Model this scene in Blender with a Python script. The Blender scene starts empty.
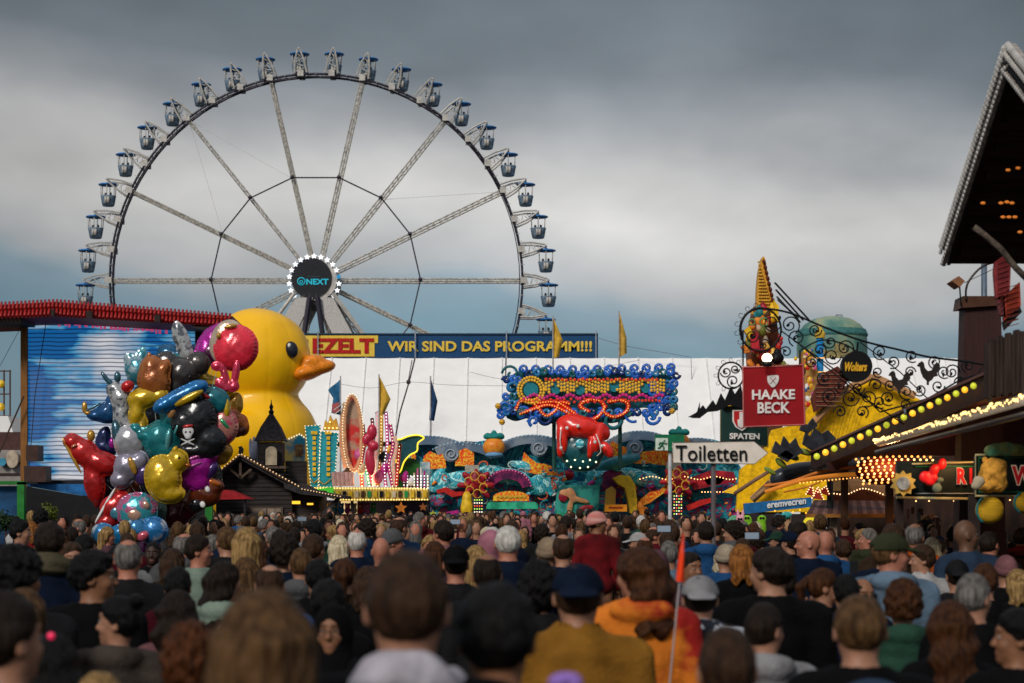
import bpy, math, random
import numpy as np
from mathutils import Vector, Matrix, noise as mnoise
random.seed(7); np.random.seed(7)
R = math.radians
sc = bpy.context.scene
COL = sc.collection

# ---------------------------------------------------------------- camera, world, sun, exposure
F, HZ, CZ = 1991.0, 507.0, 1.93
cam = bpy.data.objects.new('camera', bpy.data.cameras.new('camera')); COL.objects.link(cam)
cam.location = (0, 0, CZ); cam.rotation_euler = (R(90), 0, 0)
cam.data.sensor_width = 36; cam.data.lens = F / 1024 * 36
cam.data.shift_y = (HZ - 341.5) / 1024
cam.data.clip_start = 0.2; cam.data.clip_end = 3000
cam.data.dof.use_dof = True; cam.data.dof.focus_distance = 42; cam.data.dof.aperture_fstop = 3.4
sc.camera = cam
SUN_EL, SUN_AZ = 33, 205            # azimuth, degrees clockwise from +Y (behind the camera, a little left)
world = bpy.data.worlds.new('World'); sc.world = world; world.use_nodes = True
wn = world.node_tree; wn.nodes.clear()
def wnode(t, **k):
    n = wn.nodes.new(t)
    for a, b in k.items(): setattr(n, a, b)
    return n
wout = wnode('ShaderNodeOutputWorld'); wbg = wnode('ShaderNodeBackground'); wbg.inputs[1].default_value = 1.0
wbg2 = wnode('ShaderNodeBackground'); wbg2.inputs[1].default_value = 0.055
sky = wnode('ShaderNodeTexSky', sky_type='NISHITA', sun_disc=False); sky.sun_elevation = R(SUN_EL); sky.sun_rotation = R(SUN_AZ)
wn.links.new(sky.outputs[0], wbg2.inputs[0])
tc = wnode('ShaderNodeTexCoord'); sep = wnode('ShaderNodeSeparateXYZ'); wn.links.new(tc.outputs['Generated'], sep.inputs[0])
mp = wnode('ShaderNodeMapping'); mp.inputs['Scale'].default_value = (3.4, 3.4, 6.5); mp.inputs['Location'].default_value = (3.1, 0.4, 0.9)
wn.links.new(tc.outputs['Generated'], mp.inputs[0])
nz = wnode('ShaderNodeTexNoise'); nz.inputs['Scale'].default_value = 1.25; nz.inputs['Detail'].default_value = 4; nz.inputs['Roughness'].default_value = .5
wn.links.new(mp.outputs[0], nz.inputs[0])
def wmath(op, a, b):
    n = wnode('ShaderNodeMath', operation=op)
    for i, v in enumerate((a, b)):
        if isinstance(v, (int, float)): n.inputs[i].default_value = v
        else: wn.links.new(v, n.inputs[i])
    return n.outputs[0]
zz = wmath('ADD', sep.outputs[2], wmath('MULTIPLY', wmath('SUBTRACT', nz.outputs[0], .5), .10))
zz = wmath('ADD', zz, wmath('MULTIPLY', sep.outputs[0], .05))
ramp = wnode('ShaderNodeValToRGB'); wn.links.new(zz, ramp.inputs[0])
el = ramp.color_ramp.elements
stops = [(0.0, (.20, .30, .36)), (.080, (.17, .28, .35)), (.102, (.23, .32, .38)), (.118, (.44, .45, .46)), (.150, (.66, .645, .62)),
         (.172, (.56, .55, .54)), (.192, (.33, .345, .36)), (.215, (.18, .205, .225)), (.26, (.12, .145, .16)), (.45, (.34, .37, .41)), (1.0, (.60, .63, .68))]
el[0].position = 0; el[0].color = (*stops[0][1], 1); el[1].position = 1; el[1].color = (*stops[-1][1], 1)
for p, c in stops[1:-1]:
    e = el.new(p); e.color = (*c, 1)
nz2 = wnode('ShaderNodeTexNoise'); nz2.inputs['Scale'].default_value = 3.2; nz2.inputs['Detail'].default_value = 7
wn.links.new(mp.outputs[0], nz2.inputs[0])
mx = wnode('ShaderNodeMix', data_type='RGBA', blend_type='MULTIPLY'); mx.inputs[0].default_value = 1
gray = wmath('ADD', wmath('MULTIPLY', nz2.outputs[0], .7), .65)
side = wmath('SUBTRACT', 1.03, wmath('MULTIPLY', wmath('POWER', wmath('ABSOLUTE', wmath('SUBTRACT', sep.outputs[0], .03), 0), 1.5), 2.3)); gray = wmath('MULTIPLY', gray, wmath('MAXIMUM', side, .72))
wn.links.new(ramp.outputs[0], mx.inputs[6]); wn.links.new(gray, mx.inputs[7])
wn.links.new(mx.outputs[2], wbg.inputs[0])
wadd = wnode('ShaderNodeMixShader'); wadd.inputs[0].default_value = .90
wn.links.new(wbg2.outputs[0], wadd.inputs[1]); wn.links.new(wbg.outputs[0], wadd.inputs[2])
wn.links.new(wadd.outputs[0], wout.inputs[0])
sl = bpy.data.lights.new('sun', 'SUN'); sl.energy = 1.9; sl.angle = R(14); sl.color = (1, .95, .88)
so = bpy.data.objects.new('sun', sl); COL.objects.link(so)
_d = Vector((math.sin(R(SUN_AZ)) * math.cos(R(SUN_EL)), math.cos(R(SUN_AZ)) * math.cos(R(SUN_EL)), math.sin(R(SUN_EL))))
so.rotation_euler = (-_d).to_track_quat('-Z', 'Y').to_euler(); so.location = _d * 50
sc.view_settings.view_transform = 'Standard'; sc.view_settings.look = 'None'
sc.view_settings.exposure = .12; sc.view_settings.gamma = 1; sc.view_settings.use_curve_mapping = False
sc.render.engine = 'CYCLES'
sc.cycles.use_denoising = True
sc.cycles.max_bounces = 5; sc.cycles.diffuse_bounces = 2; sc.cycles.glossy_bounces = 2; sc.cycles.transmission_bounces = 2
sc.cycles.sample_clamp_indirect = 3

# ---------------------------------------------------------------- helpers
def W(px, py, Y): return Vector(((px - 512) / F * Y, Y, CZ + (HZ - py) / F * Y))
def srgb(h):
    h = h.lstrip('#'); v = [int(h[i:i+2], 16) / 255 for i in (0, 2, 4)]
    return tuple(x / 12.92 if x <= .04045 else ((x + .055) / 1.055) ** 2.4 for x in v)
MATS = {}
def M(name, col=(.5, .5, .5), rough=.6, metal=0, var=.18, scale=6, bump=0, bscale=40, emit=0, ecol=None, col2=None, stretch=None, coat=0, detail=4, contrast=None, spec=None):
    """one procedural material: base colour broken up by noise, optional second colour, bump and glow"""
    if name in MATS: return MATS[name]
    if isinstance(col, str): col = srgb(col)
    if isinstance(col2, str): col2 = srgb(col2)
    m = bpy.data.materials.new(name); m.use_nodes = True; nt = m.node_tree
    b = nt.nodes['Principled BSDF']; L = nt.links.new
    tcn = nt.nodes.new('ShaderNodeTexCoord'); vec = tcn.outputs['Object']
    if stretch:
        mpn = nt.nodes.new('ShaderNodeMapping'); mpn.inputs['Scale'].default_value = stretch; L(vec, mpn.inputs[0]); vec = mpn.outputs[0]
    n = nt.nodes.new('ShaderNodeTexNoise'); n.inputs['Scale'].default_value = scale; n.inputs['Detail'].default_value = detail; L(vec, n.inputs[0])
    r = nt.nodes.new('ShaderNodeValToRGB'); L(n.outputs[0], r.inputs[0])
    if col2 is None:
        c0 = tuple(max(0, c * (1 - var * 1.6)) for c in col); c1 = tuple(c * (1 + var) for c in col)
    else: c0, c1 = col, col2
    lo, hi = contrast or (.3, .7)
    r.color_ramp.elements[0].position = lo; r.color_ramp.elements[0].color = (*c0, 1)
    r.color_ramp.elements[1].position = hi; r.color_ramp.elements[1].color = (*c1, 1)
    L(r.outputs[0], b.inputs['Base Color'])
    b.inputs['Roughness'].default_value = rough; b.inputs['Metallic'].default_value = metal
    b.inputs['Specular IOR Level'].default_value = spec if spec is not None else (.18 if rough >= .5 else .28 if rough >= .4 else .5)
    b.inputs['Coat Weight'].default_value = coat; b.inputs['Coat Roughness'].default_value = .1
    if bump:
        n2 = nt.nodes.new('ShaderNodeTexNoise'); n2.inputs['Scale'].default_value = bscale; n2.inputs['Detail'].default_value = 3; L(vec, n2.inputs[0])
        bp = nt.nodes.new('ShaderNodeBump'); bp.inputs['Strength'].default_value = bump; bp.inputs['Distance'].default_value = .02
        L(n2.outputs[0], bp.inputs['Height']); L(bp.outputs[0], b.inputs['Normal'])
    if emit:
        b.inputs['Emission Color'].default_value = (*(ecol or col), 1); b.inputs['Emission Strength'].default_value = emit
        m.cycles.emission_sampling = 'NONE'
    MATS[name] = m; return m

LOC = {}
def setp(o, label=None, cat=None, group=None, kind=None):
    if label: o['label'] = label
    if cat: o['category'] = cat
    if group: o['group'] = group
    if kind: o['kind'] = kind
    return o
def thing(name, label, cat, loc, group=None):
    o = bpy.data.objects.new(name, None); COL.objects.link(o); o.location = loc; o.empty_display_size = .2
    LOC[o] = Vector(loc); return setp(o, label, cat, group)

class MB:
    def __init__(s): s.v = []; s.f = []; s.m = []; s.mi = 0
    def add(s, vs, fs):
        k = len(s.v); s.v += [tuple(p) for p in vs]
        for f in fs: s.f.append([i + k for i in f]); s.m.append(s.mi)
        return s
    def box(s, a, b):
        (x0, y0, z0), (x1, y1, z1) = a, b
        if x0 > x1: x0, x1 = x1, x0
        if y0 > y1: y0, y1 = y1, y0
        if z0 > z1: z0, z1 = z1, z0
        return s.add([(x0,y0,z0),(x1,y0,z0),(x1,y1,z0),(x0,y1,z0),(x0,y0,z1),(x1,y0,z1),(x1,y1,z1),(x0,y1,z1)],
                     [(0,3,2,1),(4,5,6,7),(0,1,5,4),(1,2,6,5),(2,3,7,6),(3,0,4,7)])
    def pbox(s, x0, y0, x1, y1, Y, d=.1):
        """box whose front face fills a picture rectangle at distance Y, d metres deep"""
        a = W(x0, y1, Y); b = W(x1, y0, Y); return s.box(a, (b.x, Y + d, b.z))
    def prism(s, pts, Y, d=.1):
        """picture polygon at distance Y extruded d metres away"""
        P = [W(x, y, Y) for x, y in pts]; ar = sum(P[i].x * P[(i+1) % len(P)].z - P[(i+1) % len(P)].x * P[i].z for i in range(len(P)))
        if ar < 0: P = P[::-1]
        n = len(P); vs = [tuple(p) for p in P] + [(p.x, p.y + d, p.z) for p in P]
        return s.add(vs, [tuple(range(n)), tuple(range(2*n-1, n-1, -1))] + [(i, i+n, (i+1) % n + n, (i+1) % n) for i in range(n)])
    def wprism(s, P, axis, d):
        """world polygon extruded along a vector"""
        n = len(P); a = Vector(axis) * d; vs = [tuple(p) for p in P] + [tuple(Vector(p) + a) for p in P]
        return s.add(vs, [tuple(range(n)), tuple(range(2*n-1, n-1, -1))] + [(i, i+n, (i+1) % n + n, (i+1) % n) for i in range(n)])
    def tube(s, pts, r, seg=6, cap=True, closed=False):
        pts = [Vector(p) for p in pts]; n = len(pts); k = len(s.v); up = None
        if n < 2: return s
        rs = r if isinstance(r, (list, tuple)) else [r] * n
        for i, p in enumerate(pts):
            if closed: t = pts[(i+1) % n] - pts[i-1]
            else: t = pts[min(i+1, n-1)] - pts[max(i-1, 0)]
            if t.length < 1e-9: t = Vector((0, 0, 1))
            t.normalize()
            if up is None: up = t.orthogonal().normalized()
            up = (up - t * up.dot(t)); up = up.normalized() if up.length > 1e-6 else t.orthogonal().normalized()
            w = t.cross(up)
            for j in range(seg):
                a = 2 * math.pi * j / seg; s.v.append(tuple(p + (up * math.cos(a) + w * math.sin(a)) * rs[i]))
        for i in range(n if closed else n - 1):
            for j in range(seg):
                a = k + i*seg; b = k + ((i+1) % n)*seg; s.f.append([a+j, a+(j+1) % seg, b+(j+1) % seg, b+j]); s.m.append(s.mi)
        if cap and not closed:
            s.f.append([k+j for j in range(seg)][::-1]); s.m.append(s.mi); s.f.append([k+(n-1)*seg+j for j in range(seg)]); s.m.append(s.mi)
        return s
    def ptube(s, pts, Y, rpx, seg=6, closed=False):
        return s.tube([W(x, y, Y) for x, y in pts], rpx * Y / F, seg, True, closed)
    def ball(s, c, r, seg=8, rings=5):
        rx, ry, rz = (r, r, r) if isinstance(r, (int, float)) else r
        vs = [(c[0], c[1], c[2]+rz)]
        for i in range(1, rings):
            a = math.pi*i/rings
            for j in range(seg):
                b = 2*math.pi*j/seg; vs.append((c[0]+rx*math.sin(a)*math.cos(b), c[1]+ry*math.sin(a)*math.sin(b), c[2]+rz*math.cos(a)))
        vs.append((c[0], c[1], c[2]-rz)); e = len(vs)-1; fs = [(0, 1+j, 1+(j+1) % seg) for j in range(seg)]
        for i in range(rings-2):
            for j in range(seg):
                a = 1+i*seg; fs.append((a+j, a+seg+j, a+seg+(j+1) % seg, a+(j+1) % seg))
        a = 1+(rings-2)*seg; fs += [(e, a+(j+1) % seg, a+j) for j in range(seg)]
        return s.add(vs, fs)
    def lathe(s, c, prof, seg=20):
        """(radius, height) profile turned about the vertical through c"""
        vs = [(c[0]+r*math.cos(2*math.pi*j/seg), c[1]+r*math.sin(2*math.pi*j/seg), c[2]+z) for r, z in prof for j in range(seg)]
        fs = [(i*seg+j, i*seg+(j+1) % seg, (i+1)*seg+(j+1) % seg, (i+1)*seg+j) for i in range(len(prof)-1) for j in range(seg)]
        fs += [tuple(range(seg))[::-1], tuple((len(prof)-1)*seg+j for j in range(seg))]
        return s.add(vs, fs)
    def disc(s, px, py, rpx, Y, d=.1, seg=28):
        return s.prism([(px+rpx*math.cos(2*math.pi*i/seg), py+rpx*math.sin(2*math.pi*i/seg)) for i in range(seg)], Y, d)
    def build(s, name, mat, parent=None, smooth=False):
        me = bpy.data.meshes.new(name); v = np.array(s.v, dtype=float)
        if parent is None: org = Vector(((v[:,0].min()+v[:,0].max())/2, (v[:,1].min()+v[:,1].max())/2, v[:,2].min()))
        else: org = LOC[parent]
        me.from_pydata([tuple(p) for p in (v - np.array(org))], [], s.f)
        for m in (mat if isinstance(mat, list) else [mat]): me.materials.append(m)
        if max(s.m, default=0) > 0: me.polygons.foreach_set('material_index', s.m)
        if smooth: me.shade_smooth()
        me.update(); o = bpy.data.objects.new(name, me); COL.objects.link(o)
        if parent is None: o.location = org
        else: o.parent = parent
        LOC[o] = org; return o

def text(txt, x0, y0, x1, y1, Y, mat, parent, name='lettering', bold=.02, ext=.012, slant=0, dy=0, vert=False):
    """letters fitted into a picture rectangle at distance Y; dy tilts the line (pixels risen over its length)"""
    cu = bpy.data.curves.new(name, 'FONT'); cu.body = txt; cu.size = 1; cu.offset = bold; cu.extrude = .01; cu.resolution_u = 3
    cu.shear = slant; cu.align_x = 'CENTER'
    if vert: cu.space_line = .85
    t = bpy.data.objects.new(name, cu); COL.objects.link(t)
    me = bpy.data.meshes.new_from_object(t.evaluated_get(bpy.context.evaluated_depsgraph_get()))
    bpy.data.objects.remove(t); bpy.data.curves.remove(cu)
    n = len(me.vertices); v = np.empty(n*3); me.vertices.foreach_get('co', v); v = v.reshape(-1, 3)
    u = (v[:,0]-v[:,0].min())/(np.ptp(v[:,0])+1e-9); w = (v[:,1]-v[:,1].min())/(np.ptp(v[:,1])+1e-9); d = (v[:,2] > 0)
    px = x0+(x1-x0)*u; py = y1+(y0-y1)*w - dy*u
    out = np.stack([(px-512)/F*Y, np.where(d, Y-ext, Y+.004), CZ+(HZ-py)/F*Y], 1) - np.array(LOC[parent])
    me.vertices.foreach_set('co', out.ravel()); me.materials.clear(); me.materials.append(mat); me.name = name; me.update()
    o = bpy.data.objects.new(name, me); COL.objects.link(o); o.parent = parent; LOC[o] = LOC[parent]; return o

# signed distance modelling -> surface nets
def surfnet(fn, xs, ys, zs):
    xs, ys, zs = [np.asarray(a, dtype=np.float64) for a in (xs, ys, zs)]
    X, Yg, Z = np.meshgrid(xs, ys, zs, indexing='ij'); V = fn(X, Yg, Z)
    V[0], V[-1], V[:, 0], V[:, -1], V[:, :, 0], V[:, :, -1] = [np.maximum(a, 1e-3) for a in (V[0], V[-1], V[:, 0], V[:, -1], V[:, :, 0], V[:, :, -1])]
    ins = V < 0
    nx, ny, nz_ = [a-1 for a in V.shape]
    def cor(A, i, j, k): return A[i:i+nx, j:j+ny, k:k+nz_]
    cs = [(i, j, k) for i in (0, 1) for j in (0, 1) for k in (0, 1)]
    cnt = sum(cor(ins, *c).astype(np.int8) for c in cs); mixed = (cnt > 0) & (cnt < 8)
    I, J, K = np.nonzero(mixed); idx = -np.ones(mixed.shape, dtype=np.int64); idx[I, J, K] = np.arange(len(I))
    acc = np.zeros((len(I), 3)); num = np.zeros(len(I))
    P = (xs, ys, zs)
    for a in cs:
        for ax in range(3):
            if a[ax]: continue
            b = list(a); b[ax] = 1
            va = V[I+a[0], J+a[1], K+a[2]]; vb = V[I+b[0], J+b[1], K+b[2]]; cr = (va < 0) != (vb < 0)
            t = np.where(cr, va/(va-vb+1e-12), 0)
            pa = np.stack([xs[I+a[0]], ys[J+a[1]], zs[K+a[2]]], 1); pb = np.stack([xs[I+b[0]], ys[J+b[1]], zs[K+b[2]]], 1)
            acc += np.where(cr[:, None], pa+(pb-pa)*t[:, None], 0); num += cr
    verts = acc/num[:, None]; quads = []
    for ax in range(3):
        sl = [slice(None)]*3; sl2 = [slice(None)]*3; sl[ax] = slice(0, -1); sl2[ax] = slice(1, None)
        A = ins[tuple(sl)]; B = ins[tuple(sl2)]; ch = A != B
        g = list(np.nonzero(ch)); o1, o2 = [(1, 2), (2, 0), (0, 1)][ax]
        ok = (g[o1] > 0) & (g[o2] > 0) & (g[o1] < V.shape[o1]-1) & (g[o2] < V.shape[o2]-1); g = [q[ok] for q in g]
        def cell(d1, d2):
            c = [q.copy() for q in g]; c[o1] -= d1; c[o2] -= d2; return idx[c[0], c[1], c[2]]
        q = np.stack([cell(1, 1), cell(0, 1), cell(0, 0), cell(1, 0)], 1); inA = A[g[0], g[1], g[2]]
        q[~inA] = q[~inA][:, ::-1]; quads.append(q)
    quads = np.concatenate(quads); quads = quads[(quads >= 0).all(1)]
    return verts, quads
def ell(x, y, z, c, r):
    a, b, d = (x-c[0]), (y-c[1]), (z-c[2])
    k0 = np.sqrt((a/r[0])**2+(b/r[1])**2+(d/r[2])**2)+1e-9; k1 = np.sqrt((a/r[0]**2)**2+(b/r[1]**2)**2+(d/r[2]**2)**2)+1e-9
    return k0*(k0-1)/k1
def cone(x, y, z, a, b, r1, r2):
    a = np.array(a); b = np.array(b); ba = b-a; L2 = float(ba@ba)
    t = np.clip(((x-a[0])*ba[0]+(y-a[1])*ba[1]+(z-a[2])*ba[2])/L2, 0, 1)
    return np.sqrt((x-a[0]-ba[0]*t)**2+(y-a[1]-ba[1]*t)**2+(z-a[2]-ba[2]*t)**2)-(r1+(r2-r1)*t)
def smin(a, b, k):
    h = np.clip(.5+.5*(b-a)/k, 0, 1); return b+(a-b)*h-k*h*(1-h)
def wob(x, y, z, f, s=0):
    return (np.sin(f*x+1.3*s+1.7*np.sin(f*.6*z+s))*np.sin(f*1.1*y+.7*s)+np.sin(f*.9*z+2.1*s+1.5*np.sin(f*.7*x)))*.5
def net_mesh(name, fn, xs, ys, zs, mats):
    v, q = surfnet(fn, xs, ys, zs); me = bpy.data.meshes.new(name)
    me.from_pydata(v.tolist(), [], q.tolist())
    for m in mats: me.materials.append(m)
    me.shade_smooth(); me.update(); return me
def blobs(name, Y, items, mat, parent=None, k=3.0, res=1.3, ripple=0, crimp=False):
    """soft solid from picture-space ellipses (px, py, rx, ry, angle, rdepth[, depth offset]) at distance Y; a real volume of its own thickness"""
    s = Y / F; xs = [i[0] for i in items]; ys = [i[1] for i in items]; mr = [max(i[2], i[3]) for i in items]
    x0 = min(a-b for a, b in zip(xs, mr))-4; x1 = max(a+b for a, b in zip(xs, mr))+4
    y0 = min(a-b for a, b in zip(ys, mr))-3; y1 = max(a+b for a, b in zip(ys, mr))+3
    dep = max((i[5] if len(i) > 5 else min(i[2], i[3]))+abs(i[6] if len(i) > 6 else 0) for i in items)+3
    gx = np.arange(x0, x1, res); gy = np.arange(-dep, dep, res); gz = np.arange(-y1, -y0, res)
    def fn(X, D, Z):
        out = None
        for it in items:
            cx, cy, rx, ry = it[:4]; ang = R(it[4] if len(it) > 4 else 0); rd = it[5] if len(it) > 5 else min(rx, ry); od = it[6] if len(it) > 6 else 0
            u = (X-cx); v = (Z+cy); uu = u*math.cos(ang)+v*math.sin(ang); vv = -u*math.sin(ang)+v*math.cos(ang)
            e = ell(uu, D-od, vv, (0, 0, 0), (rx, rd, ry))
            if crimp:
                rho = (uu/rx)**2+(vv/ry)**2; e = e+.55*np.sin(np.arctan2(vv/ry, uu/rx)*(13+int(rx)))*np.clip(rho-.25, 0, 1)*np.clip(1-np.abs(D-od)/(rd+.1), 0, 1)
            out = e if out is None else smin(out, e, k)
        if crimp:
            fl = None
            for it in items:
                cx, cy, rx, ry = it[:4]; ang = R(it[4] if len(it) > 4 else 0); od = it[6] if len(it) > 6 else 0; u = (X-cx); v = (Z+cy); uu = u*math.cos(ang)+v*math.sin(ang); vv = -u*math.sin(ang)+v*math.cos(ang)
                f = np.maximum(ell(uu, 0*D, vv, (0, 0, 0), (rx+1.7, 1, ry+1.7)), np.abs(D-od)-.75); fl = f if fl is None else smin(fl, f, k)
            out = np.minimum(out, fl)
        if ripple: out = out+ripple*wob(X, D, Z, .55, cx)
        return out
    v, q = surfnet(fn, gx, gy, gz)
    wv = np.stack([(v[:,0]-512)*s, Y+v[:,1]*s, CZ+(HZ+v[:,2])*s], 1)
    org = LOC[parent] if parent is not None else Vector((wv[:,0].mean(), Y, wv[:,2].min()))
    me = bpy.data.meshes.new(name); me.from_pydata((wv-np.array(org)).tolist(), [], q.tolist()); me.materials.append(mat); me.shade_smooth(); me.update()
    o = bpy.data.objects.new(name, me); COL.objects.link(o)
    if parent is not None: o.parent = parent
    else: o.location = org
    LOC[o] = org; return o
def spiral(cx, cy, r0, r1, a0, turns, n=26):
    return [(cx+(r0+(r1-r0)*i/n)*math.cos(a0+turns*2*math.pi*i/n), cy+(r0+(r1-r0)*i/n)*math.sin(a0+turns*2*math.pi*i/n)) for i in range(n+1)]
def lerp2(a, b, t): return (a[0]+(b[0]-a[0])*t, a[1]+(b[1]-a[1])*t)
def along(pts, step):
    """points every step pixels along a polyline"""
    out = []; acc = 0
    for a, b in zip(pts, pts[1:]):
        L = math.dist(a, b); t = acc
        while t < L: out.append(lerp2(a, b, t/L)); t += step
        acc = t-L
    return out
def smooth_path(pts, n=6):
    out = []
    P = [pts[0]]+list(pts)+[pts[-1]]
    for i in range(1, len(P)-2):
        for j in range(n):
            t = j/n; a, b, c, d = P[i-1], P[i], P[i+1], P[i+2]
            out.append(tuple(.5*((2*b[k])+(-a[k]+c[k])*t+(2*a[k]-5*b[k]+4*c[k]-d[k])*t*t+(-a[k]+3*b[k]-3*c[k]+d[k])*t**3) for k in range(len(a))))
    out.append(tuple(pts[-1])); return out

def mural(name, cols, scale=1.2, warp=3.5, rough=.45, stretch=None):
    """hand painted swirls: warped noise cut into flat colour areas"""
    m = bpy.data.materials.new(name); m.use_nodes = True; nt = m.node_tree; b = nt.nodes['Principled BSDF']; L = nt.links.new
    tcn = nt.nodes.new('ShaderNodeTexCoord'); mp_ = nt.nodes.new('ShaderNodeMapping'); mp_.inputs['Scale'].default_value = stretch or (1, 1, 1); L(tcn.outputs['Object'], mp_.inputs[0])
    n = nt.nodes.new('ShaderNodeTexNoise'); n.inputs['Scale'].default_value = scale; n.inputs['Detail'].default_value = 2.5; n.inputs['Distortion'].default_value = warp; L(mp_.outputs[0], n.inputs[0])
    r = nt.nodes.new('ShaderNodeValToRGB'); L(n.outputs[0], r.inputs[0]); r.color_ramp.interpolation = 'EASE'; e = r.color_ramp.elements; k = len(cols); e[0].position = .28; e[0].color = (*cols[0], 1); e[1].position = .72; e[1].color = (*cols[-1], 1)
    for i in range(1, k-1): q = e.new(.28+.44*i/(k-1)); q.color = (*[min(1, v*1.5) for v in cols[i]], 1)
    n2 = nt.nodes.new('ShaderNodeTexNoise'); n2.inputs['Scale'].default_value = scale*4; n2.inputs['Detail'].default_value = 5; L(mp_.outputs[0], n2.inputs[0])
    x = nt.nodes.new('ShaderNodeMix'); x.data_type = 'RGBA'; x.blend_type = 'OVERLAY'; x.inputs[0].default_value = .75; L(r.outputs[0], x.inputs[6]); L(n2.outputs[0], x.inputs[7]); L(x.outputs[2], b.inputs['Base Color'])
    b.inputs['Roughness'].default_value = rough; b.inputs['Specular IOR Level'].default_value = .2; MATS[name] = m; return m
# ---------------------------------------------------------------- materials used by the fairground
black = M('black paint', (.008, .008, .009), .5); dark = M('dark steel', (.03, .03, .035), .45, .4)
white = M('white lacquer', (.75, .74, .72), .5, var=.06); cream = M('cream paint', (.72, .58, .36), .5)
pale = M('pale galvanised steel', (.50, .47, .43), .55, .15, var=.15, scale=3)
red = M('red paint', (.55, .02, .015), .4); orange = M('orange paint', (.75, .22, .02), .45); yellow = M('yellow paint', (.85, .52, .02), .4)
teal = M('teal paint', (.02, .2, .22), .45); blue = M('blue paint', (.02, .12, .4), .45); navy = M('navy paint', (.01, .05, .17), .5)
green = M('green paint', (.03, .32, .08), .5); pink = M('pink paint', (.6, .12, .3), .5); magenta = M('magenta paint', (.45, .02, .22), .4)
grey = M('grey paint', (.17, .2, .25), .5); brown = M('brown timber', (.1, .045, .022), .7, stretch=(1, 1, 12), scale=5, bump=.4)
wood = M('weathered dark timber', (.045, .036, .034), .7, stretch=(.6, .6, 14), scale=3, bump=.6, var=.35)
redwood = M('red brown timber', (.075, .022, .014), .6, stretch=(8, 8, 1), scale=3, bump=.3)
iron = M('wrought iron', (.008, .008, .01), .5, .3)
bulb_w = M('warm bulb', (1, .62, .25), .4, emit=2.6, ecol=(1, .55, .2), var=0); bulb_y = M('yellow bulb', (1, .6, .05), .3, emit=1.0, ecol=(1, .42, .02), var=0)
bulb_g = M('green bulb', (.55, .55, .04), .3, emit=.6, ecol=(.60, .62, .03), var=0); bulb_o = M('orange bulb', (1, .4, .1), .4, emit=2.2, ecol=(1, .36, .07), var=0)
bulb_c = M('cool bulb', (1, 1, 1), .3, emit=1.5, ecol=(.95, .97, 1), var=0)

# ---------------------------------------------------------------- ground
asphalt = M('asphalt', (.05, .048, .046), .85, scale=2, bump=.3, bscale=60, var=.25)
g = MB(); g.add([(-900, -60, 0), (900, -60, 0), (900, 1500, 0), (-900, 1500, 0)], [(0, 1, 2, 3)])
setp(g.build('ground', asphalt), 'grey asphalt fairground under the crowd', 'ground', kind='structure')

# ---------------------------------------------------------------- ferris wheel
WY = 200.0; ps = WY / F; HUB = W(317, 281, WY)
wheel = thing('ferris_wheel', 'giant white ferris wheel with dark rim towering behind the tent', 'ferris wheel', (HUB.x, WY, 0))
rimdark = M('dark wheel rim', (.035, .03, .045), .4, .3); spokem = M('pale spoke lattice', (.46, .43, .38), .5, .1, var=.35, scale=4)
gblue = M('gondola blue', (.20, .28, .37), .45, var=.5, scale=3); gshade = M('gondola grey panel', (.2, .2, .21), .5); groof = M('gondola roof blue', (.05, .22, .55), .5)
def circ(r, y, n=84): return [HUB+Vector((r*math.cos(2*math.pi*i/n), y, r*math.sin(2*math.pi*i/n))) for i in range(n)]
RR = 205.5*ps
m = MB()
for y in (-.8, .8): m.tube(circ(RR, y), .115, 6, closed=True)
m.tube(circ(RR-.28, -1.0), .05, 5, closed=True)
rim = m.build('rim', rimdark, wheel, True)
m = MB()
for i in range(84):
    a = 2*math.pi*i/84; p = HUB+Vector((math.cos(a), 0, math.sin(a)))*RR; m.tube([p+Vector((0, -1, 0)), p+Vector((0, 1, 0))], .05, 5)
    a2 = 2*math.pi*(i+1)/84; p2 = HUB+Vector((math.cos(a2), 0, math.sin(a2)))*RR; m.tube([p+Vector((0, -1, 0)), p2+Vector((0, 1, 0))], .035, 4)
m.build('rim_bracing', pale, rim)
m = MB(); n = 168
for i in range(n):
    a = 2*math.pi*i/n; p = HUB+Vector((math.cos(a)*(RR+.22), -1.0, math.sin(a)*(RR+.22))); m.ball(p, .055, 5, 3)
m.build('rim_lights', pale, rim)
for k in range(14):
    a = R(12.857+k*25.714); d = Vector((math.sin(a), 0, math.cos(a))); t = Vector((math.cos(a), 0, -math.sin(a)))
    m = MB()
    for y, sy in ((-.8, -.9), (.8, .9)):
        for w in (-.12, .12): m.tube([HUB+d*1.9+Vector((0, sy, 0))+t*w*1.1, HUB+d*(RR-.1)+Vector((0, y, 0))+t*w], .08, 5)
        for q in range(26):
            r0 = 2+(RR-2.1)*q/26; r1 = 2+(RR-2.1)*(q+1)/26; yy = sy+(y-sy)*q/26; s_ = .12 if q % 2 else -.12
            m.tube([HUB+d*r0+t*s_+Vector((0, yy, 0)), HUB+d*r1-t*s_+Vector((0, yy, 0))], .045, 4)
    m.build('spoke', spokem, wheel)
m = MB(); r_ = 104*ps
for k in range(14):
    a, b = R(12.857+k*25.714), R(12.857+(k+1)*25.714)
    for y in (-1.2,):
        p, q = HUB+Vector((math.sin(a)*r_, y, math.cos(a)*r_)), HUB+Vector((math.sin(b)*r_, y, math.cos(b)*r_)); m.tube([p, q], .075, 5)
    m.ball(HUB+Vector((math.sin(a)*r_, -1.5, math.cos(a)*r_)), .22, 6, 4)
m.build('tie_ring', rimdark, wheel)
m = MB()
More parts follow.
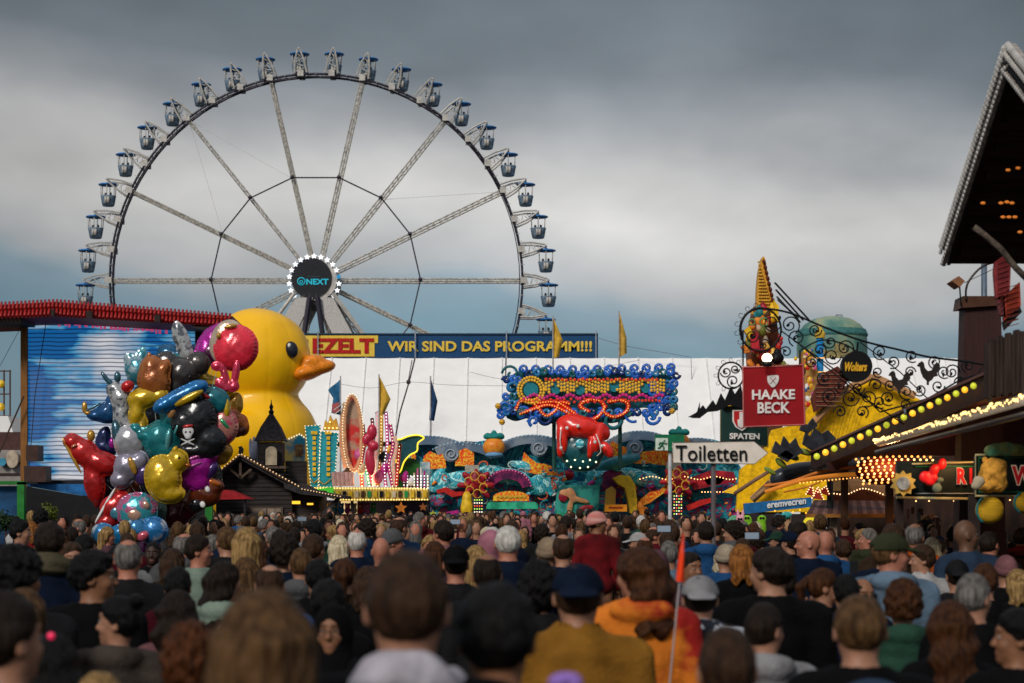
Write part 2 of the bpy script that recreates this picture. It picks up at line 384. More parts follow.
for a0, a1 in ((-38.57, -12.857), (-38.57, -64.3), (64.3, 38.57), (141, 115.7), (-141, -115.7)):
    m.tube([HUB+Vector((math.sin(R(a0))*RR, 0, math.cos(R(a0))*RR)), HUB+Vector((math.sin(R(a1))*r_, 0, math.cos(R(a1))*r_))], .02, 4)
m.build('guy_cables', pale, wheel)
hubp = MB(); hubp.tube([HUB+Vector((0, -2.5, 0)), HUB+Vector((0, 2.5, 0))], 2.25, 32); hub = hubp.build('hub', pale, wheel)
m = MB(); m.tube([HUB+Vector((-.3, -2.62, 0)), HUB+Vector((-.3, -2.5, 0))], 2.02, 36); m.build('hub_disc', M('hub disc', (.02, .021, .026), .5), hub)
cy = M('cyan lettering', (.02, .42, .55), .5, emit=.25, ecol=(.02, .5, .65), var=0)
text('NEXT', 306.2, 278.8, 328.5, 284.6, WY-2.65, cy, hub, bold=.03)
text('······', 308, 276.0, 320, 277.2, WY-2.65, M('dim lettering', (.05, .09, .1)), hub, bold=.02)
m = MB(); m.ptube([(301.3+3.6*math.cos(t), 281.3+3.6*math.sin(t)) for t in [i*math.pi/9 for i in range(18)]], WY-2.66, .55, 4, True)
m.ptube([(301.3+1.4*math.cos(t), 282+1.4*math.sin(t)) for t in [i*math.pi/5 for i in range(10)]], WY-2.66, .5, 4, True); m.build('ring_emblem', cy, hub)
def star(m, cx, cy_, r, Y, d, n=5, a0=0, ri=.45):
    m.prism([(cx+(r if i % 2 == 0 else r*ri)*math.sin(a0+math.pi*i/n), cy_-(r if i % 2 == 0 else r*ri)*math.cos(a0+math.pi*i/n)) for i in range(2*n)], Y, d)
starm = M('lit star', (.9, .9, .95), .3, emit=.9, ecol=(.9, .93, 1), var=0)
for k in range(17):
    a = R(-128+k*16); m = MB(); star(m, 314+25*math.sin(a), 281-25*math.cos(a), 3.0, WY-2.8, .15); m.build('hub_star', M('blue star', (.02, .3, .6), emit=.3, ecol=(.02, .3, .6)) if k == 13 else starm, wheel)
m = MB(); m.pbox(292, 302, 339, 305, WY-3, 6)
for x in range(292, 340, 6): m.ptube([(x, 302), (x, 294)], WY-3, .3, 4)
m.ptube([(292, 294), (300, 294)], WY-3, .3, 4); m.ptube([(330, 294), (340, 294)], WY-3, .3, 4)
m.build('service_platform', M('grey platform', (.12, .12, .13)), wheel)
legm = M('white leg panel', (.52, .49, .46), .5, var=.1)
for sx in (-1, 1):
    for y, w in ((-3.2, 3.8), (3.2, 3.4)):
        m = MB(); top = HUB+Vector((sx*1.0, y, -2.0)); bot = Vector((HUB.x+sx*12.5, WY+y*1.4, 0)); n_ = (bot-top)
        side = Vector((1, 0, 0)); m.add([top-side*.9, top+side*.9, bot+side*1.5, bot-side*1.5, top-side*.9+Vector((0, .7, 0)), top+side*.9+Vector((0, .7, 0)), bot+side*1.5+Vector((0, 1, 0)), bot-side*1.5+Vector((0, 1, 0))],
                                 [(3, 2, 1, 0), (4, 5, 6, 7), (0, 1, 5, 4), (1, 2, 6, 5), (2, 3, 7, 6), (3, 0, 4, 7)])
        m.build('support_leg', legm, wheel)
    m = MB(); m.tube([HUB+Vector((sx*.4, -3.6, -2)), Vector((HUB.x+sx*3.5, WY-4, 0))], .28, 6); m.build('inner_strut', rimdark, wheel)
    m = MB(); m.tube([HUB+Vector((sx*1.9, -3.3, -1.6)), Vector((HUB.x+sx*19, WY-4.3, 0))], .22, 6); m.build('outer_strut', pale, wheel)
# gondolas: one built with its roof, tub, posts and fork arm, then copied
def gondola_meshes():
    A = MB(); A.lathe((0, 0, -2.25), [(.05, 0), (.55, .02), (.62, .12), (.78, 1.0), (.80, 1.06), (.70, 1.06), (.6, .5), (.05, .4)], 12)
    A.mi = 1
    for j in range(6):
        a = R(30+60*j); A.tube([(math.cos(a)*.74, math.sin(a)*.74, -1.25), (math.cos(a)*.80, math.sin(a)*.80, -.1)], .045, 5)
    for a0 in (-100, -80, 80): A.box((math.cos(R(a0))*.76-.12, math.sin(R(a0))*.82-.03, -2.0), (math.cos(R(a0))*.76+.12, math.sin(R(a0))*.82+.03, -1.35))
    A.mi = 2
    for (x, y) in ((-.3, .1), (.25, -.1)): A.ball((x, y, -1.0), (.13, .13, .16), 7, 5); A.ball((x, y, -1.35), (.24, .2, .3), 7, 5)
    Rf = MB(); Rf.lathe((0, 0, -.18), [(.2, .0), (.95, .0), (1.02, .1), (.9, .17), (.25, .27), (.1, .36)], 14)
    return A, Rf
gA, gR = gondola_meshes(); dkp = M('dark clothed riders', (.04, .035, .035)); 
proto = None
for k in range(42):
    th = R(4.286+8.571*k); d = Vector((math.sin(th), 0, math.cos(th))); t = Vector((math.cos(th), 0, -math.sin(th))); piv = HUB+d*231.5*ps
    if proto is None:
        go = gA.build('gondola', [gblue, pale, dkp], None, True); rf = gR.build('roof', groof, None, True)
        go.location = (0, 0, 0); go.data.transform(Matrix.Translation((0, 0, -2.6))); rf.data.transform(Matrix.Translation((0, 0, -.5))); proto = (go.data, rf.data); rf.parent = go; rf.location = (0, 0, 0)
        LOC[go] = Vector((0, 0, 0))
    else:
        go = go.copy(); COL.objects.link(go); rf = rf.copy(); COL.objects.link(rf); rf.parent = go
    go.parent = wheel; go.location = piv-LOC[wheel]
    m = MB(); up = Vector((0, 0, 1))
    for y in (-1.02, 1.02):
        o = Vector((0, y, 0)); b0 = HUB+d*(RR+.1)+o
        for w in (-.62, .62):
            m.tube([b0+t*w, b0+t*w*.75+d*1.2, piv+o+t*w*.16-d*.1], .095, 5)
        for q in range(4): 
            f0, f1 = .08+q*.2, .2+q*.2; s_ = .5 if q % 2 else -.5
            m.tube([b0+d*2.4*f0+t*s_*(1-f0), b0+d*2.4*f1-t*s_*(1-f1)], .045, 4)
        m.box(tuple(b0-Vector((.3, .05, .3))), tuple(b0+Vector((.3, .05, .3))))
    m.tube([piv+Vector((0, -1.05, 0)), piv+Vector((0, 1.05, 0))], .1, 6)
    a_ = m.build('fork_arm', pale, wheel)
    a_.parent = go; a_.location = LOC[wheel]-piv

# ---------------------------------------------------------------- white beer tent with its banner
TY = 116.0
canvas = M('white tent canvas', (.88, .86, .84), .6, var=.03, scale=1.2, bump=.06, bscale=4)
tent = thing('beer_tent', 'long white beer tent filling the back of the fairground', 'tent', (W(560, 507, TY).x, TY, 0))
a, b = W(196, 358, TY), W(1012, 358, TY); zr = a.z
m = MB(); nP = 24
for i in range(nP):
    x0 = a.x+(b.x-a.x)*i/nP; x1 = a.x+(b.x-a.x)*(i+1)/nP
    N = 5
    for j in range(N):
        u0, u1 = j/N, (j+1)/N; X0 = x0+(x1-x0)*u0; X1 = x0+(x1-x0)*u1; s0, s1 = .04*math.sin(math.pi*u0), .04*math.sin(math.pi*u1)
        m.add([(X0, TY-5, 5.6-s0), (X1, TY-5, 5.6-s1), (X1, TY, zr-s1*.6), (X0, TY, zr-s0*.6)], [(0, 1, 2, 3)])
        m.add([(X0, TY+10, 4.2), (X1, TY+10, 4.2), (X1, TY, zr-s1*.6), (X0, TY, zr-s0*.6)], [(3, 2, 1, 0)])
m.build('roof', canvas, tent, False)
m = MB(); m.box((a.x, TY-5, 0), (b.x, TY-4.9, 5.3)); m.box((a.x-.1, TY-5, 0), (a.x, TY+10, 5)); m.box((b.x, TY-5, 0), (b.x+.1, TY+10, 5)); m.build('wall', canvas, tent)
m = MB()
for i in range(1, nP): x = a.x+(b.x-a.x)*i/nP; m.tube([(x, TY-5.05, 5.6), (x, TY-.05, zr+.03)], .03, 4)
m.build('roof_seams', M('seam webbing', (.84, .82, .80)), tent)
BY = 116.7
banner = thing('tent_banner', 'long blue banner board with yellow words above the white tent', 'banner', (W(440, 358, BY).x, BY, 6))
bannerblue = M('banner blue', (.012, .065, .17), .5, var=.1)
m = MB(); m.pbox(262, 333.5, 598, 358.5, BY, .25); m.build('board', bannerblue, banner)
m = MB(); m.pbox(262, 333.2, 598, 334.4, BY-.1, .1); m.pbox(262, 357.6, 598, 358.8, BY-.1, .1); m.build('board_edge', M('banner edge', (.03, .05, .09)), banner)
byel = M('banner yellow', (.80, .55, .07), .5, var=.08); bred = M('banner red', (.45, .012, .01), .5)
m = MB(); m.prism([(262, 335.5), (378, 335.5), (378, 343), (374.5, 343), (374.5, 356.5), (262, 356.5)], BY-.06, .05); m.build('yellow_panel', byel, banner)
text('HANS', 262.5, 338.3, 308.5, 353.4, BY-.1, bred, banner, bold=.045)
text('EZELT', 312.5, 338.3, 374, 353.4, BY-.1, bred, banner, bold=.045)
text('WIR SIND DAS PROGRAMM!!!', 387.5, 341, 592, 351.5, BY-.08, byel, banner, bold=.03)
for x in (318, 415.3, 506.5, 596):
    m = MB(); m.ptube([(x, 331), (x, 362)], BY-.25, .7, 6); m.build('post', M('banner post', (.3, .33, .38)), banner)
m = MB(); m.ptube([(415, 358), (409, 382), (400, 412), (395, 440)], TY-7.2, .8, 5); m.ptube([(412, 360), (408, 382)], TY-7, .5, 5); m.ball(W(408.5, 382, TY-7.2), .13, 8, 6)
m.ptube([(506, 358), (505.6, 380)], TY-7.2, .7, 5)
setp(m.build('mast_rope', M('dark rope', (.06, .04, .04))), 'dark rope hanging down the white tent roof beneath the banner', 'rope')
m = MB()
for pts in (((340, 384), (372, 388), (408, 382), (450, 385), (520, 386)), ((470, 372), (505, 379), (560, 375), (640, 360))): m.ptube(smooth_path([(float(p[0]), float(p[1])) for p in pts], 4), TY-7.4, .25, 4)
setp(m.build('tent_cable', M('grey cable', (.12, .11, .12))), 'thin dark cables sagging across the white tent roof', 'cable')
m = MB(); m.ptube([(598, 338), (625, 346), (690, 357)], BY-2, .3, 4); m.ptube([(691, 358), (694, 440)], BY-2, .35, 4)
setp(m.build('stay_wire', M('grey cable', (.12, .11, .12))), 'thin stay wire running right from the blue banner end', 'cable')
# far painted tank behind the tent
SY = 165.0
tank = thing('storage_tank', 'green domed storage tank painted with a landscape behind the yellow roof', 'storage tank', (W(832, 507, SY).x, SY, 0))
tm = bpy.data.materials.new('mural paint'); tm.use_nodes = True; nt = tm.node_tree; bs = nt.nodes['Principled BSDF']
tcn = nt.nodes.new('ShaderNodeTexCoord'); mpn = nt.nodes.new('ShaderNodeMapping'); mpn.inputs['Scale'].default_value = (.5, .5, .35); no = nt.nodes.new('ShaderNodeTexNoise'); no.inputs['Scale'].default_value = .9; no.inputs['Detail'].default_value = 5
rp = nt.nodes.new('ShaderNodeValToRGB'); nt.links.new(tcn.outputs['Object'], mpn.inputs[0]); nt.links.new(mpn.outputs[0], no.inputs[0]); nt.links.new(no.outputs[0], rp.inputs[0]); nt.links.new(rp.outputs[0], bs.inputs[0])
rp.color_ramp.elements[0].position = .3; rp.color_ramp.elements[0].color = (.03, .13, .12, 1); rp.color_ramp.elements[1].position = .7; rp.color_ramp.elements[1].color = (.42, .36, .17, 1)
for p, c in ((.45, (.08, .2, .16)), (.55, (.2, .3, .2))): e = rp.color_ramp.elements.new(p); e.color = (*c, 1)
cc = W(832, 507, SY); r_ = 35*SY/F; zt = W(0, 335, SY).z; m = MB()
m.lathe((cc.x, SY, 0), [(r_, 0), (r_, zt-.9), (r_*.985, zt-.2), (r_*.93, zt+.35), (r_*.8, zt+.85), (r_*.55, zt+1.3), (r_*.25, zt+1.5), (.05, zt+1.55)], 36); m.build('shell', tm, tank, True)
m = MB(); m.lathe((cc.x, SY, 0), [(r_+.02, zt-.15), (r_+.05, zt), (r_*.955, zt+.42), (r_*.94, zt+.3)], 36); m.build('dome_band', M('mural teal band', (.05, .17, .16)), tank)
m = MB(); m.pbox(835, 344, 846, 384, SY-r_-.4, .3); m.prism([(836, 346), (846, 346), (846, 341), (843, 345), (840.5, 340), (838, 345), (836, 342)], SY-r_-.42, .2); m.pbox(822, 350, 835, 384, SY-r_-.35, .3); m.pbox(846, 352, 856, 384, SY-r_-.32, .3)
m.build('painted_castle', M('mural ochre', (.33, .26, .11), .7, var=.3, scale=3), tank)
m = MB(); m.ptube([(836, 319), (836, 315), (842, 315), (842, 320)], SY, .5, 5); m.pbox(834, 317, 844, 319, SY, .6); m.build('roof_rail', dark, tank)

# ---------------------------------------------------------------- giant inflatable duck
DY = 96.0
duckm = M('yellow inflatable vinyl', (.98, .52, .002), .42, var=.05, scale=.6, bump=.3, bscale=2.5, coat=.2)
duck = thing('inflatable_duck', 'giant yellow inflatable duck with orange beak beside the ferris wheel', 'inflatable duck', tuple(Vector((W(262, 507, DY).x, DY, 0))))
def duckfn(s=DY/F):
    gx = np.arange(188, 340, 1.6); gy = np.arange(-72, 76, 2.2); gz = np.arange(-560, -300, 1.6)
    def fn(X, D, Z):
        h = ell(X, D, Z, (258, 0, -359), (53, 49, 50.5)); bd = smin(ell(X, D, Z, (261, 6, -438), (57, 60, 50)), ell(X, D, Z, (262, 6, -485), (60, 62, 50)), 20); ch = ell(X, D, Z, (260, 0, -400), (36, 36, 16)); w = ell(X, D, Z, (240, -46, -440), (34, 16, 26))
        tl = ell(X, D, Z, (212, 10, -420), (18, 22, 12)); o = smin(bd, ch, 10); o = smin(o, w, 6); o = smin(o, tl, 9); o = smin(o, h, 5)
        seam = np.abs(np.mod(np.degrees(np.arctan2(D, X-262)), 30)-15); o = o+.35*np.exp(-(seam/1.6)**2)+.5*wob(X, D, Z, .09, 2)+.25*wob(X, Z, D, .25, 1)
        return o
    v, q = surfnet(fn, gx, gy, gz); wv = np.stack([(v[:,0]-512)*s, DY+v[:,1]*s, np.maximum(CZ+(HZ+v[:,2])*s, .02)], 1)
    me = bpy.data.meshes.new('body'); me.from_pydata((wv-np.array(LOC[duck])).tolist(), [], q.tolist()); me.materials.append(duckm); me.shade_smooth(); me.update()
    o = bpy.data.objects.new('body', me); COL.objects.link(o); o.parent = duck; LOC[o] = LOC[duck]
duckfn()
blobs('beak', DY, [(306, 374, 16, 8, 10, 18, -14), (322, 368, 15, 7, 8, 12, -14), (312, 363, 14, 7, 12, 14, -14)], M('orange inflatable vinyl', (.86, .25, .01), .4, coat=.2), duck, 5, 1.2)
blobs('eye', DY, [(295.5, 352.5, 6.4, 8.4, 12, 4, -36)], M('black eye vinyl', (.008, .01, .02), .3), duck, 1, .8)
blobs('eye_glint', DY, [(293.8, 348.6, 1.7, 2.3, 0, 2, -40)], white, duck, 1, .5)
blobs('eye', DY, [(295.5, 352.5, 6.4, 8.4, 12, 4, 36)], MATS['black eye vinyl'], duck, 1, .8)

# ---------------------------------------------------------------- video screen tower at left
VY = 60.0; vs = VY / F
tower = thing('video_screen_tower', 'large blue video screen under a red tiled canopy roof', 'video screen', (W(115, 507, VY).x, VY, 0))
scm = bpy.data.materials.new('screen picture'); scm.use_nodes = True; nt = scm.node_tree; L = nt.links.new; bs = nt.nodes['Principled BSDF']
def nd(t, **k):
    n = nt.nodes.new(t)
    for a_, b_ in k.items(): setattr(n, a_, b_)
    return n
tcn = nd('ShaderNodeTexCoord'); mp1 = nd('ShaderNodeMapping'); mp1.inputs['Rotation'].default_value = (0, R(40), 0); mp1.inputs['Scale'].default_value = (.35, 1, 2.4)
L(tcn.outputs['Object'], mp1.inputs[0]); no = nd('ShaderNodeTexNoise'); no.inputs['Scale'].default_value = 1.1; no.inputs['Detail'].default_value = 5; no.inputs['Distortion'].default_value = .5; L(mp1.outputs[0], no.inputs[0])
no2 = nd('ShaderNodeTexNoise'); no2.inputs['Scale'].default_value = .55; no2.inputs['Detail'].default_value = 3; L(tcn.outputs['Object'], no2.inputs[0])
sp = nd('ShaderNodeSeparateXYZ'); L(tcn.outputs['Object'], sp.inputs[0])
def mt(op, a_, b_=0.0, clamp=False):
    n = nd('ShaderNodeMath', operation=op); n.use_clamp = clamp
    for i_, v_ in enumerate((a_, b_)):
        if isinstance(v_, (int, float)): n.inputs[i_].default_value = v_
        else: L(v_, n.inputs[i_])
    return n.outputs[0]
# a bright waterfall-like figure with blue round its edges
ax = mt('ABSOLUTE', mt('DIVIDE', mt('SUBTRACT', sp.outputs[0], .1), 2.9)); top = mt('SUBTRACT', mt('MULTIPLY', sp.outputs[2], .10), .27)
f_ = mt('ADD', mt('SUBTRACT', mt('ADD', mt('MULTIPLY', no.outputs[0], .55), mt('MULTIPLY', no2.outputs[0], .65)), mt('MULTIPLY', mt('POWER', ax, 2.0), .22)), mt('MULTIPLY', top, -.22))
rp = nd('ShaderNodeValToRGB'); L(f_, rp.inputs[0]); e0, e1 = rp.color_ramp.elements
e0.position = .42; e0.color = (.005, .13, .40, 1); e1.position = .62; e1.color = (.80, .80, .84, 1); e = rp.color_ramp.elements.new(.45); e.color = (.06, .34, .62, 1); e = rp.color_ramp.elements.new(.54); e.color = (.50, .58, .70, 1)
wv = nd('ShaderNodeTexWave', wave_type='BANDS', bands_direction='Z'); wv.inputs['Scale'].default_value = 2.5; wv.inputs['Distortion'].default_value = 1.6; wv.inputs['Detail'].default_value = 1; wv.inputs['Detail Scale'].default_value = .6; L(tcn.outputs['Object'], wv.inputs[0])
r2 = nd('ShaderNodeValToRGB'); L(wv.outputs[1], r2.inputs[0]); r2.color_ramp.elements[0].position = .06; r2.color_ramp.elements[0].color = (.24, .25, .30, 1); r2.color_ramp.elements[1].position = .34; r2.color_ramp.elements[1].color = (1, 1, 1, 1)
mxn = nd('ShaderNodeMix', data_type='RGBA', blend_type='MULTIPLY'); mxn.inputs[0].default_value = 1; L(rp.outputs[0], mxn.inputs[6]); L(r2.outputs[0], mxn.inputs[7])
L(mxn.outputs[2], bs.inputs['Emission Color']); bs.inputs['Emission Strength'].default_value = .66; bs.inputs['Base Color'].default_value = (.02, .02, .03, 1); scm.cycles.emission_sampling = 'NONE'
m = MB(); m.prism([(27, 316.5), (195, 326.5), (195, 480.5), (27, 480)], VY, .4); scr = m.build('screen', scm, tower)
pk = M('screen pink marks', (.5, .08, .2), emit=.45, ecol=(.75, .10, .25), var=0)
random.seed(3); m = MB(); x = 45
while x < 168:
    w = random.uniform(1.5, 4); y = 320.3+(x-47)*.075
    m.pbox(x, y+random.uniform(0, 1), x+w, y+random.uniform(3, 5.5), VY-.02, .02); x += w+random.choice((.8, 1, 1.4, 4))
m.build('screen_caption', pk, scr)
m = MB(); m.pbox(20.5, 316, 27.2, 500, VY-.12, .5); m.build('post', M('ochre timber post', (.26, .11, .03), .7, stretch=(3, 3, .4), scale=6), tower)
m = MB(); m.pbox(195, 322, 205, 482, VY-.05, .5); m.pbox(27, 480, 205, 485, VY-.08, .5); m.build('screen_frame', M('screen frame', (.015, .017, .024), .5), tower)
for x in (22, 200):
    m = MB(); a = W(x, 480, VY); m.box((a.x-.14, VY+.4, 0), (a.x+.14, VY+.7, a.z)); m.build('post', dark, tower)
# canopy: slope of barrel tiles, ridge further back
tile = M('red barrel tile', (.36, .010, .008), .45, var=.3, scale=10)
m = MB(); A, B, C = W(-60, 305.5, VY-1.5), W(55, 299.5, VY-1.5), W(232, 314, VY-1.5); A2, B2, C2 = W(-60, 319, VY-1.9), W(55, 314.5, VY-1.9), W(231, 325, VY-1.9)
for (p, q, p2, q2) in ((A, B, A2, B2), (B, C, B2, C2)):
    nT = int((q-p).length/.115)
    for i in range(nT):
        for row in range(2):
            t = (i+.5)/nT; up_, lo_ = p.lerp(q, t), p2.lerp(q2, t); s0 = up_.lerp(lo_, row/2); s1 = up_.lerp(lo_, row/2+.52); m.tube([s0+Vector((0, .02, 0)), s1+Vector((0, -.06, .0))], [.035, .048], 6)
m.build('roof_tiles', tile, tower, True)
m = MB()
for (p, q, p2, q2) in ((A, B, A2, B2), (B, C, B2, C2)):
    o = Vector((0, .12, -.05)); m.add([p+o, q+o, q2+o, p2+o, p+o+Vector((0, 2.6, -.1)), q+o+Vector((0, 2.6, -.1)), q2+o+Vector((0, 2.9, -.1)), p2+o+Vector((0, 2.9, -.1))], [(0, 1, 2, 3), (7, 6, 5, 4), (0, 4, 5, 1), (3, 2, 6, 7), (0, 3, 7, 4), (1, 5, 6, 2)])
m.build('canopy_box', M('dark red fascia', (.22, .010, .010), .6), tower)
m = MB()
for x in (51, 86, 154): m.pbox(x, 309+(x-51)*.055, x+(3 if x < 60 else 6), 316+(x-51)*.055, VY-2.2, .15)
m.pbox(-60, 317, 22, 322.5, VY-1.75, 1.6); m.prism([(190, 326.5), (231, 327), (231, 331), (203, 330)], VY-1.9, 1.6); m.build('canopy_bracket', M('dark bracket', (.03, .018, .014)), tower)
# stage base below the screen
m = MB(); m.prism([(27, 484), (207, 484), (207, 497), (90, 497), (27, 486)], VY-.6, .4); m.build('blue_apron', M('blue apron print', (.015, .13, .36), .5, var=.4, scale=3), tower)
m = MB(); m.prism([(22, 486), (88, 497), (205, 497), (205, 560), (22, 560)], VY-.9, .3); m.build('stage_skirt', black, tower)
for (x0, y0, x1, y1) in ((26, 445, 38, 461), (24, 466, 46, 482)):
    m = MB(); m.pbox(x0, y0, x1, y1, VY-1.1, .7); m.build('speaker_box', M('brown speaker box', (.06, .03, .025), .6), tower)
m = MB(); m.ptube([(-6, 465), (24, 396)], VY-.4, .9, 5); m.build('brace', M('brown brace', (.07, .04, .03)), tower)
m = MB(); m.ptube([(0, 366), (21, 327)], VY-.2, .25, 4); m.ptube([(47, 316), (35, 395), (29, 470)], VY-.35, .5, 4); setp(m.build('rigging_cable', dark), 'thin dark cables hanging in front of the video screen', 'cable')
# ride scaffold at the left edge
LY = 72.0
sf = thing('ride_scaffold', 'brown steel ride frame with yellow lamps at the left edge', 'ride frame', (W(-4, 507, LY).x, LY, 0))
bst = M('brown steel', (.10, .055, .045), .6)
for x in (-14, 4, 10):
    m = MB(); m.ptube([(x, 370), (x, 506)], LY, .9, 5); m.ptube([(x, 370), (x, 506)], LY+1.2, .9, 5); m.build('upright', bst, sf)
for y in (371, 394, 416):
    m = MB(); m.ptube([(-14, y), (10, y)], LY, .7, 5); m.ptube([(-14, y), (10, y)], LY+1.2, .7, 5); m.ptube([(10, y), (10, y)], LY, .7, 5); m.build('crossbar', bst, sf)
for y in (384, 407):
    m = MB(); m.ball(W(1, y, LY-.1), .15, 10, 6); m.build('lamp', yellow, sf)
m = MB(); m.prism([(-20, 416), (8, 416), (13, 432), (13, 440), (-20, 440)], LY-1, 2); m.build('white_fairing', canvas, sf)
m = MB(); m.pbox(-20, 432, 21, 450, LY-1.3, 2); m.build('brown_skirt', M('dull brown panel', (.08, .035, .03)), sf)
m = MB(); m.pbox(-20, 450, 21, 486, LY-1.6, 2); m.build('platform', M('pale platform panel', (.30, .27, .25), var=.2, scale=2), sf)
for y in (462, 473):
    m = MB(); m.pbox(-20, y, 21, y+2, LY-1.66, .06); m.build('platform_edge', M('dark platform edge', (.05, .03, .03)), sf)
m = MB(); m.prism([(12+6*math.cos(t), 459-9*math.sin(t)) for t in [i*math.pi/8 for i in range(16)]], LY-1.9, .2); m.build('round_shield', M('cream shield', (.5, .4, .3), .6), sf)
m = MB(); m.disc(2, 462, 4, LY-1.9, .2, 14); m.build('blue_shield', M('sky blue shield', (.05, .28, .42)), sf)
# green framed stand
GY = 44.0
st = thing('green_framed_stand', 'dark stand with green posts and a blue picture under the screen', 'stall', (W(90, 507, GY).x, GY, 0))
gpm = M('green post paint', (.02, .19, .03), .5, var=.2)
for x0, x1, y0 in ((17, 24, 482), (205, 212, 497)):
    m = MB(); a, b = W(x0, y0, GY), W(x1, 600, GY); m.box((a.x, GY, 0), (b.x, GY+.2, a.z)); m.build('post', gpm, st)
m = MB(); m.prism([(-40, 481), (24, 481), (24, 484.5), (-40, 484.5)], GY, .3); m.build('top_rail', gpm, st)
a, b = W(-40, 486, GY+.25), W(17, 500, GY+.25); m = MB(); m.box((a.x, a.y, .3), (b.x, a.y+.1, a.z)); m.build('picture_panel', M('dark blue sea picture', (.004, .02, .05), .5, col2=(.02, .12, .3), scale=1.5), st)
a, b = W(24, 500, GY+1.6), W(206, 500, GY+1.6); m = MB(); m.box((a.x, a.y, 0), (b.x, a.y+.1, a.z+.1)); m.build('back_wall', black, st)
leafm = M('yellow green leaves', (.10, .12, .012), .6, var=.4, scale=12); leafd = M('dark green leaves', (.015, .035, .01), .6, var=.4, scale=12)
def shrub(px, py, rp, Y, mat, label, name='potted_shrub', n=420):
    t = thing(name, label, 'plant', (W(px, 507, Y).x, Y, 0)); m = MB(); c = W(px, py, Y); r = rp*Y/F
    for i in range(n):
        d = Vector((random.gauss(0, 1), random.gauss(0, 1), random.gauss(0, 1))).normalized(); q = c+d*r*random.uniform(.35, 1.05)*(1+.25*math.sin(5*d.x+3*d.z)); q.z = c.z+(q.z-c.z)*.8
        u = Vector((random.gauss(0, 1), random.gauss(0, 1), random.gauss(0, 1))).normalized()*r*.16; w = u.cross(d).normalized()*r*.08; m.add([q-u, q-w, q+u, q+w], [(0, 1, 2, 3)])
    m.build('foliage', mat, t); m = MB(); m.lathe((c.x, c.y, 0), [(.2, 0), (.26, .4), (.22, .4), (.2, .3)], 14); m.build('pot', brown, t); m = MB(); m.tube([(c.x, c.y, .3), c], [.04, .02], 6); m.build('stem', brown, t)
shrub(49, 513, 12, GY-.6, leafm, 'yellow green shrub beside the green post below the screen')
shrub(6, 522, 14, GY-.9, leafd, 'dark green shrub under the blue picture at the far left', n=500)
# ================================================================ rides and stalls in the middle
def paint(name, a, b, scale=2.5, rough=.45, contrast=(.42, .58), bump=0): return M(name, a, rough, col2=b, scale=scale, contrast=contrast, detail=5, bump=bump)
sea = mural('sea mural paint', [(.004, .03, .10), (.01, .16, .24), (.01, .05, .14), (.03, .33, .36), (.005, .06, .12), (.02, .22, .22), (.20, .45, .45)], .8, 4); deep = mural('deep blue mural', [(.004, .02, .10), (.01, .12, .3), (.35, .02, .02), (.005, .05, .16), (.02, .28, .30), (.004, .03, .10), (.5, .16, .02), (.01, .10, .25)], .75, 5)
turq = mural('turquoise mural', [(.01, .14, .22), (.05, .42, .46), (.01, .18, .26), (.36, .66, .64), (.02, .28, .36)], 2.2, 3); wavegrey = paint('grey wave arch', (.10, .16, .24), (.22, .27, .33), 1.5)
flame = mural('flame paint', [(.45, .01, .01), (.8, .22, .01), (.6, .03, .01), (.85, .42, .03), (.5, .02, .01), (.75, .25, .02)], 2.2, 3); crimson = paint('crimson paint', (.25, .005, .02), (.5, .02, .03), 3)
octored = M('glossy octopus red', (.80, .018, .008), .3, coat=.4, var=.12); purple = paint('violet mural', (.08, .008, .06), (.3, .02, .12), 3)
skinp = M('painted flesh', (.6, .26, .12), .5); canopyg = paint('green canopy cloth', (.01, .26, .14), (.04, .5, .28), 3); gold = M('gold paint', (.75, .40, .03), .35, var=.25, scale=20)

def bulbs(name, pts, Y, rpx, mat, parent, seg=6):
    """a chain of lamps along picture points"""
    m = MB()
    for x, y in pts: m.ball(W(x, y, Y), rpx*Y/F, seg, 4)
    return m.build(name, mat, parent)
def P(name, pts, Y, d, mat, parent):
    m = MB(); m.prism(pts, Y, d); return m.build(name, mat, parent)
def B(name, x0, y0, x1, y1, Y, d, mat, parent):
    m = MB(); m.pbox(x0, y0, x1, y1, Y, d); return m.build(name, mat, parent)
def T(name, pts, Y, r, mat, parent, seg=6, closed=False):
    m = MB(); m.ptube(pts, Y, r, seg, closed); return m.build(name, mat, parent, True)
def arc(cx, cy, rx, ry, a0, a1, n=14): return [(cx+rx*math.cos(R(a0+(a1-a0)*i/n)), cy-ry*math.sin(R(a0+(a1-a0)*i/n))) for i in range(n+1)]
def gz(px, Y): return (W(px, 507, Y).x, Y, 0)

RY = 80.0
ride = thing('sea_themed_ride', 'colourful undersea fun ride with red octopus and wave shaped front', 'fairground ride', gz(560, RY))
m = MB(); a, b = W(398, 470, RY+1.5), W(742, 470, RY+1.5); m.box((a.x, RY+1.5, 0), (b.x, RY+6, a.z)); m.build('rear_hall', deep, ride)
m = MB(); a, b = W(398, 462, RY), W(742, 520, RY); m.box((a.x, RY, 0), (b.x, RY+.4, 2.9)); front = m.build('front_wall', deep, ride)
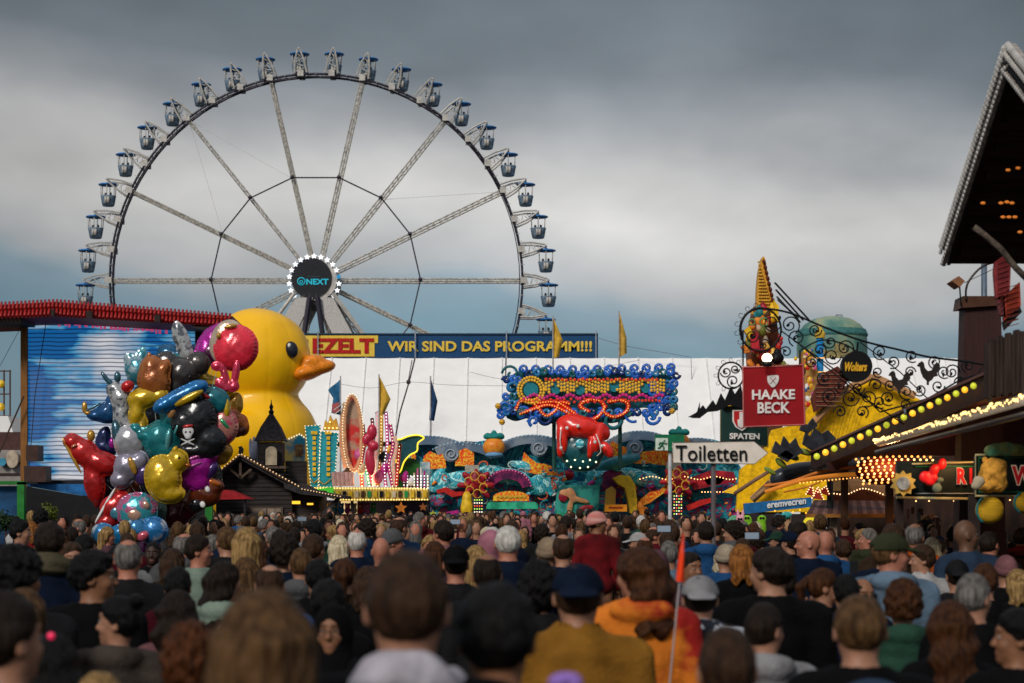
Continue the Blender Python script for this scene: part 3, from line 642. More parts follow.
# wave outline backing with rolling top
top = [(396, 560)]+[(396, 452)]+arc(430, 452, 34, 14, 170, 20)+arc(492, 452, 28, 12, 150, 30)+arc(535, 452, 32, 16, 160, 20)+arc(585, 450, 24, 16, 160, 20)+arc(640, 450, 34, 18, 165, 15)+arc(700, 454, 32, 16, 160, 10)+[(742, 470), (742, 560)]
P('wave_backdrop', top, RY+.45, .25, sea, ride)
def band(pts, w): 
    out = []; inn = []
    for i, p in enumerate(pts):
        a, b = pts[max(i-1, 0)], pts[min(i+1, len(pts)-1)]; dx, dy = b[0]-a[0], b[1]-a[1]; L_ = math.hypot(dx, dy) or 1
        out.append((p[0]-dy/L_*w/2, p[1]+dx/L_*w/2)); inn.append((p[0]+dy/L_*w/2, p[1]-dx/L_*w/2))
    return out+inn[::-1]
for (cx, cy, rx, ry, a0, a1, ex) in ((428, 460, 42, 20, 178, 35, 451), (462, 462, 34, 16, 140, 20, None), (533, 460, 38, 21, 165, 15, 539), (640, 458, 38, 23, 160, 20, 635), (696, 462, 34, 20, 150, 10, None)):
    w_ = P('wave_arch', band(arc(cx, cy, rx, ry, a0, a1), 9), RY-.2-.013*(cx % 7), .5, wavegrey, ride)
    bulbs('arch_lights', along(arc(cx, cy, rx+4, ry+4, a0, a1), 4), RY-.3, .55, M('pale blue lamp', (.3, .5, .6), emit=.5, ecol=(.35, .6, .75), var=0), w_)
for cx, cy, r in ((451, 454, 8), (539, 448, 8.5), (635, 448, 8.5), (405, 457, 6), (690, 452, 8)):
    m = MB(); m.disc(cx, cy, r, RY-.4, .3, 24); w_ = m.build('wave_curl', wavegrey, ride)
    T('curl_line', spiral(cx, cy, r-1, 1.5, 0, 1.6), RY-.45, .8, M('pale curl paint', (.4, .45, .5)), w_, 5)
for pts in ([(421, 470), (424, 456), (430, 451), (438, 455), (445, 453), (446, 468)], [(455, 466), (456, 452), (466, 448), (474, 453), (474, 466)], [(520, 470), (524, 452), (530, 458), (537, 463), (546, 464), (556, 468), (560, 476), (535, 474)],
            [(606, 452), (612, 441), (622, 446), (640, 452), (660, 450), (664, 462), (640, 464), (620, 461)], [(652, 464), (655, 446), (668, 440), (676, 450), (673, 466)], [(398, 470), (400, 452), (410, 446), (416, 456), (414, 470)]):
    P('flame_panel', pts, RY-.37-.004*(pts[0][0] % 9), .15, flame, ride)
# turquoise wave crests across the middle
for cx, cy, rx, ry, a in ((450, 482, 26, 9, 15), (505, 476, 30, 8, -12), (546, 486, 20, 9, 10), (640, 478, 26, 8, -14), (600, 478, 16, 7, 12), (690, 482, 24, 8, 8)):
    blobs('wave_crest', RY-.5, [(cx, cy, rx, ry, a, 5), (cx-rx*.5, cy-ry*.6, rx*.4, ry*.6, a+30, 5), (cx+rx*.5, cy+ry*.1, rx*.45, ry*.6, a-20, 4)], turq, ride, 3, 1.2, .5)
for k_, (cx, cy, rx, ry, a, mt_) in enumerate(((418, 488, 12, 5, 30, sea), (440, 500, 14, 7, 0, deep), (520, 466, 12, 4, -20, turq), (578, 492, 18, 10, 0, sea), (650, 492, 14, 6, 10, deep), (704, 496, 16, 8, 0, sea), (566, 476, 8, 5, 0, crimson), (492, 470, 11, 3, -8, flame))):
    blobs('painted_swell', RY-.35, [(cx, cy, rx, ry, a, 4), (cx+rx*.4, cy-ry*.5, rx*.5, ry*.6, a, 4)], mt_, ride, 3, 1.3, .4)
foam = M('foam white paint', (.45, .62, .6), .5)
rf_ = random.Random(14)
for k_ in range(34):
    x, y = rf_.uniform(404, 736), rf_.uniform(462, 508); T('foam_line', spiral(x, y, rf_.uniform(3, 8), 1.5, rf_.uniform(0, 6), rf_.uniform(.4, .9)*rf_.choice((-1, 1)), 10), RY-1.0, rf_.uniform(.5, .9), rf_.choice((foam, foam, M('cyan paint line', (.05, .45, .5)), M('coral paint line', (.75, .12, .05)), deep)), ride, 5)
blobs('shark', RY-1.1, [(618, 462, 19, 6, 12, 6), (628, 456, 3, 8, -20, 2), (602, 467, 8, 3, 20, 3), (636, 458, 5, 4, 30, 2), (614, 468, 8, 2.5, -30, 2)], M('shark teal skin', (.02, .22, .28), .35), ride, 2.5, 1)
# big octopus over the teal bowl
oc = blobs('octopus', RY-4.6, [(580, 428, 22, 12, -4, 16), (562, 438, 5.5, 15, 8, 6, -6), (598, 438, 5.5, 16, -14, 6, -6), (607, 450, 5, 9, 30, 5, -6), (560, 450, 3.5, 8, 0, 5, -6), (590, 448, 4, 11, -8, 5, -8), (603, 432, 7, 9, 20, 8), (570, 422, 14, 8, 8, 12)], octored, ride, 3, 1)
for x, y in ((567, 428), (572, 440), (595, 442), (561, 448), (602, 446), (578, 426)): m = MB(); m.ball(W(x, y, RY-5.3), .07, 6, 4); m.build('sucker', white, oc)
T('arm_highlight', [(561, 430), (560, 440), (561, 449), (564, 454)], RY-5.1, .7, M('painted white line', (.75, .6, .55)), oc, 5); T('arm_highlight', [(596, 434), (600, 444), (601, 452), (597, 456)], RY-5.1, .7, MATS['painted white line'], oc, 5)
blobs('bowl', RY-4.4, [(582, 450, 24, 17, 0, 17), (582, 462, 18, 10, 0, 12)], M('dark teal bowl', (.01, .10, .12), .35, coat=.3), ride, 4, 1.1)
bulbs('bowl_lamps', [(567, 461), (575, 460), (583, 461.5), (590, 460), (571, 467), (580, 468), (588, 467), (596, 462)], RY-5.3, .95, M('pale green lamp', (.8, 1, .6), emit=1.8, ecol=(.8, 1, .55), var=0), ride)
blobs('eye_ring', RY-5.3, [(580, 444, 4.5, 5, 0, 2)], turq, ride, 1, .8)
# pineapple heads on the wave tops
for cx, cy in ((494, 447), (679, 443)):
    h = blobs('fruit_head', RY-.8, [(cx, cy, 11, 10, 0, 9)], M('fruit head orange', (.75, .16, .015), .4, col2=(.85, .34, .03), scale=7), ride, 2, 1)
    blobs('leaf_crown', RY-.8, [(cx, cy-10, 9, 3, 0, 6), (cx-7, cy-11, 4, 3, 30, 3), (cx+7, cy-11, 4, 3, -30, 3), (cx, cy-13, 3, 4, 0, 3)], M('leaf crown teal', (.01, .22, .2), .5), h, 1.5, .9)
    blobs('collar', RY-1, [(cx, cy+8, 9, 3, 0, 8)], M('collar blue', (.15, .35, .6)), h, 1, .9)
# crimson flower creatures with grey caps
for cx, cy in ((476, 485), (678, 482)):
    fl = blobs('crimson_creature', RY-1.3, [(cx, cy-3, 9, 11, 0, 9)]+[(cx+13*math.cos(R(q)), cy+12*math.sin(R(q)), 6, 3, -q, 3.5, -3) for q in range(0, 360, 45)], crimson, ride, 3, 1, .4)
    m = MB(); m.pbox(cx-11, cy-20, cx+3, cy-13, RY-1.5, .6); m.build('creature_cap', M('pale cap', (.42, .4, .33)), fl)
    for q in range(20, 380, 60): T('gold_ring', arc(cx+8*math.cos(R(q)), cy+9*math.sin(R(q)), 4, 4.5, 0, 330, 10), RY-1.85, .6, gold, fl, 5)
# ticket kiosks, slides and signs along the front
P('violet_arch', band(arc(508, 488, 19, 14, 175, 5), 10), RY-1, .4, purple, ride); bulbs('arch_lights', along(arc(508, 488, 23, 18, 175, 5), 3.2), RY-1.1, .55, M('pink lamp', (.8, .2, .4), emit=.8, ecol=(.8, .15, .3), var=0), ride)
P('violet_panel', [(602, 486), (604, 472), (612, 469), (622, 471), (624, 478), (616, 488)], RY-1, .4, purple, ride)
s1 = P('orange_sign', arc(511, 497, 18, 6, 170, 10)+[(529, 501), (493, 501)], RY-1.6, .2, flame, ride)
text('~~~~~~', 497, 494.5, 526, 498.5, RY-1.63, gold, s1, bold=.03)
def scallop(x0, x1, y0, y1, n):
    o = [(x0, y1), (x0+1, y0+1)]; 
    for i in range(n): xa = x0+(x1-x0)*i/n; xb = x0+(x1-x0)*(i+1)/n; o += [(xa+(xb-xa)*t, y0-1.3*math.sin(math.pi*t)) for t in (.2, .5, .8)]
    return o+[(x1, y0+1), (x1, y1)]
for x0, x1, y0, y1, n in ((486, 538, 503, 509, 4), (555, 599, 513.5, 517.5, 3)):
    P('green_canopy', scallop(x0, x1, y0, y1, n), RY-2.6, 1.8, canopyg, ride)
    for x in (x0+4, (x0+x1)/2, x1-4): m = MB(); a = W(x, y1, RY-2.4); m.tube([(a.x, a.y, 0), a], .05, 6); m.build('canopy_pole', grey, ride)
pic = P('mural_board', [(557, 492), (562, 485), (600, 485), (598, 514), (554, 514)], RY-1.4, .15, paint('mural board green', (.01, .12, .12), (.04, .34, .28), 2), ride)
blobs('painted_figure', RY-1.5, [(572, 495, 4, 8, 20, 1.5), (580, 500, 10, 2.6, -15, 1.5), (570, 507, 3, 7, -10, 1.5), (566, 493, 7, 4, 0, 1.5)], skinp, pic, 2, .8)
blobs('painted_figure', RY-1.5, [(563, 497, 5, 5, 0, 1.2), (586, 508, 8, 3, 10, 1.2)], crimson, pic, 2, .8)
P('yellow_slide', [(613, 478), (620, 475), (630, 476), (635, 484), (637, 500), (637, 515), (630, 513), (628, 500), (625, 488), (618, 484)], RY-1.9, 1.2, yellow, ride)
P('yellow_slide', [(604, 512), (606, 490), (612, 486), (616, 490), (615, 512)], RY-1.5, .4, gold, ride)
s2 = B('orange_board', 605, 504.5, 627, 511.5, RY-2.2, .1, M('board orange', (.8, .28, .02), .5, emit=.15, ecol=(.9, .3, .02)), ride); text('~~~~~', 609, 506.5, 623, 509, RY-2.22, red, s2)
blobs('yellow_cone', RY-1.8, [(467, 500, 5, 9, 0, 5), (467, 509, 6.5, 8, 0, 6)], yellow, ride, 4, 1); blobs('yellow_cone', RY-1.8, [(643, 515, 4, 9, 10, 4), (640, 506, 3, 5, 0, 4)], orange, ride, 4, 1)
for (x0, x1, y0, y1, mt_) in ((473.5, 483, 498, 521, None), (673, 681, 494, 522, None)):
    m = MB(); a, b = W(x0, y0, RY-2), W(x1, y1, RY-2); m.box((a.x, a.y, 0), (b.x, a.y+.3, a.z)); col_ = m.build('light_column', M('column navy', (.01, .02, .04)), ride)
    for q, mm in enumerate((M('lime lamp', (.5, .9, .1), emit=1, ecol=(.55, .85, .1), var=0), M('white lamp', (1, .9, .7), emit=1.1, ecol=(1, .9, .7), var=0), M('red lamp', (.9, .1, .05), emit=1, ecol=(.9, .08, .03), var=0))):
        bulbs('lamp_rows', [(x0+1.2+2.4*i, y0+2+3.0*j) for i in range(4) for j in range(7) if (j if x0 < 500 else i+j) % 3 == q], RY-2.05, .7, mm, col_)
for pts, mt_ in (([(436, 490), (446, 487), (456, 492), (464, 491), (464, 495), (452, 497), (444, 492), (438, 494)], red), ([(640, 500), (650, 492), (660, 490), (667, 484), (668, 490), (658, 497), (650, 503), (641, 506)], flame), ([(640, 512), (646, 506), (650, 512), (648, 520), (640, 520)], orange),
                 ([(686, 506), (700, 500), (716, 497), (716, 501), (700, 506), (688, 511)], red), ([(446, 512), (458, 510), (460, 513), (448, 515)], magenta), ([(690, 478), (712, 470), (734, 472), (736, 482), (712, 486), (694, 490)], crimson), ([(704, 480), (716, 476), (726, 478), (720, 484), (708, 485)], turq)):
    P('tentacle', pts, RY-1.2, .3, mt_, ride)
random.seed(11)
for k_ in range(90):   # small painted fish, shells and coral on the front
    x, y = random.uniform(402, 738), random.uniform(470, 514); mm = random.choice((turq, flame, crimson, yellow, turq, sea, magenta, white, orange, blue)); r = random.uniform(.9, 2.9)
    blobs('painted_coral', RY-.7, [(x, y, r*1.5, r*.7, random.uniform(-60, 60), 2), (x+r, y-r*.5, r*.8, r*.6, 0, 2)], mm, ride, 1.5, .9)
for x in range(404, 740, 24):
    m = MB(); a = W(x, 515, RY-2.2); m.tube([(a.x, a.y, 0), (a.x, a.y, 1.1)], .04, 5); m.build('rail_post', grey, ride)
bulbs('eave_lights', [(x, 478+1.5*math.sin(x*.2)) for x in np.arange(640, 738, 3.2)], RY-1.6, .6, bulb_w, ride)
bulbs('deck_lights', [(x, 492) for x in np.arange(702, 736, 3)], RY-1.6, .6, bulb_w, ride)

# swirling name sign above the ride
GYs = 76.0
sg = thing('swirl_sign', 'huge swirling sign of blue curls and gold and red loops above the ride', 'sign', gz(590, GYs))
tealp = M('sign teal', (.01, .13, .16), .45)
outl = smooth_path([(507.0, 418), (503, 408), (512, 396), (510, 378), (524, 370), (545, 373), (580, 372), (620, 373), (655, 374), (672, 377), (674, 392), (678, 410), (668, 400), (655, 408), (640, 408), (628, 418), (612, 423), (590, 421), (566, 419), (548, 424), (530, 418), (516, 421), (507, 418)], 4)
P('backing_plate', outl, GYs, .25, tealp, sg)
bb = M('royal blue curl', (.01, .09, .38), .35, emit=.12, ecol=(.02, .2, .9)); yb = M('gold bead', (.8, .45, .03), .4, emit=.12, ecol=(1, .6, .05)); rb = M('red bead', (.65, .04, .02), .4, emit=.15, ecol=(1, .1, .03)); mb_ = M('magenta bead', (.5, .02, .18), .4, emit=.12, ecol=(.9, .03, .3))
for x in np.arange(524, 676, 12.3): T('blue_curl', spiral(x, 368.5+1.2*math.sin(x), 4.5, 1, 2.6, 1.2, 14), GYs-.3, 1.5, bb, sg, 5); bulbs('curl_tip', [(x+1, 366.5)], GYs-.5, 1.1, M('silver gold tip', (.5, .4, .2), .3, .5), sg)
for (cx, cy, r, a0, t) in [(x, 373+1.5*math.sin(x), 3.6, x, 1.1) for x in range(530, 676, 7)]+[(x, 415+4*math.sin(x*.7)-(x-500)*.01, 4.2, x, 1.2) for x in range(520, 664, 9)]+[(x, y, 4, x, 1.2) for x in (652, 660, 668, 674) for y in (384, 392, 400, 407)]+[(x, y, 4, y, 1.2) for x in (506, 513, 518) for y in (380, 396, 404, 412)]+[(511, 374, 8, 3.2, 1.2), (512, 388, 6, 1, -1.1), (506, 408, 9, 2, 1.3), (500, 415, 5, 4, 1), (522, 414, 8, 1, -1.2), (544, 418, 7, 0, 1), (566, 416, 7, 2, -1.1), (612, 420, 8, 0, 1.2), (632, 414, 8, 1, 1), (652, 417, 7.5, 0, 1.4), (664, 398, 9, 2, 1.1), (672, 388, 6, 1, 1.2), (668, 412, 6, 0, -1), (676, 375, 4, 0, 1), (590, 422, 6, 1, 1), (534, 421, 5, 2, 1)]:
    T('blue_curl', spiral(cx, cy, r*random.uniform(.8, 1.25), 1.2, a0, t, 20), GYs-.35, random.uniform(1.4, 2.3), (bb, bb, M('deep blue curl', (.004, .03, .16), .4), M('azure curl', (.02, .2, .45), .4), tealp)[int(cx*7+cy*3) % 5], sg, 5); bulbs('curl_tip', [(cx+r*.4, cy-r*.5)], GYs-.6, .9, (MATS['silver gold tip'], M('pale blue tip', (.3, .5, .7), emit=.3, ecol=(.3, .5, .8)))[int(cx) % 2], sg)
bulbs('gold_ball', [(672, 411), (502, 422), (498, 406)], GYs-.5, 3.2, gold, sg, 10)
bulbs('gold_beads', [(531+13*math.cos(t), 390+13*math.sin(t)) for t in np.arange(0, 6.28, .22)]+[(531+10*math.cos(t), 390+10*math.sin(t)) for t in np.arange(0, 6.28, .3)], GYs-.45, 1.5, yb, sg)
m = MB(); m.disc(531, 390, 7.5, GYs-.4, .2, 20); m.build('ring_centre', M('ring centre teal', (.01, .22, .28), .3), sg)
for x, y in ((556, 389), (580, 390), (614, 387), (646, 388)): m = MB(); m.disc(x, y, 5, GYs-.35, .2, 16); m.build('letter_hollow', MATS['ring centre teal'], sg)
bulbs('gold_beads', [(x, y+1.4*math.sin(x*.7)) for x in np.arange(546, 666, 3.1) for y in (381, 384.5, 388, 391) if min(math.hypot(x-c[0], (y-c[1])) for c in ((556, 389), (580, 390), (614, 387), (646, 388))) > 5], GYs-.45, 1.55, yb, sg)
bulbs('red_beads', [(x, 393+1.6*math.sin(x*.5)) for x in np.arange(546, 664, 3.0) if int(x) % 3] +[(x, 379.5+.6*math.sin(x)) for x in np.arange(546, 660, 4.1)], GYs-.5, 1.6, rb, sg)
bulbs('red_beads', [(x, 400.5+1.5*math.sin(x*.9)) for x in np.arange(520, 660, 3.4)], GYs-.46, 1.5, rb, sg)
bulbs('magenta_beads', [(x, 396.5+2*math.sin(x*.35)) for x in np.arange(524, 664, 3.3)], GYs-.45, 1.9, mb_, sg)
loops = [smooth_path([(516., 410), (520, 402), (530, 400), (538, 408), (546, 416), (556, 410), (560, 402), (570, 404)], 6), smooth_path([(538., 403), (556, 402), (570, 410), (582, 418), (596, 418), (604, 408), (600, 401), (588, 400), (580, 406), (590, 412)], 6),
         smooth_path([(608., 402), (620, 400), (628, 404), (626, 412), (614, 417), (604, 412), (606, 405)], 6), smooth_path([(520., 414), (534, 409), (550, 405), (570, 414), (580, 420)], 6)]
for lp in loops: T('red_loop', lp, GYs-.35, 2.5, octored, sg, 6); bulbs('loop_lights', along(lp, 2.6), GYs-.48, .75, M('amber bead', (1, .45, .1), emit=.5, ecol=(1, .4, .05), var=0), sg)
for x in (554, 620): m = MB(); m.ptube([(x, 420), (x, 470)], GYs+.4, 2, 8); m.build('support_post', M('green support', (.02, .08, .07)), sg)

# game booth with mirror, teal boards and lights
KY = 70.0
kb = thing('carousel_booth', 'bright carousel booth with tilted oval mirror, teal boards and rows of lights', 'fairground booth', gz(370, KY))
for pts, tx0, tx1 in (([(305, 426), (320, 425), (319, 488), (311, 488)], 312.5, 315.8), ([(321, 431), (338, 433), (334, 487), (318, 487)], 326.5, 330)):
    bd_ = P('teal_board', pts, KY-.6, .25, M('teal board', (.015, .27, .33), .45, emit=.05, ecol=(.02, .4, .5)), kb)
    y = 431
    for i in range(9): 
        m = MB(); m.pbox(tx0-(1.5 if i == 0 else 0), y, tx1+(1.5 if i == 0 else 0), y+3.4, KY-.68, .06); m.build('board_letter', yellow, bd_); y += 5.2
    T('board_scroll', smooth_path([(311., 479), (314, 483), (318, 480), (324, 484), (331, 479)], 5), KY-.66, .6, yellow, bd_, 5)
    bulbs('edge_lights', along(pts+[pts[0]], 3.4), KY-.7, .55, M('cream lamp', (1, .85, .55), emit=.9, ecol=(1, .8, .45), var=0), bd_)
P('gold_crown', [(323, 430), (325, 420), (328, 423), (330, 415), (333, 421), (336, 418), (339, 430)], KY-.3, .3, gold, kb); bulbs('crown_lights', [(325, 428), (329, 428), (333, 428), (337, 428), (330, 422)], KY-.4, .7, bulb_w, kb)
def oval(cx, cy, rx, ry, tilt, n=40): return [(cx+rx*math.cos(t)*math.cos(tilt)-ry*math.sin(t)*math.sin(tilt), cy+rx*math.cos(t)*math.sin(tilt)+ry*math.sin(t)*math.cos(tilt)) for t in [2*math.pi*i/n for i in range(n)]]
ov = oval(353, 433, 8.5, 37, -.03); mir = T('mirror_frame', ov, KY-1, 2.0, M('peach frame', (.75, .38, .2), .4), kb, 8, True)
P('mirror_face', oval(353, 433, 8, 36, -.03), KY-.8, .1, M('red mirror picture', (.62, .02, .015), .35, col2=(.45, .3, .2), scale=1.8, contrast=(.5, .62)), mir); bulbs('frame_lights', along(oval(353, 433, 10.5, 39.5, -.03)+[oval(353, 433, 10.5, 39.5, -.03)[0]], 2.8), KY-1.15, .6, M('cream lamp', (1, .85, .55)), mir)
P('side_frame', band([(345, 402), (341, 425), (341, 445), (345, 468)], 3.5), KY-.5, .3, M('peach frame', (.8, .4, .2)), kb)
m = MB(); m.ptube([(334, 410), (347, 401)], KY-.6, .6, 5); m.ptube([(335, 414), (347, 405)], KY-.6, .6, 5); m.build('stay_bars', pale, kb)
for x0 in np.arange(334, 352, 4.2): m = MB(); m.tube([W(x0, 472, KY-1.2), W(x0+1, 486, KY-1.2)], .09, 8); m.build('striped_cushion', M('dark maroon stripe', (.08, .01, .02)) if int(x0) % 2 else M('pale pink stripe', (.6, .35, .33)), kb)
rnd = random.Random(5); colp = (pink, red, white, magenta, teal, gold, cream, purple)
for i, x in enumerate(np.arange(362, 402, 4.6)):
    y0 = (424, 432, 418, 412, 414, 412, 424, 436, 444)[i % 9]; w_ = 3.4; bend = 3*math.sin(i*1.3)
    pl = P('light_panel', band(smooth_path([(x+bend, 486.), (x-1, 465), (x+2+bend*.5, 445), (x+1, y0+4), (x+.5, y0)], 4), w_), KY-.3-.12*i, .2, colp[(i*3+1) % 8], kb)
    bulbs('panel_lights', along([(x+bend, 486), (x-1, 465), (x+2+bend*.5, 445), (x+1, y0)], 3.3), KY-.42-.12*i, .65, (MATS['cream lamp'], bulb_c, MATS['cream lamp'], MATS['pink lamp'])[i % 4], pl)
blobs('red_balloon_figure', KY-1.4, [(372, 432, 5, 8, 0, 4), (366, 440, 4, 6, 0, 4), (374, 446, 5, 5, 0, 4), (370, 462, 5, 14, 5, 3)], M('figure crimson', (.55, .02, .06), .35), kb, 3, 1)
for (cx, cy, r, mm) in ((359, 455, 5, pink), (361, 470, 4, cream), (345, 478, 6, brown), (382, 458, 4, black), (384, 470, 4, magenta), (389, 450, 3, gold), (394, 470, 4, white), (378, 478, 5, pink), (404, 478, 4, magenta), (411, 482, 3.5, white)): blobs('ornament', KY-.9, [(cx, cy, r, r*1.2, 0, r), (cx+r*.5, cy-r, r*.6, r*.8, 0, r*.6)], mm, kb, 2, .9)
cor = P('cornice', [(308, 487), (405, 487.5), (428, 489), (428, 500), (405, 500.5), (340, 501), (312, 493)], KY-1.6, 1.3, M('cream gold cornice', (.62, .42, .12), .5, col2=(.8, .62, .2), scale=5), kb)
bulbs('cornice_lights', [(x, 488+ (x-310)*.006) for x in np.arange(312, 428, 2.8)]+[(x, 499.6) for x in np.arange(335, 428, 2.8)], KY-1.7, .75, M('gold lamp', (1, .75, .25), emit=1.6, ecol=(1, .68, .2), var=0), cor)
for i, x in enumerate(np.arange(330, 424, 6.2)): m = MB(); m.pbox(x, 491, x+3.6, 497.5, KY-1.7, .08); m.build('cornice_plaque', (green, yellow, black, yellow, cream, brown)[i % 6], cor)
P('toy_roof_light', [(318, 489), (332, 487), (334, 496), (318, 495)], KY-1.8, .3, M('lime sign', (.1, .6, .05), emit=.3, ecol=(.1, .8, .05)), kb)
for i, x in enumerate(np.arange(404, 428, 3.4)): m = MB(); m.ptube([(x, 490), (x, 472+5*math.sin(i))], KY-.8, 1, 6); s_ = m.build('candy_post', (pink, white, magenta, cream)[i % 4], kb); bulbs('post_lights', [(x, y) for y in np.arange(476, 492, 3)], KY-.95, .6, bulb_c, s_)
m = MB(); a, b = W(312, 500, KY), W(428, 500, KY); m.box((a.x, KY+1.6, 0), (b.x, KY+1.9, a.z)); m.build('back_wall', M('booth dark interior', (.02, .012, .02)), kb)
m = MB()
for x in (313, 352, 392, 427): a = W(x, 500, KY-1.4); m.box((a.x-.05, a.y, 0), (a.x+.05, a.y+.1, a.z)); 
m.build('booth_posts', dark, kb)
B('lit_panel', 341, 501, 357, 514, KY+1.4, .1, M('warm lit panel', (.7, .5, .2), emit=.55, ecol=(1, .75, .35)), kb)
# prizes on the counter
m = MB(); a, b = W(318, 528, KY-1.2), W(428, 528, KY-1.2); m.box((a.x, a.y, 0), (b.x, a.y+1.0, a.z)); m.build('counter', brown, kb)
toyc = [('teal', teal), ('pink', pink), ('magenta', magenta), ('yellow', yellow), ('red', red), ('blue', M('toy blue', (.04, .2, .5))), ('green', green), ('cream', cream)]
tk = ['first', 'second', 'third', 'fourth', 'fifth', 'sixth', 'seventh', 'eighth', 'ninth', 'tenth', 'eleventh', 'twelfth', 'thirteenth', 'fourteenth', 'fifteenth', 'sixteenth', 'seventeenth', 'eighteenth']
for i in range(18):
    x = 319+(i % 9)*6.4+(3 if i >= 9 else 0); y = (520, 507.5)[i // 9]; cn, cmat = toyc[(i*5+i//9) % 8]
    s_ = blobs('plush_toy', KY-1.0+.5*(i // 9), [(x, y+3, 3.2, 3.6, 0, 3), (x, y-1.5, 2.6, 2.6, 0, 2.6), (x-2, y-3.6, 1.1, 1.3, 0, 1), (x+2, y-3.6, 1.1, 1.3, 0, 1)], cmat, None, 1.2, .8)
    blobs('muzzle', KY-1.1+.5*(i // 9), [(x, y-1, 1.2, 1, 0, 1, -1.5)], cream, s_, 1, .5)
    setp(s_, f'{cn} plush toy, {tk[i % 9]} from left in the {"lower" if i < 9 else "upper"} row of prizes under the bright cornice', 'plush toy', 'plush prizes on the booth counter')
for (x, y, r, mm, lab) in ((401, 508, 6.5, orange, 'large orange star sign hanging under the light cornice'), (423, 507, 4.5, M('rust orange', (.35, .1, .02)), 'smaller rusty orange star sign beside the blue ride wall'), (433, 514, 4, M('acid yellow', (.6, .6, .02)), 'small acid yellow star sign low on the blue ride wall')):
    m = MB(); star(m, x, y, r, KY-1.8, .12); setp(m.build('star_sign', mm), lab, 'star sign', 'hanging star signs')
# dolphin neon sign
dl = thing('dolphin_sign', 'leaping dolphin sign with yellow neon outline beside the carousel booth', 'sign', gz(408, KY+2))
dp = smooth_path([(393., 474), (396, 463), (395, 455), (399, 446), (393, 441), (401, 439), (409, 436), (418, 435), (424, 438), (418, 443), (417, 451), (410, 455), (404, 462), (400, 472), (393, 474)], 4)
P('dolphin_body', dp, KY+2, .25, M('dolphin dark teal', (.01, .07, .10), .4), dl); T('neon_outline', dp, KY+1.9, .8, M('yellow neon', (1, .7, .05), emit=1.2, ecol=(1, .7, .04), var=0), dl, 6)
P('green_hill', arc(410, 480, 17, 22, 180, 0)+[(427, 492), (393, 492)], KY+2.4, .3, paint('hill green', (.01, .09, .03), (.04, .22, .04), 3), dl); m = MB(); a = W(410, 490, KY+2.5); m.tube([(a.x, a.y+.1, 0), (a.x, a.y+.1, a.z)], .08, 6); m.build('sign_post', dark, dl)
B('ice_figure', 420, 462, 430, 487, KY+2.1, .3, paint('ice mural', (.2, .4, .5), (.6, .7, .7), 5), dl)

# dark timber chalet with turret
CYY = 62.0
ch = thing('timber_chalet', 'dark timber chalet with pointed turret and lamp lined gable', 'chalet', gz(258, CYY))
def zof(y, Y): return CZ+(HZ-y)/F*Y
def xof(x, Y): return (x-512)/F*Y
m = MB(); Yf = CYY; yb_ = CYY+5
fl = [(xof(216, Yf), Yf, 0), (xof(292, Yf), Yf, 0), (xof(292, Yf), Yf, zof(486, Yf)), (xof(240, Yf), Yf, zof(459, Yf)), (xof(216, Yf), Yf, zof(476, Yf))]
m.wprism(fl, (0, 1, 0), 5); wl = m.build('wall', wood, ch)
m = MB()
for i in range(24): y = 470+i*4.2; m.pbox(217, y, 291, y+.5, Yf-.02, .02)
m.build('board_joints', M('board joint', (.012, .01, .01)), wl)
roofm = M('dark shingle', (.035, .03, .033), .75, scale=12, var=.4, bump=.5, bscale=30)
m = MB(); pk_ = (240, 455); el_, er_ = (211, 479), (301, 489)
for (p, q) in ((pk_, er_), (el_, pk_)):
    a_, b_ = W(*p, Yf-.5), W(*q, Yf-.5); u = Vector((0, 5.8, 0)); dn = Vector((0, 0, -.13)); m.add([a_, b_, b_+u, a_+u, a_+dn, b_+dn, b_+u+dn, a_+u+dn], [(0, 1, 2, 3), (7, 6, 5, 4), (0, 4, 5, 1), (3, 2, 6, 7), (0, 3, 7, 4), (1, 5, 6, 2)])
rf = m.build('roof', roofm, ch)
T('barge_board', [el_, pk_, er_], Yf-.56, 1.7, M('barge timber', (.10, .07, .05)), rf, 4)
bulbs('gable_lights', along([(211, 477.5), (240, 453.5), (301, 487.5)], 3.6), Yf-.68, .7, M('dim warm lamp', (.9, .6, .35), emit=.8, ecol=(.95, .55, .25), var=0), rf)
m = MB(); m.prism([(239, 462), (241.5, 462), (241.5, 478), (239, 478)], Yf-.4, .15); m.prism([(229, 470), (231, 468.5), (241, 477), (240, 479)], Yf-.4, .15); m.prism([(252, 470), (250, 468.5), (240, 477), (241, 479)], Yf-.4, .15); m.build('gable_brace', M('barge timber', (.1, .07, .05)), ch)
m = MB(); m.prism([(238, 454), (239, 449), (238, 447), (241, 446), (243, 449), (242, 454)], Yf-.4, .2); m.build('ridge_finial', black, ch)
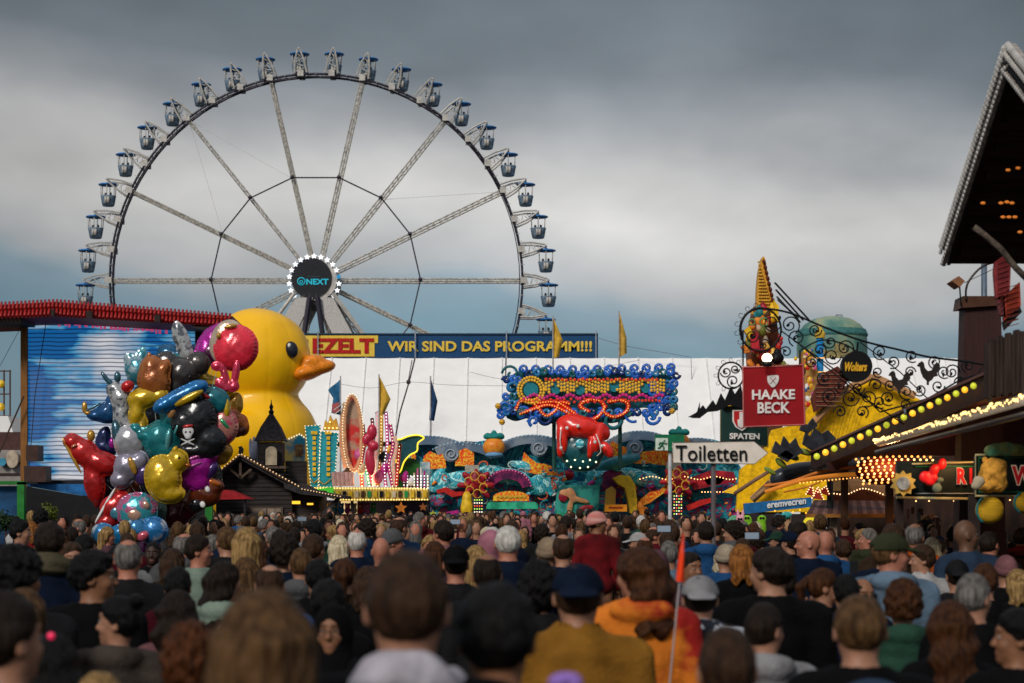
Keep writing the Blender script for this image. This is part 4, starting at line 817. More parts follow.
# turret
tx = xof(270.5, Yf+1); r1 = 12.5*Yf/F; ty = Yf+1.2; m = MB(); m.box((tx-r1, ty-r1*.9, zof(490, Yf)), (tx+r1, ty+r1*.9, zof(441, Yf))); tw = m.build('turret', wood, ch)
m = MB(); m.pbox(256, 466, 286, 468.5, Yf+.6, 1.0); m.build('turret_cornice', MATS['barge timber'], tw)
zb, zt_ = zof(440, Yf), zof(409, Yf); r2 = 15.5*Yf/F; m = MB()
m.add([(tx-r2, ty-r2, zb), (tx+r2, ty-r2, zb), (tx+r2, ty+r2, zb), (tx-r2, ty+r2, zb), (tx-r2*.62, ty-r2*.62, zb+.45), (tx+r2*.62, ty-r2*.62, zb+.45), (tx+r2*.62, ty+r2*.62, zb+.45), (tx-r2*.62, ty+r2*.62, zb+.45), (tx, ty, zt_)],
      [(3, 2, 1, 0), (0, 1, 5, 4), (1, 2, 6, 5), (2, 3, 7, 6), (3, 0, 4, 7), (4, 5, 8), (5, 6, 8), (6, 7, 8), (7, 4, 8)]); m.build('turret_roof', roofm, tw)
m = MB(); m.lathe((tx, ty, zt_-.15), [(.05, 0), (.09, .12), (.04, .2), (.07, .28), (.02, .38), (.01, .5)], 8); m.build('finial', black, tw)
P('arched_window', [(264.5, 465), (264.5, 451)]+arc(271, 451, 6.5, 6, 180, 0, 10)+[(277.5, 465)], Yf+.55, .1, M('cream blind', (.48, .38, .26), .6), tw)
T('window_trim', [(264.5, 466), (264.5, 451)]+arc(271, 451, 6.5, 6, 180, 0, 10)+[(277.5, 466)], Yf+.53, .7, black, tw, 4)
wf = B('window', 250, 507, 283, 522, Yf-.08, .06, MATS['barge timber'], ch); B('pane', 252, 508.5, 266, 520.5, Yf-.1, .03, M('window clutter', (.05, .05, .06), .2, col2=(.35, .25, .18), scale=3), wf); B('pane', 267.5, 508.5, 281, 520.5, Yf-.1, .03, MATS['window clutter'], wf)
aw = thing('red_awning', 'small red awning sticking out from the left side of the timber chalet', 'awning', gz(225, Yf-2)); m = MB(); m.prism([(199, 489), (228, 490), (249, 499), (199, 500)], Yf-2.2, 1.4); m.build('cloth', M('red cloth', (.35, .015, .02), .7), aw)
for x in (203, 245): m = MB(); a = W(x, 499, Yf-2); m.tube([(a.x, a.y, 0), (a.x, a.y, a.z)], .04, 6); m.build('pole', dark, aw)
m = MB(); a, b = W(289, 490, Yf), W(318, 490, Yf); m.box((a.x, Yf+.3, 0), (b.x, Yf+3, a.z)); m.build('annex', wood, ch)
P('annex_roof', [(284, 482), (300, 488), (345, 496), (345, 499), (300, 494), (284, 488)], Yf-.6, 2.5, roofm, ch); bulbs('annex_lights', along([(302, 489), (343, 497)], 3), Yf-.65, .6, MATS['dim warm lamp'], ch)
P('diagonal_brace', [(318, 528), (322, 512), (336, 498), (341, 498), (327, 514), (324, 528)], Yf-.3, .2, wood, ch)
m = MB(); m.pbox(292, 501, 300, 504, Yf-.5, .1); m.build('lamp', bulb_y, ch); m = MB(); m.pbox(307, 503, 313, 505, Yf-.5, .1); m.build('lamp', bulb_y, ch)
P('parapet', [(285, 461), (306, 461), (306, 484), (285, 482)], Yf+1.4, .4, wood, ch)
bp_ = thing('beach_picture_board', 'small lamp edged picture board of a sunny beach behind the chalet turret', 'picture board', gz(294, Yf+3)); P('picture', [(284, 440), (301, 434), (305, 438), (305, 461), (284, 462)], Yf+3, .15, paint('beach picture', (.02, .25, .42), (.75, .5, .12), 1.6), bp_)
bulbs('edge_lights', along([(284, 441), (300, 434), (305, 438)], 2.8), Yf+2.9, .9, MATS['cream lamp'], bp_); B('figure', 295, 444, 303, 456, Yf+2.95, .05, M('picture dark figure', (.12, .04, .03), col2=(.5, .3, .1), scale=8), bp_); m = MB(); a = W(294, 460, Yf+3.1); m.tube([(a.x, a.y, 0), a], .06, 6); m.build('post', dark, bp_)
cs_ = blobs('castle_figurine', Yf+1.5, [(254, 452, 5, 9, 0, 3), (250.5, 445, 1.6, 7, 0, 1.6), (257, 444, 1.8, 8, 0, 1.8), (254, 441, 1.5, 5, 0, 1.5)], M('lilac white', (.6, .55, .62)), None, 1, .7); setp(cs_, 'small lilac white tower figurine perched left of the chalet turret', 'figurine')
T('service_line', [(300, 462), (352, 463)], Yf+2.5, .35, white, ch, 4)

# flags on poles
def flag(px, y0, y1, Y, pts, mat_, label, top=2, ybot=520, emblem=None):
    t = thing('flag', label, 'flag', gz(px, Y), 'flags on tall poles'); m = MB(); a = W(px, y0-top, Y); m.tube([(a.x, Y, 0), a], [.05, .03], 6); m.build('pole', M('pale pole', (.42, .40, .38)), t)
    m = MB(); n = 8; L_, R_ = pts
    vs = []
    for i in range(n+1):
        for j in range(5):
            u = i/n; v = j/4; l = np.interp(u*(len(L_)-1), range(len(L_)), [p[0] for p in L_]), np.interp(u*(len(L_)-1), range(len(L_)), [p[1] for p in L_]); r = np.interp(u*(len(R_)-1), range(len(R_)), [p[0] for p in R_]), np.interp(u*(len(R_)-1), range(len(R_)), [p[1] for p in R_])
            q = W(l[0]+(r[0]-l[0])*v, l[1]+(r[1]-l[1])*v, Y); vs.append((q.x, Y+.12*math.sin(v*6+u*2), q.z))
    fs = [(i*5+j, i*5+j+1, i*5+j+6, i*5+j+5) for i in range(n) for j in range(4)]; vs2 = [(a, b+.015, c) for a, b, c in vs]; N_ = len(vs)
    m.add(vs+vs2, fs+[tuple(N_+k for k in f[::-1]) for f in fs]); cl = m.build('cloth', mat_, t, True)
    if emblem: m = MB(); m.prism(emblem[0], Y-.22, .05); m.build('emblem', emblem[1], cl)
fb = M('flag blue', (.03, .16, .32), .7); fn_ = M('flag navy', (.02, .06, .15), .7); fy = M('flag yellow', (.72, .42, .05), .7)
flag(340.5, 378, 415, 84, ([(340.5, 379), (340, 398), (340, 415)], [(328, 390), (333, 398), (331, 413)]), fb, 'pale blue flag with red emblem at the right of the inflatable duck', emblem=([(332, 404), (339, 402), (339, 412), (332, 413)], M('faded red emblem', (.45, .1, .1))))
flag(379, 376, 420, 84, ([(379, 377), (379, 398), (379, 419)], [(380, 377), (390.5, 399), (382, 418)]), fy, 'yellow flag above the striped light panels of the carousel booth')
flag(430.5, 378, 440, 84, ([(430.5, 379), (430, 400), (429, 420)], [(431, 379), (437.5, 401), (434, 421)]), fn_, 'dark blue flag hanging before the white tent above the dolphin sign', ybot=440)
flag(553, 318, 358, 84, ([(553, 319), (553, 338), (553, 358)], [(554, 319), (563, 340), (559, 357)]), fy, 'yellow flag fluttering across the right end of the blue banner')
flag(619, 313, 356, 84, ([(619, 314), (619, 335), (620, 357)], [(620, 314), (626.5, 337), (627, 353)]), M('flag ochre', (.6, .36, .06), .7), 'slim ochre flag against the sky right of the blue banner')
P_ = P('star_banner', [(688, 417), (697, 412), (700, 402), (700, 418)], 83, .1, black, None); setp(P_, 'small black pennant beside the tent right of the swirl sign', 'pennant')
# ================================================================ right side: spire, yellow tent, signs, ironwork, stalls
# golden spire ride
SPY = 66.0
sp_ = thing('totem_spire', 'tall golden spire on a carved totem of faces and flames beside the brewery sign', 'ride tower', gz(764, SPY))
goldr = M('golden scales', (.62, .25, .012), .45, col2=(.8, .42, .04), scale=9, bump=.8, bscale=18)
spp = smooth_path([(757., 312), (757, 295), (758.5, 275), (761, 262), (763, 256.5), (765.5, 260), (768, 276), (771, 292), (774, 308), (773, 314)], 4)
P('golden_blade', spp, SPY, .5, goldr, sp_)
for i in range(9): blobs('scale_tip', SPY, [(763.5+i*1.25+.5, 262+i*5.5, 1.8, 3.0, 15, 5)], M('dark red scale', (.14, .03, .012), .5), sp_, 1, .8)
m = MB()
for i in range(16):
    for j in range(1+i//2): x = 758.5+(15*(i/15))*(j+.5)/(1+i//2)-(.0); m.ball(W(min(x, 772), 262+i*3.2, SPY-.05), .04, 5, 3)
m.build('scale_studs', gold, sp_)
random.seed(21)
tc_ = (yellow, orange, crimson, gold, red, M('olive paint', (.16, .17, .03)), black, brown, teal, M('bone paint', (.55, .42, .3)))
P('totem_core', [(755, 306), (774, 306), (780, 340), (784, 372), (750, 372), (748, 340)], SPY+.4, .9, M('totem core', (.06, .02, .02), .6, col2=(.3, .08, .03), scale=5), sp_)
for i in range(64):
    y = 308+random.random()*62; x = 766+random.gauss(0, 1)*(5+(y-308)*.10); mm = tc_[i % 10]; r = random.uniform(1.6, 4.2)
    blobs('carving', SPY-.2, [(x, y, r, r*random.uniform(.7, 1.8), random.uniform(-50, 50), r), (x+random.uniform(-2, 2), y-r, r*.6, r*.8, 0, r*.6)], mm, sp_, 1.5, .85)
for (x, y, r) in ((764, 322, 4.2), (752, 322, 3)): T('carved_ring', arc(x, y, r, r, 0, 345, 16), SPY-.8, .8, M('ring green', (.12, .3, .12)), sp_, 5)
for pts, mm in (([(744, 330), (749, 326), (754, 334), (750, 339)], yellow), ([(741, 346), (746, 344), (750, 352), (745, 353)], orange), ([(750, 334), (758, 332), (760, 350), (752, 352)], crimson), ([(774, 300), (779, 306), (778, 322), (775, 318)], yellow)): P('flame_wing', pts, SPY-.5, .3, mm, sp_)
m = MB()
for (a, b) in (((775, 283), (809, 320)), ((776, 290), (803, 320)), ((777, 297), (800, 322)), ((778, 300), (798, 318))): m.tube([W(*a, SPY), W(*b, SPY+3)], .035, 5)
m.build('stay_cables', dark, sp_)
for y in (365, 420): pass
m = MB(); a = W(766, 372, SPY+.8); m.box((a.x-.5, a.y-.4, 0), (a.x+.5, a.y+.5, a.z)); m.build('mast', brown, sp_)
# blue column and jester tower behind the sign
for (px, x0, x1, y0, y1, Y, mm, nm, lab) in ((820, 816.5, 823.5, 338, 400, 64, M('bright blue column paint', (.01, .2, .5), .4), 'blue_column', 'bright blue column rising before the painted tank'),):
    t = thing(nm, lab, 'column', gz(px, Y)); m = MB(); a, b = W(x0, y0, Y), W(x1, y1, Y); m.lathe(((a.x+b.x)/2, Y, 0), [((b.x-a.x)/2, 0), ((b.x-a.x)/2, a.z)], 14); m.build('shaft', mm, t, True)
    m = MB(); m.lathe(((a.x+b.x)/2, Y, a.z), [((b.x-a.x)/2*1.4, 0), ((b.x-a.x)/2*1.5, .15), (.05, .35)], 14); m.build('capital', M('gold cap', (.6, .4, .05)), t); bulbs('band_lights', [(x, y) for y in (358, 372) for x in np.arange(815, 826, 2)], Y-.2, .8, bulb_y, t)
jt = thing('jester_tower', 'narrow tower of brightly painted jester shapes right of the brewery sign', 'ride tower', gz(808, 63))
P('core', [(802, 352), (812, 348), (818, 372), (822, 410), (822, 440), (800, 440)], 63.5, .7, M('jester core', (.3, .12, .05), .6, col2=(.55, .35, .08), scale=6), jt); m = MB(); a = W(811, 440, 64); m.box((a.x-.3, a.y-.2, 0), (a.x+.3, a.y+.3, a.z)); m.build('mast', brown, jt)
for i in range(46):
    y = 350+random.random()*82; x = 807+(y-350)*.09+random.gauss(0, 3.4); r = random.uniform(1.4, 3.2); blobs('carving', 62.9, [(x, y, r, r*random.uniform(.7, 1.5), random.uniform(-50, 50), r)], (yellow, cream, red, orange, pink, white, gold, blue)[i % 8], jt, 1, .85)
# yellow ride tent
YT = 60.0
yt = thing('yellow_ride_tent', 'steep yellow tent roof of a ride behind the ironwork and brewery signs', 'tent', gz(850, YT))
ycan = M('yellow canvas', (.97, .54, .004), .55, var=.22, scale=9, bump=.5, bscale=14); apex = W(871, 374, YT+5)
base = [W(722, 492, YT), W(800, 505, YT-3), W(985, 470, YT-2), W(1010, 470, YT+9), W(760, 492, YT+10)]
m = MB()
for i in range(5):
    a, b = base[i], base[(i+1) % 5]; n = 6
    for j in range(n):
        for k in range(n):
            def q(u, v):
                p = a.lerp(b, u).lerp(apex, v); p.z -= .8*math.sin(math.pi*v)*(.6+.4*math.sin(math.pi*u)); return p
            m.add([q(j/n, k/n), q((j+1)/n, k/n), q((j+1)/n, (k+1)/n), q(j/n, (k+1)/n)], [(0, 1, 2, 3)])
m.build('canvas_roof', ycan, yt, True)
P('yellow_front', [(736, 512), (740, 470), (764, 450), (772, 430), (796, 424), (812, 404), (832, 398), (850, 384), (868, 376), (902, 390), (930, 405), (930, 470), (820, 512)], YT-3.5, .25, ycan, yt)
for p, q in (((805, 432), (842, 392)), ((842, 392), (872, 376)), ((872, 376), (915, 396)), ((752, 500), (772, 482))): m = MB(); m.tube([W(*p, YT-3.9), W(*q, YT-3.9)], .11, 7); m.build('edge_pole', M('peach pole', (.55, .28, .12), .6), yt)
random.seed(4); m = MB()
for i in range(7): x0 = 826+i*7; m.ptube(smooth_path([(x0+0., 392+abs(i-4)*3), (x0-8, 410), (x0-14, 430), (x0-20, 455)], 4), YT-3.7, .35, 4)
m.build('canvas_seams', M('ochre seam', (.35, .17, .01)), yt)
bk = P('brick_mural', [(822, 374), (838, 366), (848, 380), (838, 398), (815, 412), (812, 398)], YT-4.2, .3, M('painted brick', (.06, .012, .010), .6, col2=(.20, .04, .02), scale=10, stretch=(1, 1, 3)), yt)
for y in np.arange(374, 408, 4.5): m = MB(); m.pbox(816, y, 842, y+.6, YT-4.24, .03); m.build('mortar_line', M('mortar', (.3, .16, .1)), bk)
m = MB()
for x in (740, 820, 925): a = W(x, 500, YT-3.2); m = MB(); m.tube([(a.x, a.y, 0), a], .09, 8); m.build('pole', brown, yt)
# premium stall with blue fascia and toys
pb = thing('sweets_stall', 'small stall with a tilted blue fascia and white lettering under the yellow tent', 'stall', gz(778, 48)); 
P('fascia', [(744, 503.5), (814, 497), (811, 507), (745, 514)], 47, .2, M('fascia blue', (.015, .13, .33), .5), pb); text('eremvecren', 767, 503.5, 806, 508.5, 46.97, white, pb, bold=.03, dy=4.5)
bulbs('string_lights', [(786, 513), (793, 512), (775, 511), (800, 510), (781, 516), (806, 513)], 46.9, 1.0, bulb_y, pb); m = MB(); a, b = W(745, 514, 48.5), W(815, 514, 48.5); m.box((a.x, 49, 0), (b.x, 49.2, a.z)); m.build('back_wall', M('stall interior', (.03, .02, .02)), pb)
m = MB()
for x in (747, 812): a = W(x, 506, 47.3); m = MB(); m.tube([(a.x, a.y, 0), a], .05, 6); m.build('post', brown, pb)
pz = [(734, 526, 9, 'pale green elephant', M('toy mint', (.12, .35, .2), .7), [(735, 523, 8, 8), (729, 529, 4, 8), (739, 530, 3, 6)]), (741, 522, 7, 'pale pink rabbit', M('toy pale pink', (.75, .35, .42), .8), [(741, 530, 5, 7), (740, 520, 4, 4), (738, 514, 1.5, 5), (743, 514, 1.5, 5)]),
      (749, 528, 7, 'lime green crocodile', M('toy lime', (.22, .5, .02), .7), [(748, 529, 5.5, 11), (747, 519, 4.5, 4)]), (761, 528, 7, 'lime green frog', M('toy lime', (.2, .5, .02)), [(761, 529, 5.5, 11), (762, 519, 4.5, 4)]),
      (778, 522, 6, 'slate blue bear', M('toy slate', (.06, .09, .13), .8), [(778, 524, 6, 6), (778, 517, 4, 4)]), (787, 525, 6, 'tan dog', M('toy tan', (.5, .28, .15), .8), [(788, 526, 4, 6), (788, 519, 3.5, 3.5)]), (786, 515, 5, 'turquoise dragon', M('toy turquoise', (.05, .4, .38), .7), [(787, 515, 5, 3.5), (783, 517, 3, 3)]), (771, 526, 4, 'magenta unicorn', magenta, [(736, 515, 3, 3), (733, 512, 2, 4)])]
for px, py, r, nm, mm, bl in pz:
    o = blobs('plush_toy', 45.5+.15*len(nm) % 1.2, [(x, y, rx, ry, 0, min(rx, ry)) for x, y, rx, ry in bl], mm, None, 2.5, .9); setp(o, f'{nm} plush toy on show below the blue fascia stall', 'plush toy', 'plush toys at the blue stall')
    for sx in (-1, 1): m = MB(); m.ball(W(bl[1][0]+sx*1.3, bl[1][1]-1, 45.5+.15*len(nm) % 1.2-.10), .03, 6, 4); m.build('eye', black, o)
yb2 = blobs('yellow_lantern', 34, [(812.5, 525, 10, 9.5, 0, 10), (812.5, 533, 9, 8, 0, 9)], M('glossy yellow plastic', (.85, .7, .01), .4, emit=.12, ecol=(.9, .75, .02)), None, 4, 1); setp(yb2, 'round bright yellow lantern behind the bald man beside the booth post', 'lantern')
T('cord', [(812.5, 516), (812, 505), (812, 486)], 34, .4, white, yb2, 4)

# street signs
TS = 21.0
ts = thing('toilet_sign', 'white arrow sign reading Toiletten on a thin grey pole', 'sign', gz(713, TS))
P('arrow_board', [(672.5, 442.3), (754, 441), (768.2, 453), (754.5, 464.3), (673, 463)], TS, .025, M('sign cream white', (.84, .75, .65), .5, var=.08), ts)
m = MB(); m.ptube([(673, 442.5), (754, 441.2), (768, 453), (754.5, 464), (673, 462.8)], TS-.003, .35, 4, True); m.build('board_rim', M('sign rim', (.12, .1, .09)), ts)
text('Toiletten', 675.5, 445.3, 747, 460.8, TS-.02, M('sign black', (.003, .003, .004), .7), ts, bold=.006, ext=.003)
a = W(713.5, 463, TS+.05); m = MB(); m.tube([(a.x, TS+.06, 0), (a.x, TS+.06, a.z+.2)], .027, 10); m.build('pole', M('grey pole', (.16, .14, .15), .5, .3), ts); m = MB(); m.lathe((a.x, TS+.06, 0), [(.22, 0), (.22, .06), (.05, .12)], 16); m.build('base', dark, ts)
ES = 38.0
es = thing('exit_sign', 'green emergency exit sign with white running figure on a white pole', 'sign', gz(670, ES)); B('board', 655, 434.5, 684.5, 451, ES, .08, M('exit green', (.01, .16, .07), .5), es); B('white_field', 655.6, 438, 668, 450.4, ES-.02, .018, M('exit pale field', (.62, .7, .6), .5), es)
m = MB()
for pts, r in (([(664.2, 440.3), (664.3, 440.6)], 1.1), ([(663, 442), (661.5, 445.2)], 1.0), ([(661.5, 445.2), (664, 447.2), (663.4, 449.6)], .65), ([(661.5, 445), (659.5, 447.6), (657.6, 448)], .65), ([(663, 442.2), (665.4, 443.8), (667, 442.8)], .5), ([(662.6, 442.4), (659.8, 442.8), (658.8, 445)], .5)): m.ptube(pts, ES-.04, r, 6)
m.build('running_figure', M('exit green', (.01, .16, .07)), es); m = MB(); m.prism([(672, 445.6), (678, 445.6), (678, 443), (683, 446.6), (678, 450.2), (678, 447.8), (672, 447.8)], ES-.02, .015); m.build('arrow', M('exit pale field', (.6, .7, .6)), es)
a = W(670, 451, ES+.1); m = MB(); m.tube([(a.x, a.y, 0), (a.x, a.y, a.z)], .036, 8); m.build('pole', M('white pole', (.6, .6, .62), .5), es)

# iron bracket with hanging brewery signs
IY = 22.0
ib = thing('iron_sign_bracket', 'long black wrought iron bracket with scrolls, leaves and two roosters', 'sign bracket', gz(992, IY))
T('top_bar', smooth_path([(742., 340), (741, 325), (748, 313), (762, 308.5), (790, 313), (824, 327), (863, 341), (900, 350), (929, 357), (962, 361), (992, 366)], 5), IY, 1.1, iron, ib)
T('lower_bar', smooth_path([(801., 350), (822, 340), (846, 345), (862, 356)], 5), IY, .8, iron, ib); T('lower_bar', [(880, 412), (927, 399), (960, 380), (992, 370)], IY, .9, iron, ib); T('diagonal_bar', [(800, 345), (860, 395), (905, 425)], IY, .7, iron, ib); T('diagonal_bar', [(860, 342), (900, 372), (928, 399)], IY, .6, iron, ib); T('diagonal_bar', [(780, 330), (838, 372), (880, 412)], IY, .7, iron, ib)
T('large_ring', arc(760.5, 329.5, 20.5, 21.5, 0, 352, 40), IY, 1.05, iron, ib, 6, True); T('small_ring', arc(731, 375.5, 12.7, 13.2, 0, 352, 30), IY, .9, iron, ib, 6, True)
m_ = [(772, 323, 8, .5, 1.4), (764, 345, 7, 2, -1.3), (790, 325, 9, 1, -1.4), (797, 338, 8, 2, 1.4), (815, 330, 6, 0, 1.5), (845, 348, 9, 2, -1.5), (832, 356, 8, 0, 1.4), (830, 342, 6, 3, -1.2), (880, 352, 7, 1, 1.4), (893, 362, 6, 2, -1.4), (912, 356, 6, 1, 1.3), (935, 362, 6, 2, 1.4), (952, 372, 7, 0, -1.4), (968, 366, 6, 2, 1.3), (906, 392, 7, 1, 1.4), (920, 390, 6, 3, -1.3), (888, 398, 7, 1, 1.4), (868, 398, 8, 2, -1.4), (850, 398, 8, 0, 1.4), (876, 385, 6, 3, 1.2), (733, 381, 6, 1, 1.3), (726, 372, 5, 3, -1.2), (735, 369, 4, 0, 1.3), (985, 372, 6, 1, 1.3), (862, 412, 6, 1, -1.3), (840, 412, 6, 3, 1.3), (752, 336, 6, 0, 1.4), (812, 362, 7, 0, -1.4), (800, 372, 7, 2, 1.4), (824, 378, 7, 1, 1.4), (842, 386, 7, 3, -1.4), (858, 388, 6, 0, 1.3), (830, 396, 7, 2, 1.4), (890, 385, 5, 1, 1.3), (910, 372, 5, 0, -1.3), (944, 372, 6, 1, 1.4), (960, 382, 5, 3, 1.3), (905, 405, 6, 2, -1.3), (878, 372, 5, 1, 1.2), (786, 352, 6, 2, 1.3), (820, 350, 6, 1, -1.3), (846, 372, 6, 2, 1.2), (938, 386, 6, 0, 1.3), (880, 402, 6, 1, 1.2)]
for cx, cy, r, a0, t in m_: T('scroll', spiral(cx, cy, r*1.15, 1.2, a0, t*1.15, 22), IY, .75, iron, ib, 5)
for i in range(9): a = R(100+i*22); T('small_curl', spiral(760.5+24*math.cos(a), 329.5-24.5*math.sin(a), 3.6, 1.5, -a+2, 1.0, 10), IY, .3, iron, ib, 4)
for i in range(8): a = R(60+i*30); T('small_curl', spiral(731+15.5*math.cos(a), 375.5-16*math.sin(a), 2.6, 1, -a+2, 1.0, 10), IY, .28, iron, ib, 4)
random.seed(8)
def leaf(x, y, a, L_, w_): return [(x+u*L_*math.cos(a)-v*w_*math.sin(a), y+u*L_*math.sin(a)+v*w_*math.cos(a)) for u, v in ((0, 0), (.25, .6), (.6, .8), (1, 0), (.6, -.8), (.25, -.6))]
for cx, cy, r, a0, t in m_: a = a0+random.uniform(0, 2); P('iron_leaf', leaf(cx, cy, a, random.uniform(3.5, 5.5), random.uniform(1.4, 2.4)), IY-.02, .02, iron, ib)
def rooster(cx, cy, s, fl):
    pts = [(-7, -8), (-4, -10), (-2, -8), (-1, -3), (2, 0), (6, -1), (8, -6), (11, -9), (14, -6), (14, -1), (11, 2), (12, 5), (8, 6), (6, 9), (3, 11), (3, 14), (1, 14), (1, 10), (-3, 6), (-5, 1), (-6, -4), (-9, -5)]
    P('rooster', [(cx+fl*x*s, cy+y*s) for x, y in pts], IY-.03, .02, M('iron rooster', (.03, .022, .02), .5), ib)
rooster(926, 371, 1.0, 1); rooster(897, 380, .95, 1)
P('dark_foliage', [(691, 418), (697, 412), (703, 405), (706, 409), (713, 400), (716, 405), (721, 393), (725, 400), (731, 386), (735, 394), (741, 385), (744, 400), (742, 408), (730, 405), (718, 411), (708, 412), (700, 418)], IY-.02, .03, iron, ib)
for x, y in ((858, 348), (968, 383)): pass
m = MB(); m.tube([W(743, 330, IY), W(743, 366, IY)], .01, 5); m.tube([W(800, 350, IY), W(800, 366, IY)], .01, 5); m.tube([W(775, 350, IY), W(775, 366, IY)], .01, 5); m.build('hanger_rods', iron, ib)
blobs('iron_acorn', IY, [(777, 358, 7, 6, 0, 6), (777, 352, 3, 4, 0, 3)], iron, ib, 2, .8)
lp_ = thing('spot_lamp', 'bright warm spot lamp perched on top of the red brewery sign', 'lamp', tuple(W(767, 366, IY-.2))); m = MB(); m.ball(W(767, 358, IY-.25), (.055, .05, .05), 12, 8); m.build('bulb', M('hot lamp', (1, .8, .5), emit=7, ecol=(1, .78, .45), var=0), lp_); m = MB(); m.lathe(tuple(W(767, 364.5, IY-.25)), [(.05, -.02), (.06, 0), (.05, .03)], 12); m.tube([W(767, 363, IY-.25), W(767, 366, IY-.1)], .012, 5); m.build('socket', black, lp_)
hb = thing('brewery_sign', 'red square hanging sign with white letters HAAKE BECK in a pink frame', 'sign', gz(774, IY-.05)); hb.location.z = W(0, 426, IY).z; LOC[hb] = Vector(hb.location)
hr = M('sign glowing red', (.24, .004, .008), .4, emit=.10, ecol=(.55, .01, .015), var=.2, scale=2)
P('board', [(743.5, 367.5), (803, 365.8), (804.5, 424), (744.5, 426)], IY-.12, .14, hr, hb); m = MB(); m.ptube([(742.7, 367), (803.3, 365), (805, 424.8), (743.7, 427)], IY-.13, 1.15, 4, True); m.build('frame', M('pink sign frame', (.55, .16, .15), .45), hb)
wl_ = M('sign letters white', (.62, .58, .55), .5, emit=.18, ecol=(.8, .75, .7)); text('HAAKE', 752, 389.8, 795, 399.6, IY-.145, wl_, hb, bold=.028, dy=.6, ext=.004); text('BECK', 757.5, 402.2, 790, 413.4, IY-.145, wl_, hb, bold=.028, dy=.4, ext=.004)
shp = smooth_path([(767.5, 376.), (773, 375.2), (778.5, 375.8), (778, 382), (773, 387.5), (768, 382.2), (767.5, 376)], 3); P('shield', shp, IY-.145, .02, wl_, hb); m = MB(); m.ptube([(770, 377.5), (776, 384)], IY-.15, .35, 4); m.ptube([(776, 377.5), (770, 384)], IY-.15, .35, 4); m.build('crossed_keys', M('key red', (.3, .05, .05)), hb)
s3 = thing('green_brewery_sign', 'dark green sign with red and white crest reading SPATEN behind the red sign', 'sign', gz(744, IY+1)); s3.location.z = W(0, 448, IY+1).z; LOC[s3] = Vector(s3.location)
P('board', [(721, 406.5), (767.5, 403), (767.5, 446), (721, 441.8)], IY+.9, .12, M('dark green board', (.012, .045, .04), .4), s3); m = MB(); m.ptube([(720.5, 406), (768, 402.5), (768, 447), (720.5, 442)], IY+.9, .7, 4, True); m.build('frame', M('ochre frame', (.25, .2, .06)), s3)
P('crest', [(732.5, 410), (750, 410), (750, 421), (747, 427.5), (742, 431), (735.5, 427), (732.5, 421)], IY+.87, .02, wl_, s3); P('crest_field', [(734, 411), (748.5, 411), (748.5, 421), (745.5, 426.5), (741.5, 429), (736.5, 426), (734, 421)], IY+.86, .02, M('crest red', (.5, .02, .02)), s3); P('crest_spade', [(739.5, 412), (743, 412), (743, 419), (745.5, 420), (744.5, 426), (741.3, 428), (738, 426), (737.5, 420), (739.5, 419)], IY+.85, .02, wl_, s3)
text('SPATEN', 729.5, 433, 759.5, 439, IY+.87, wl_, s3, bold=.03, dy=-.4)
P('brass_lamp_plate', [(722, 402), (744, 399.5), (744, 405), (722, 406.5)], IY+.8, .3, gold, s3)
rs = thing('round_bar_sign', 'round black hanging sign with yellow script under the iron bracket', 'sign', gz(857, IY)); rs.location.z = W(0, 382, IY).z; LOC[rs] = Vector(rs.location)
m = MB(); m.disc(857, 366.3, 15.5, IY-.12, .12, 32); m.build('disc', M('black disc', (.006, .006, .007), .4), rs); text('Wolters', 845, 362.2, 867, 371.3, IY-.13, M('script yellow', (.6, .33, .02), .5, emit=.2, ecol=(.8, .4, .02)), rs, bold=.03, slant=.35); m = MB(); m.tube([W(857, 351, IY), W(858, 342, IY)], .012, 5); m.build('hook', iron, rs)

# large roof at the right edge
gr = thing('gable_roof_building', 'dark timber gable roof with pale lamp studded edge overhanging at the far right', 'building', (5.0, 16, 0))
und = M('dark soffit boards', (.040, .020, .012), .7, stretch=(.7, 9, 1), scale=4, var=.6, bump=.5); edge = M('pale weathered edge', (.36, .31, .28), .6, var=.35, scale=20, bump=.5, bscale=40)
AP = Vector((4.02, 16.0, CZ+455/F*16)); EF = Vector((4.02, 18.4, CZ+254/F*18.4)); EN = Vector((4.02, 13.6, CZ+254/F*18.4)); X9 = Vector((6, 0, 0)); th = Vector((0, 0, -.10))
for (p, q, nm) in ((AP, EF, 'roof'), (EN, AP, 'roof')): m = MB(); m.add([p, q, q+X9, p+X9, p+th, q+th, q+X9+th, p+X9+th], [(0, 1, 2, 3), (7, 6, 5, 4), (0, 4, 5, 1), (1, 5, 6, 2), (2, 6, 7, 3), (3, 7, 4, 0)]); rfR = m.build(nm, und, gr)
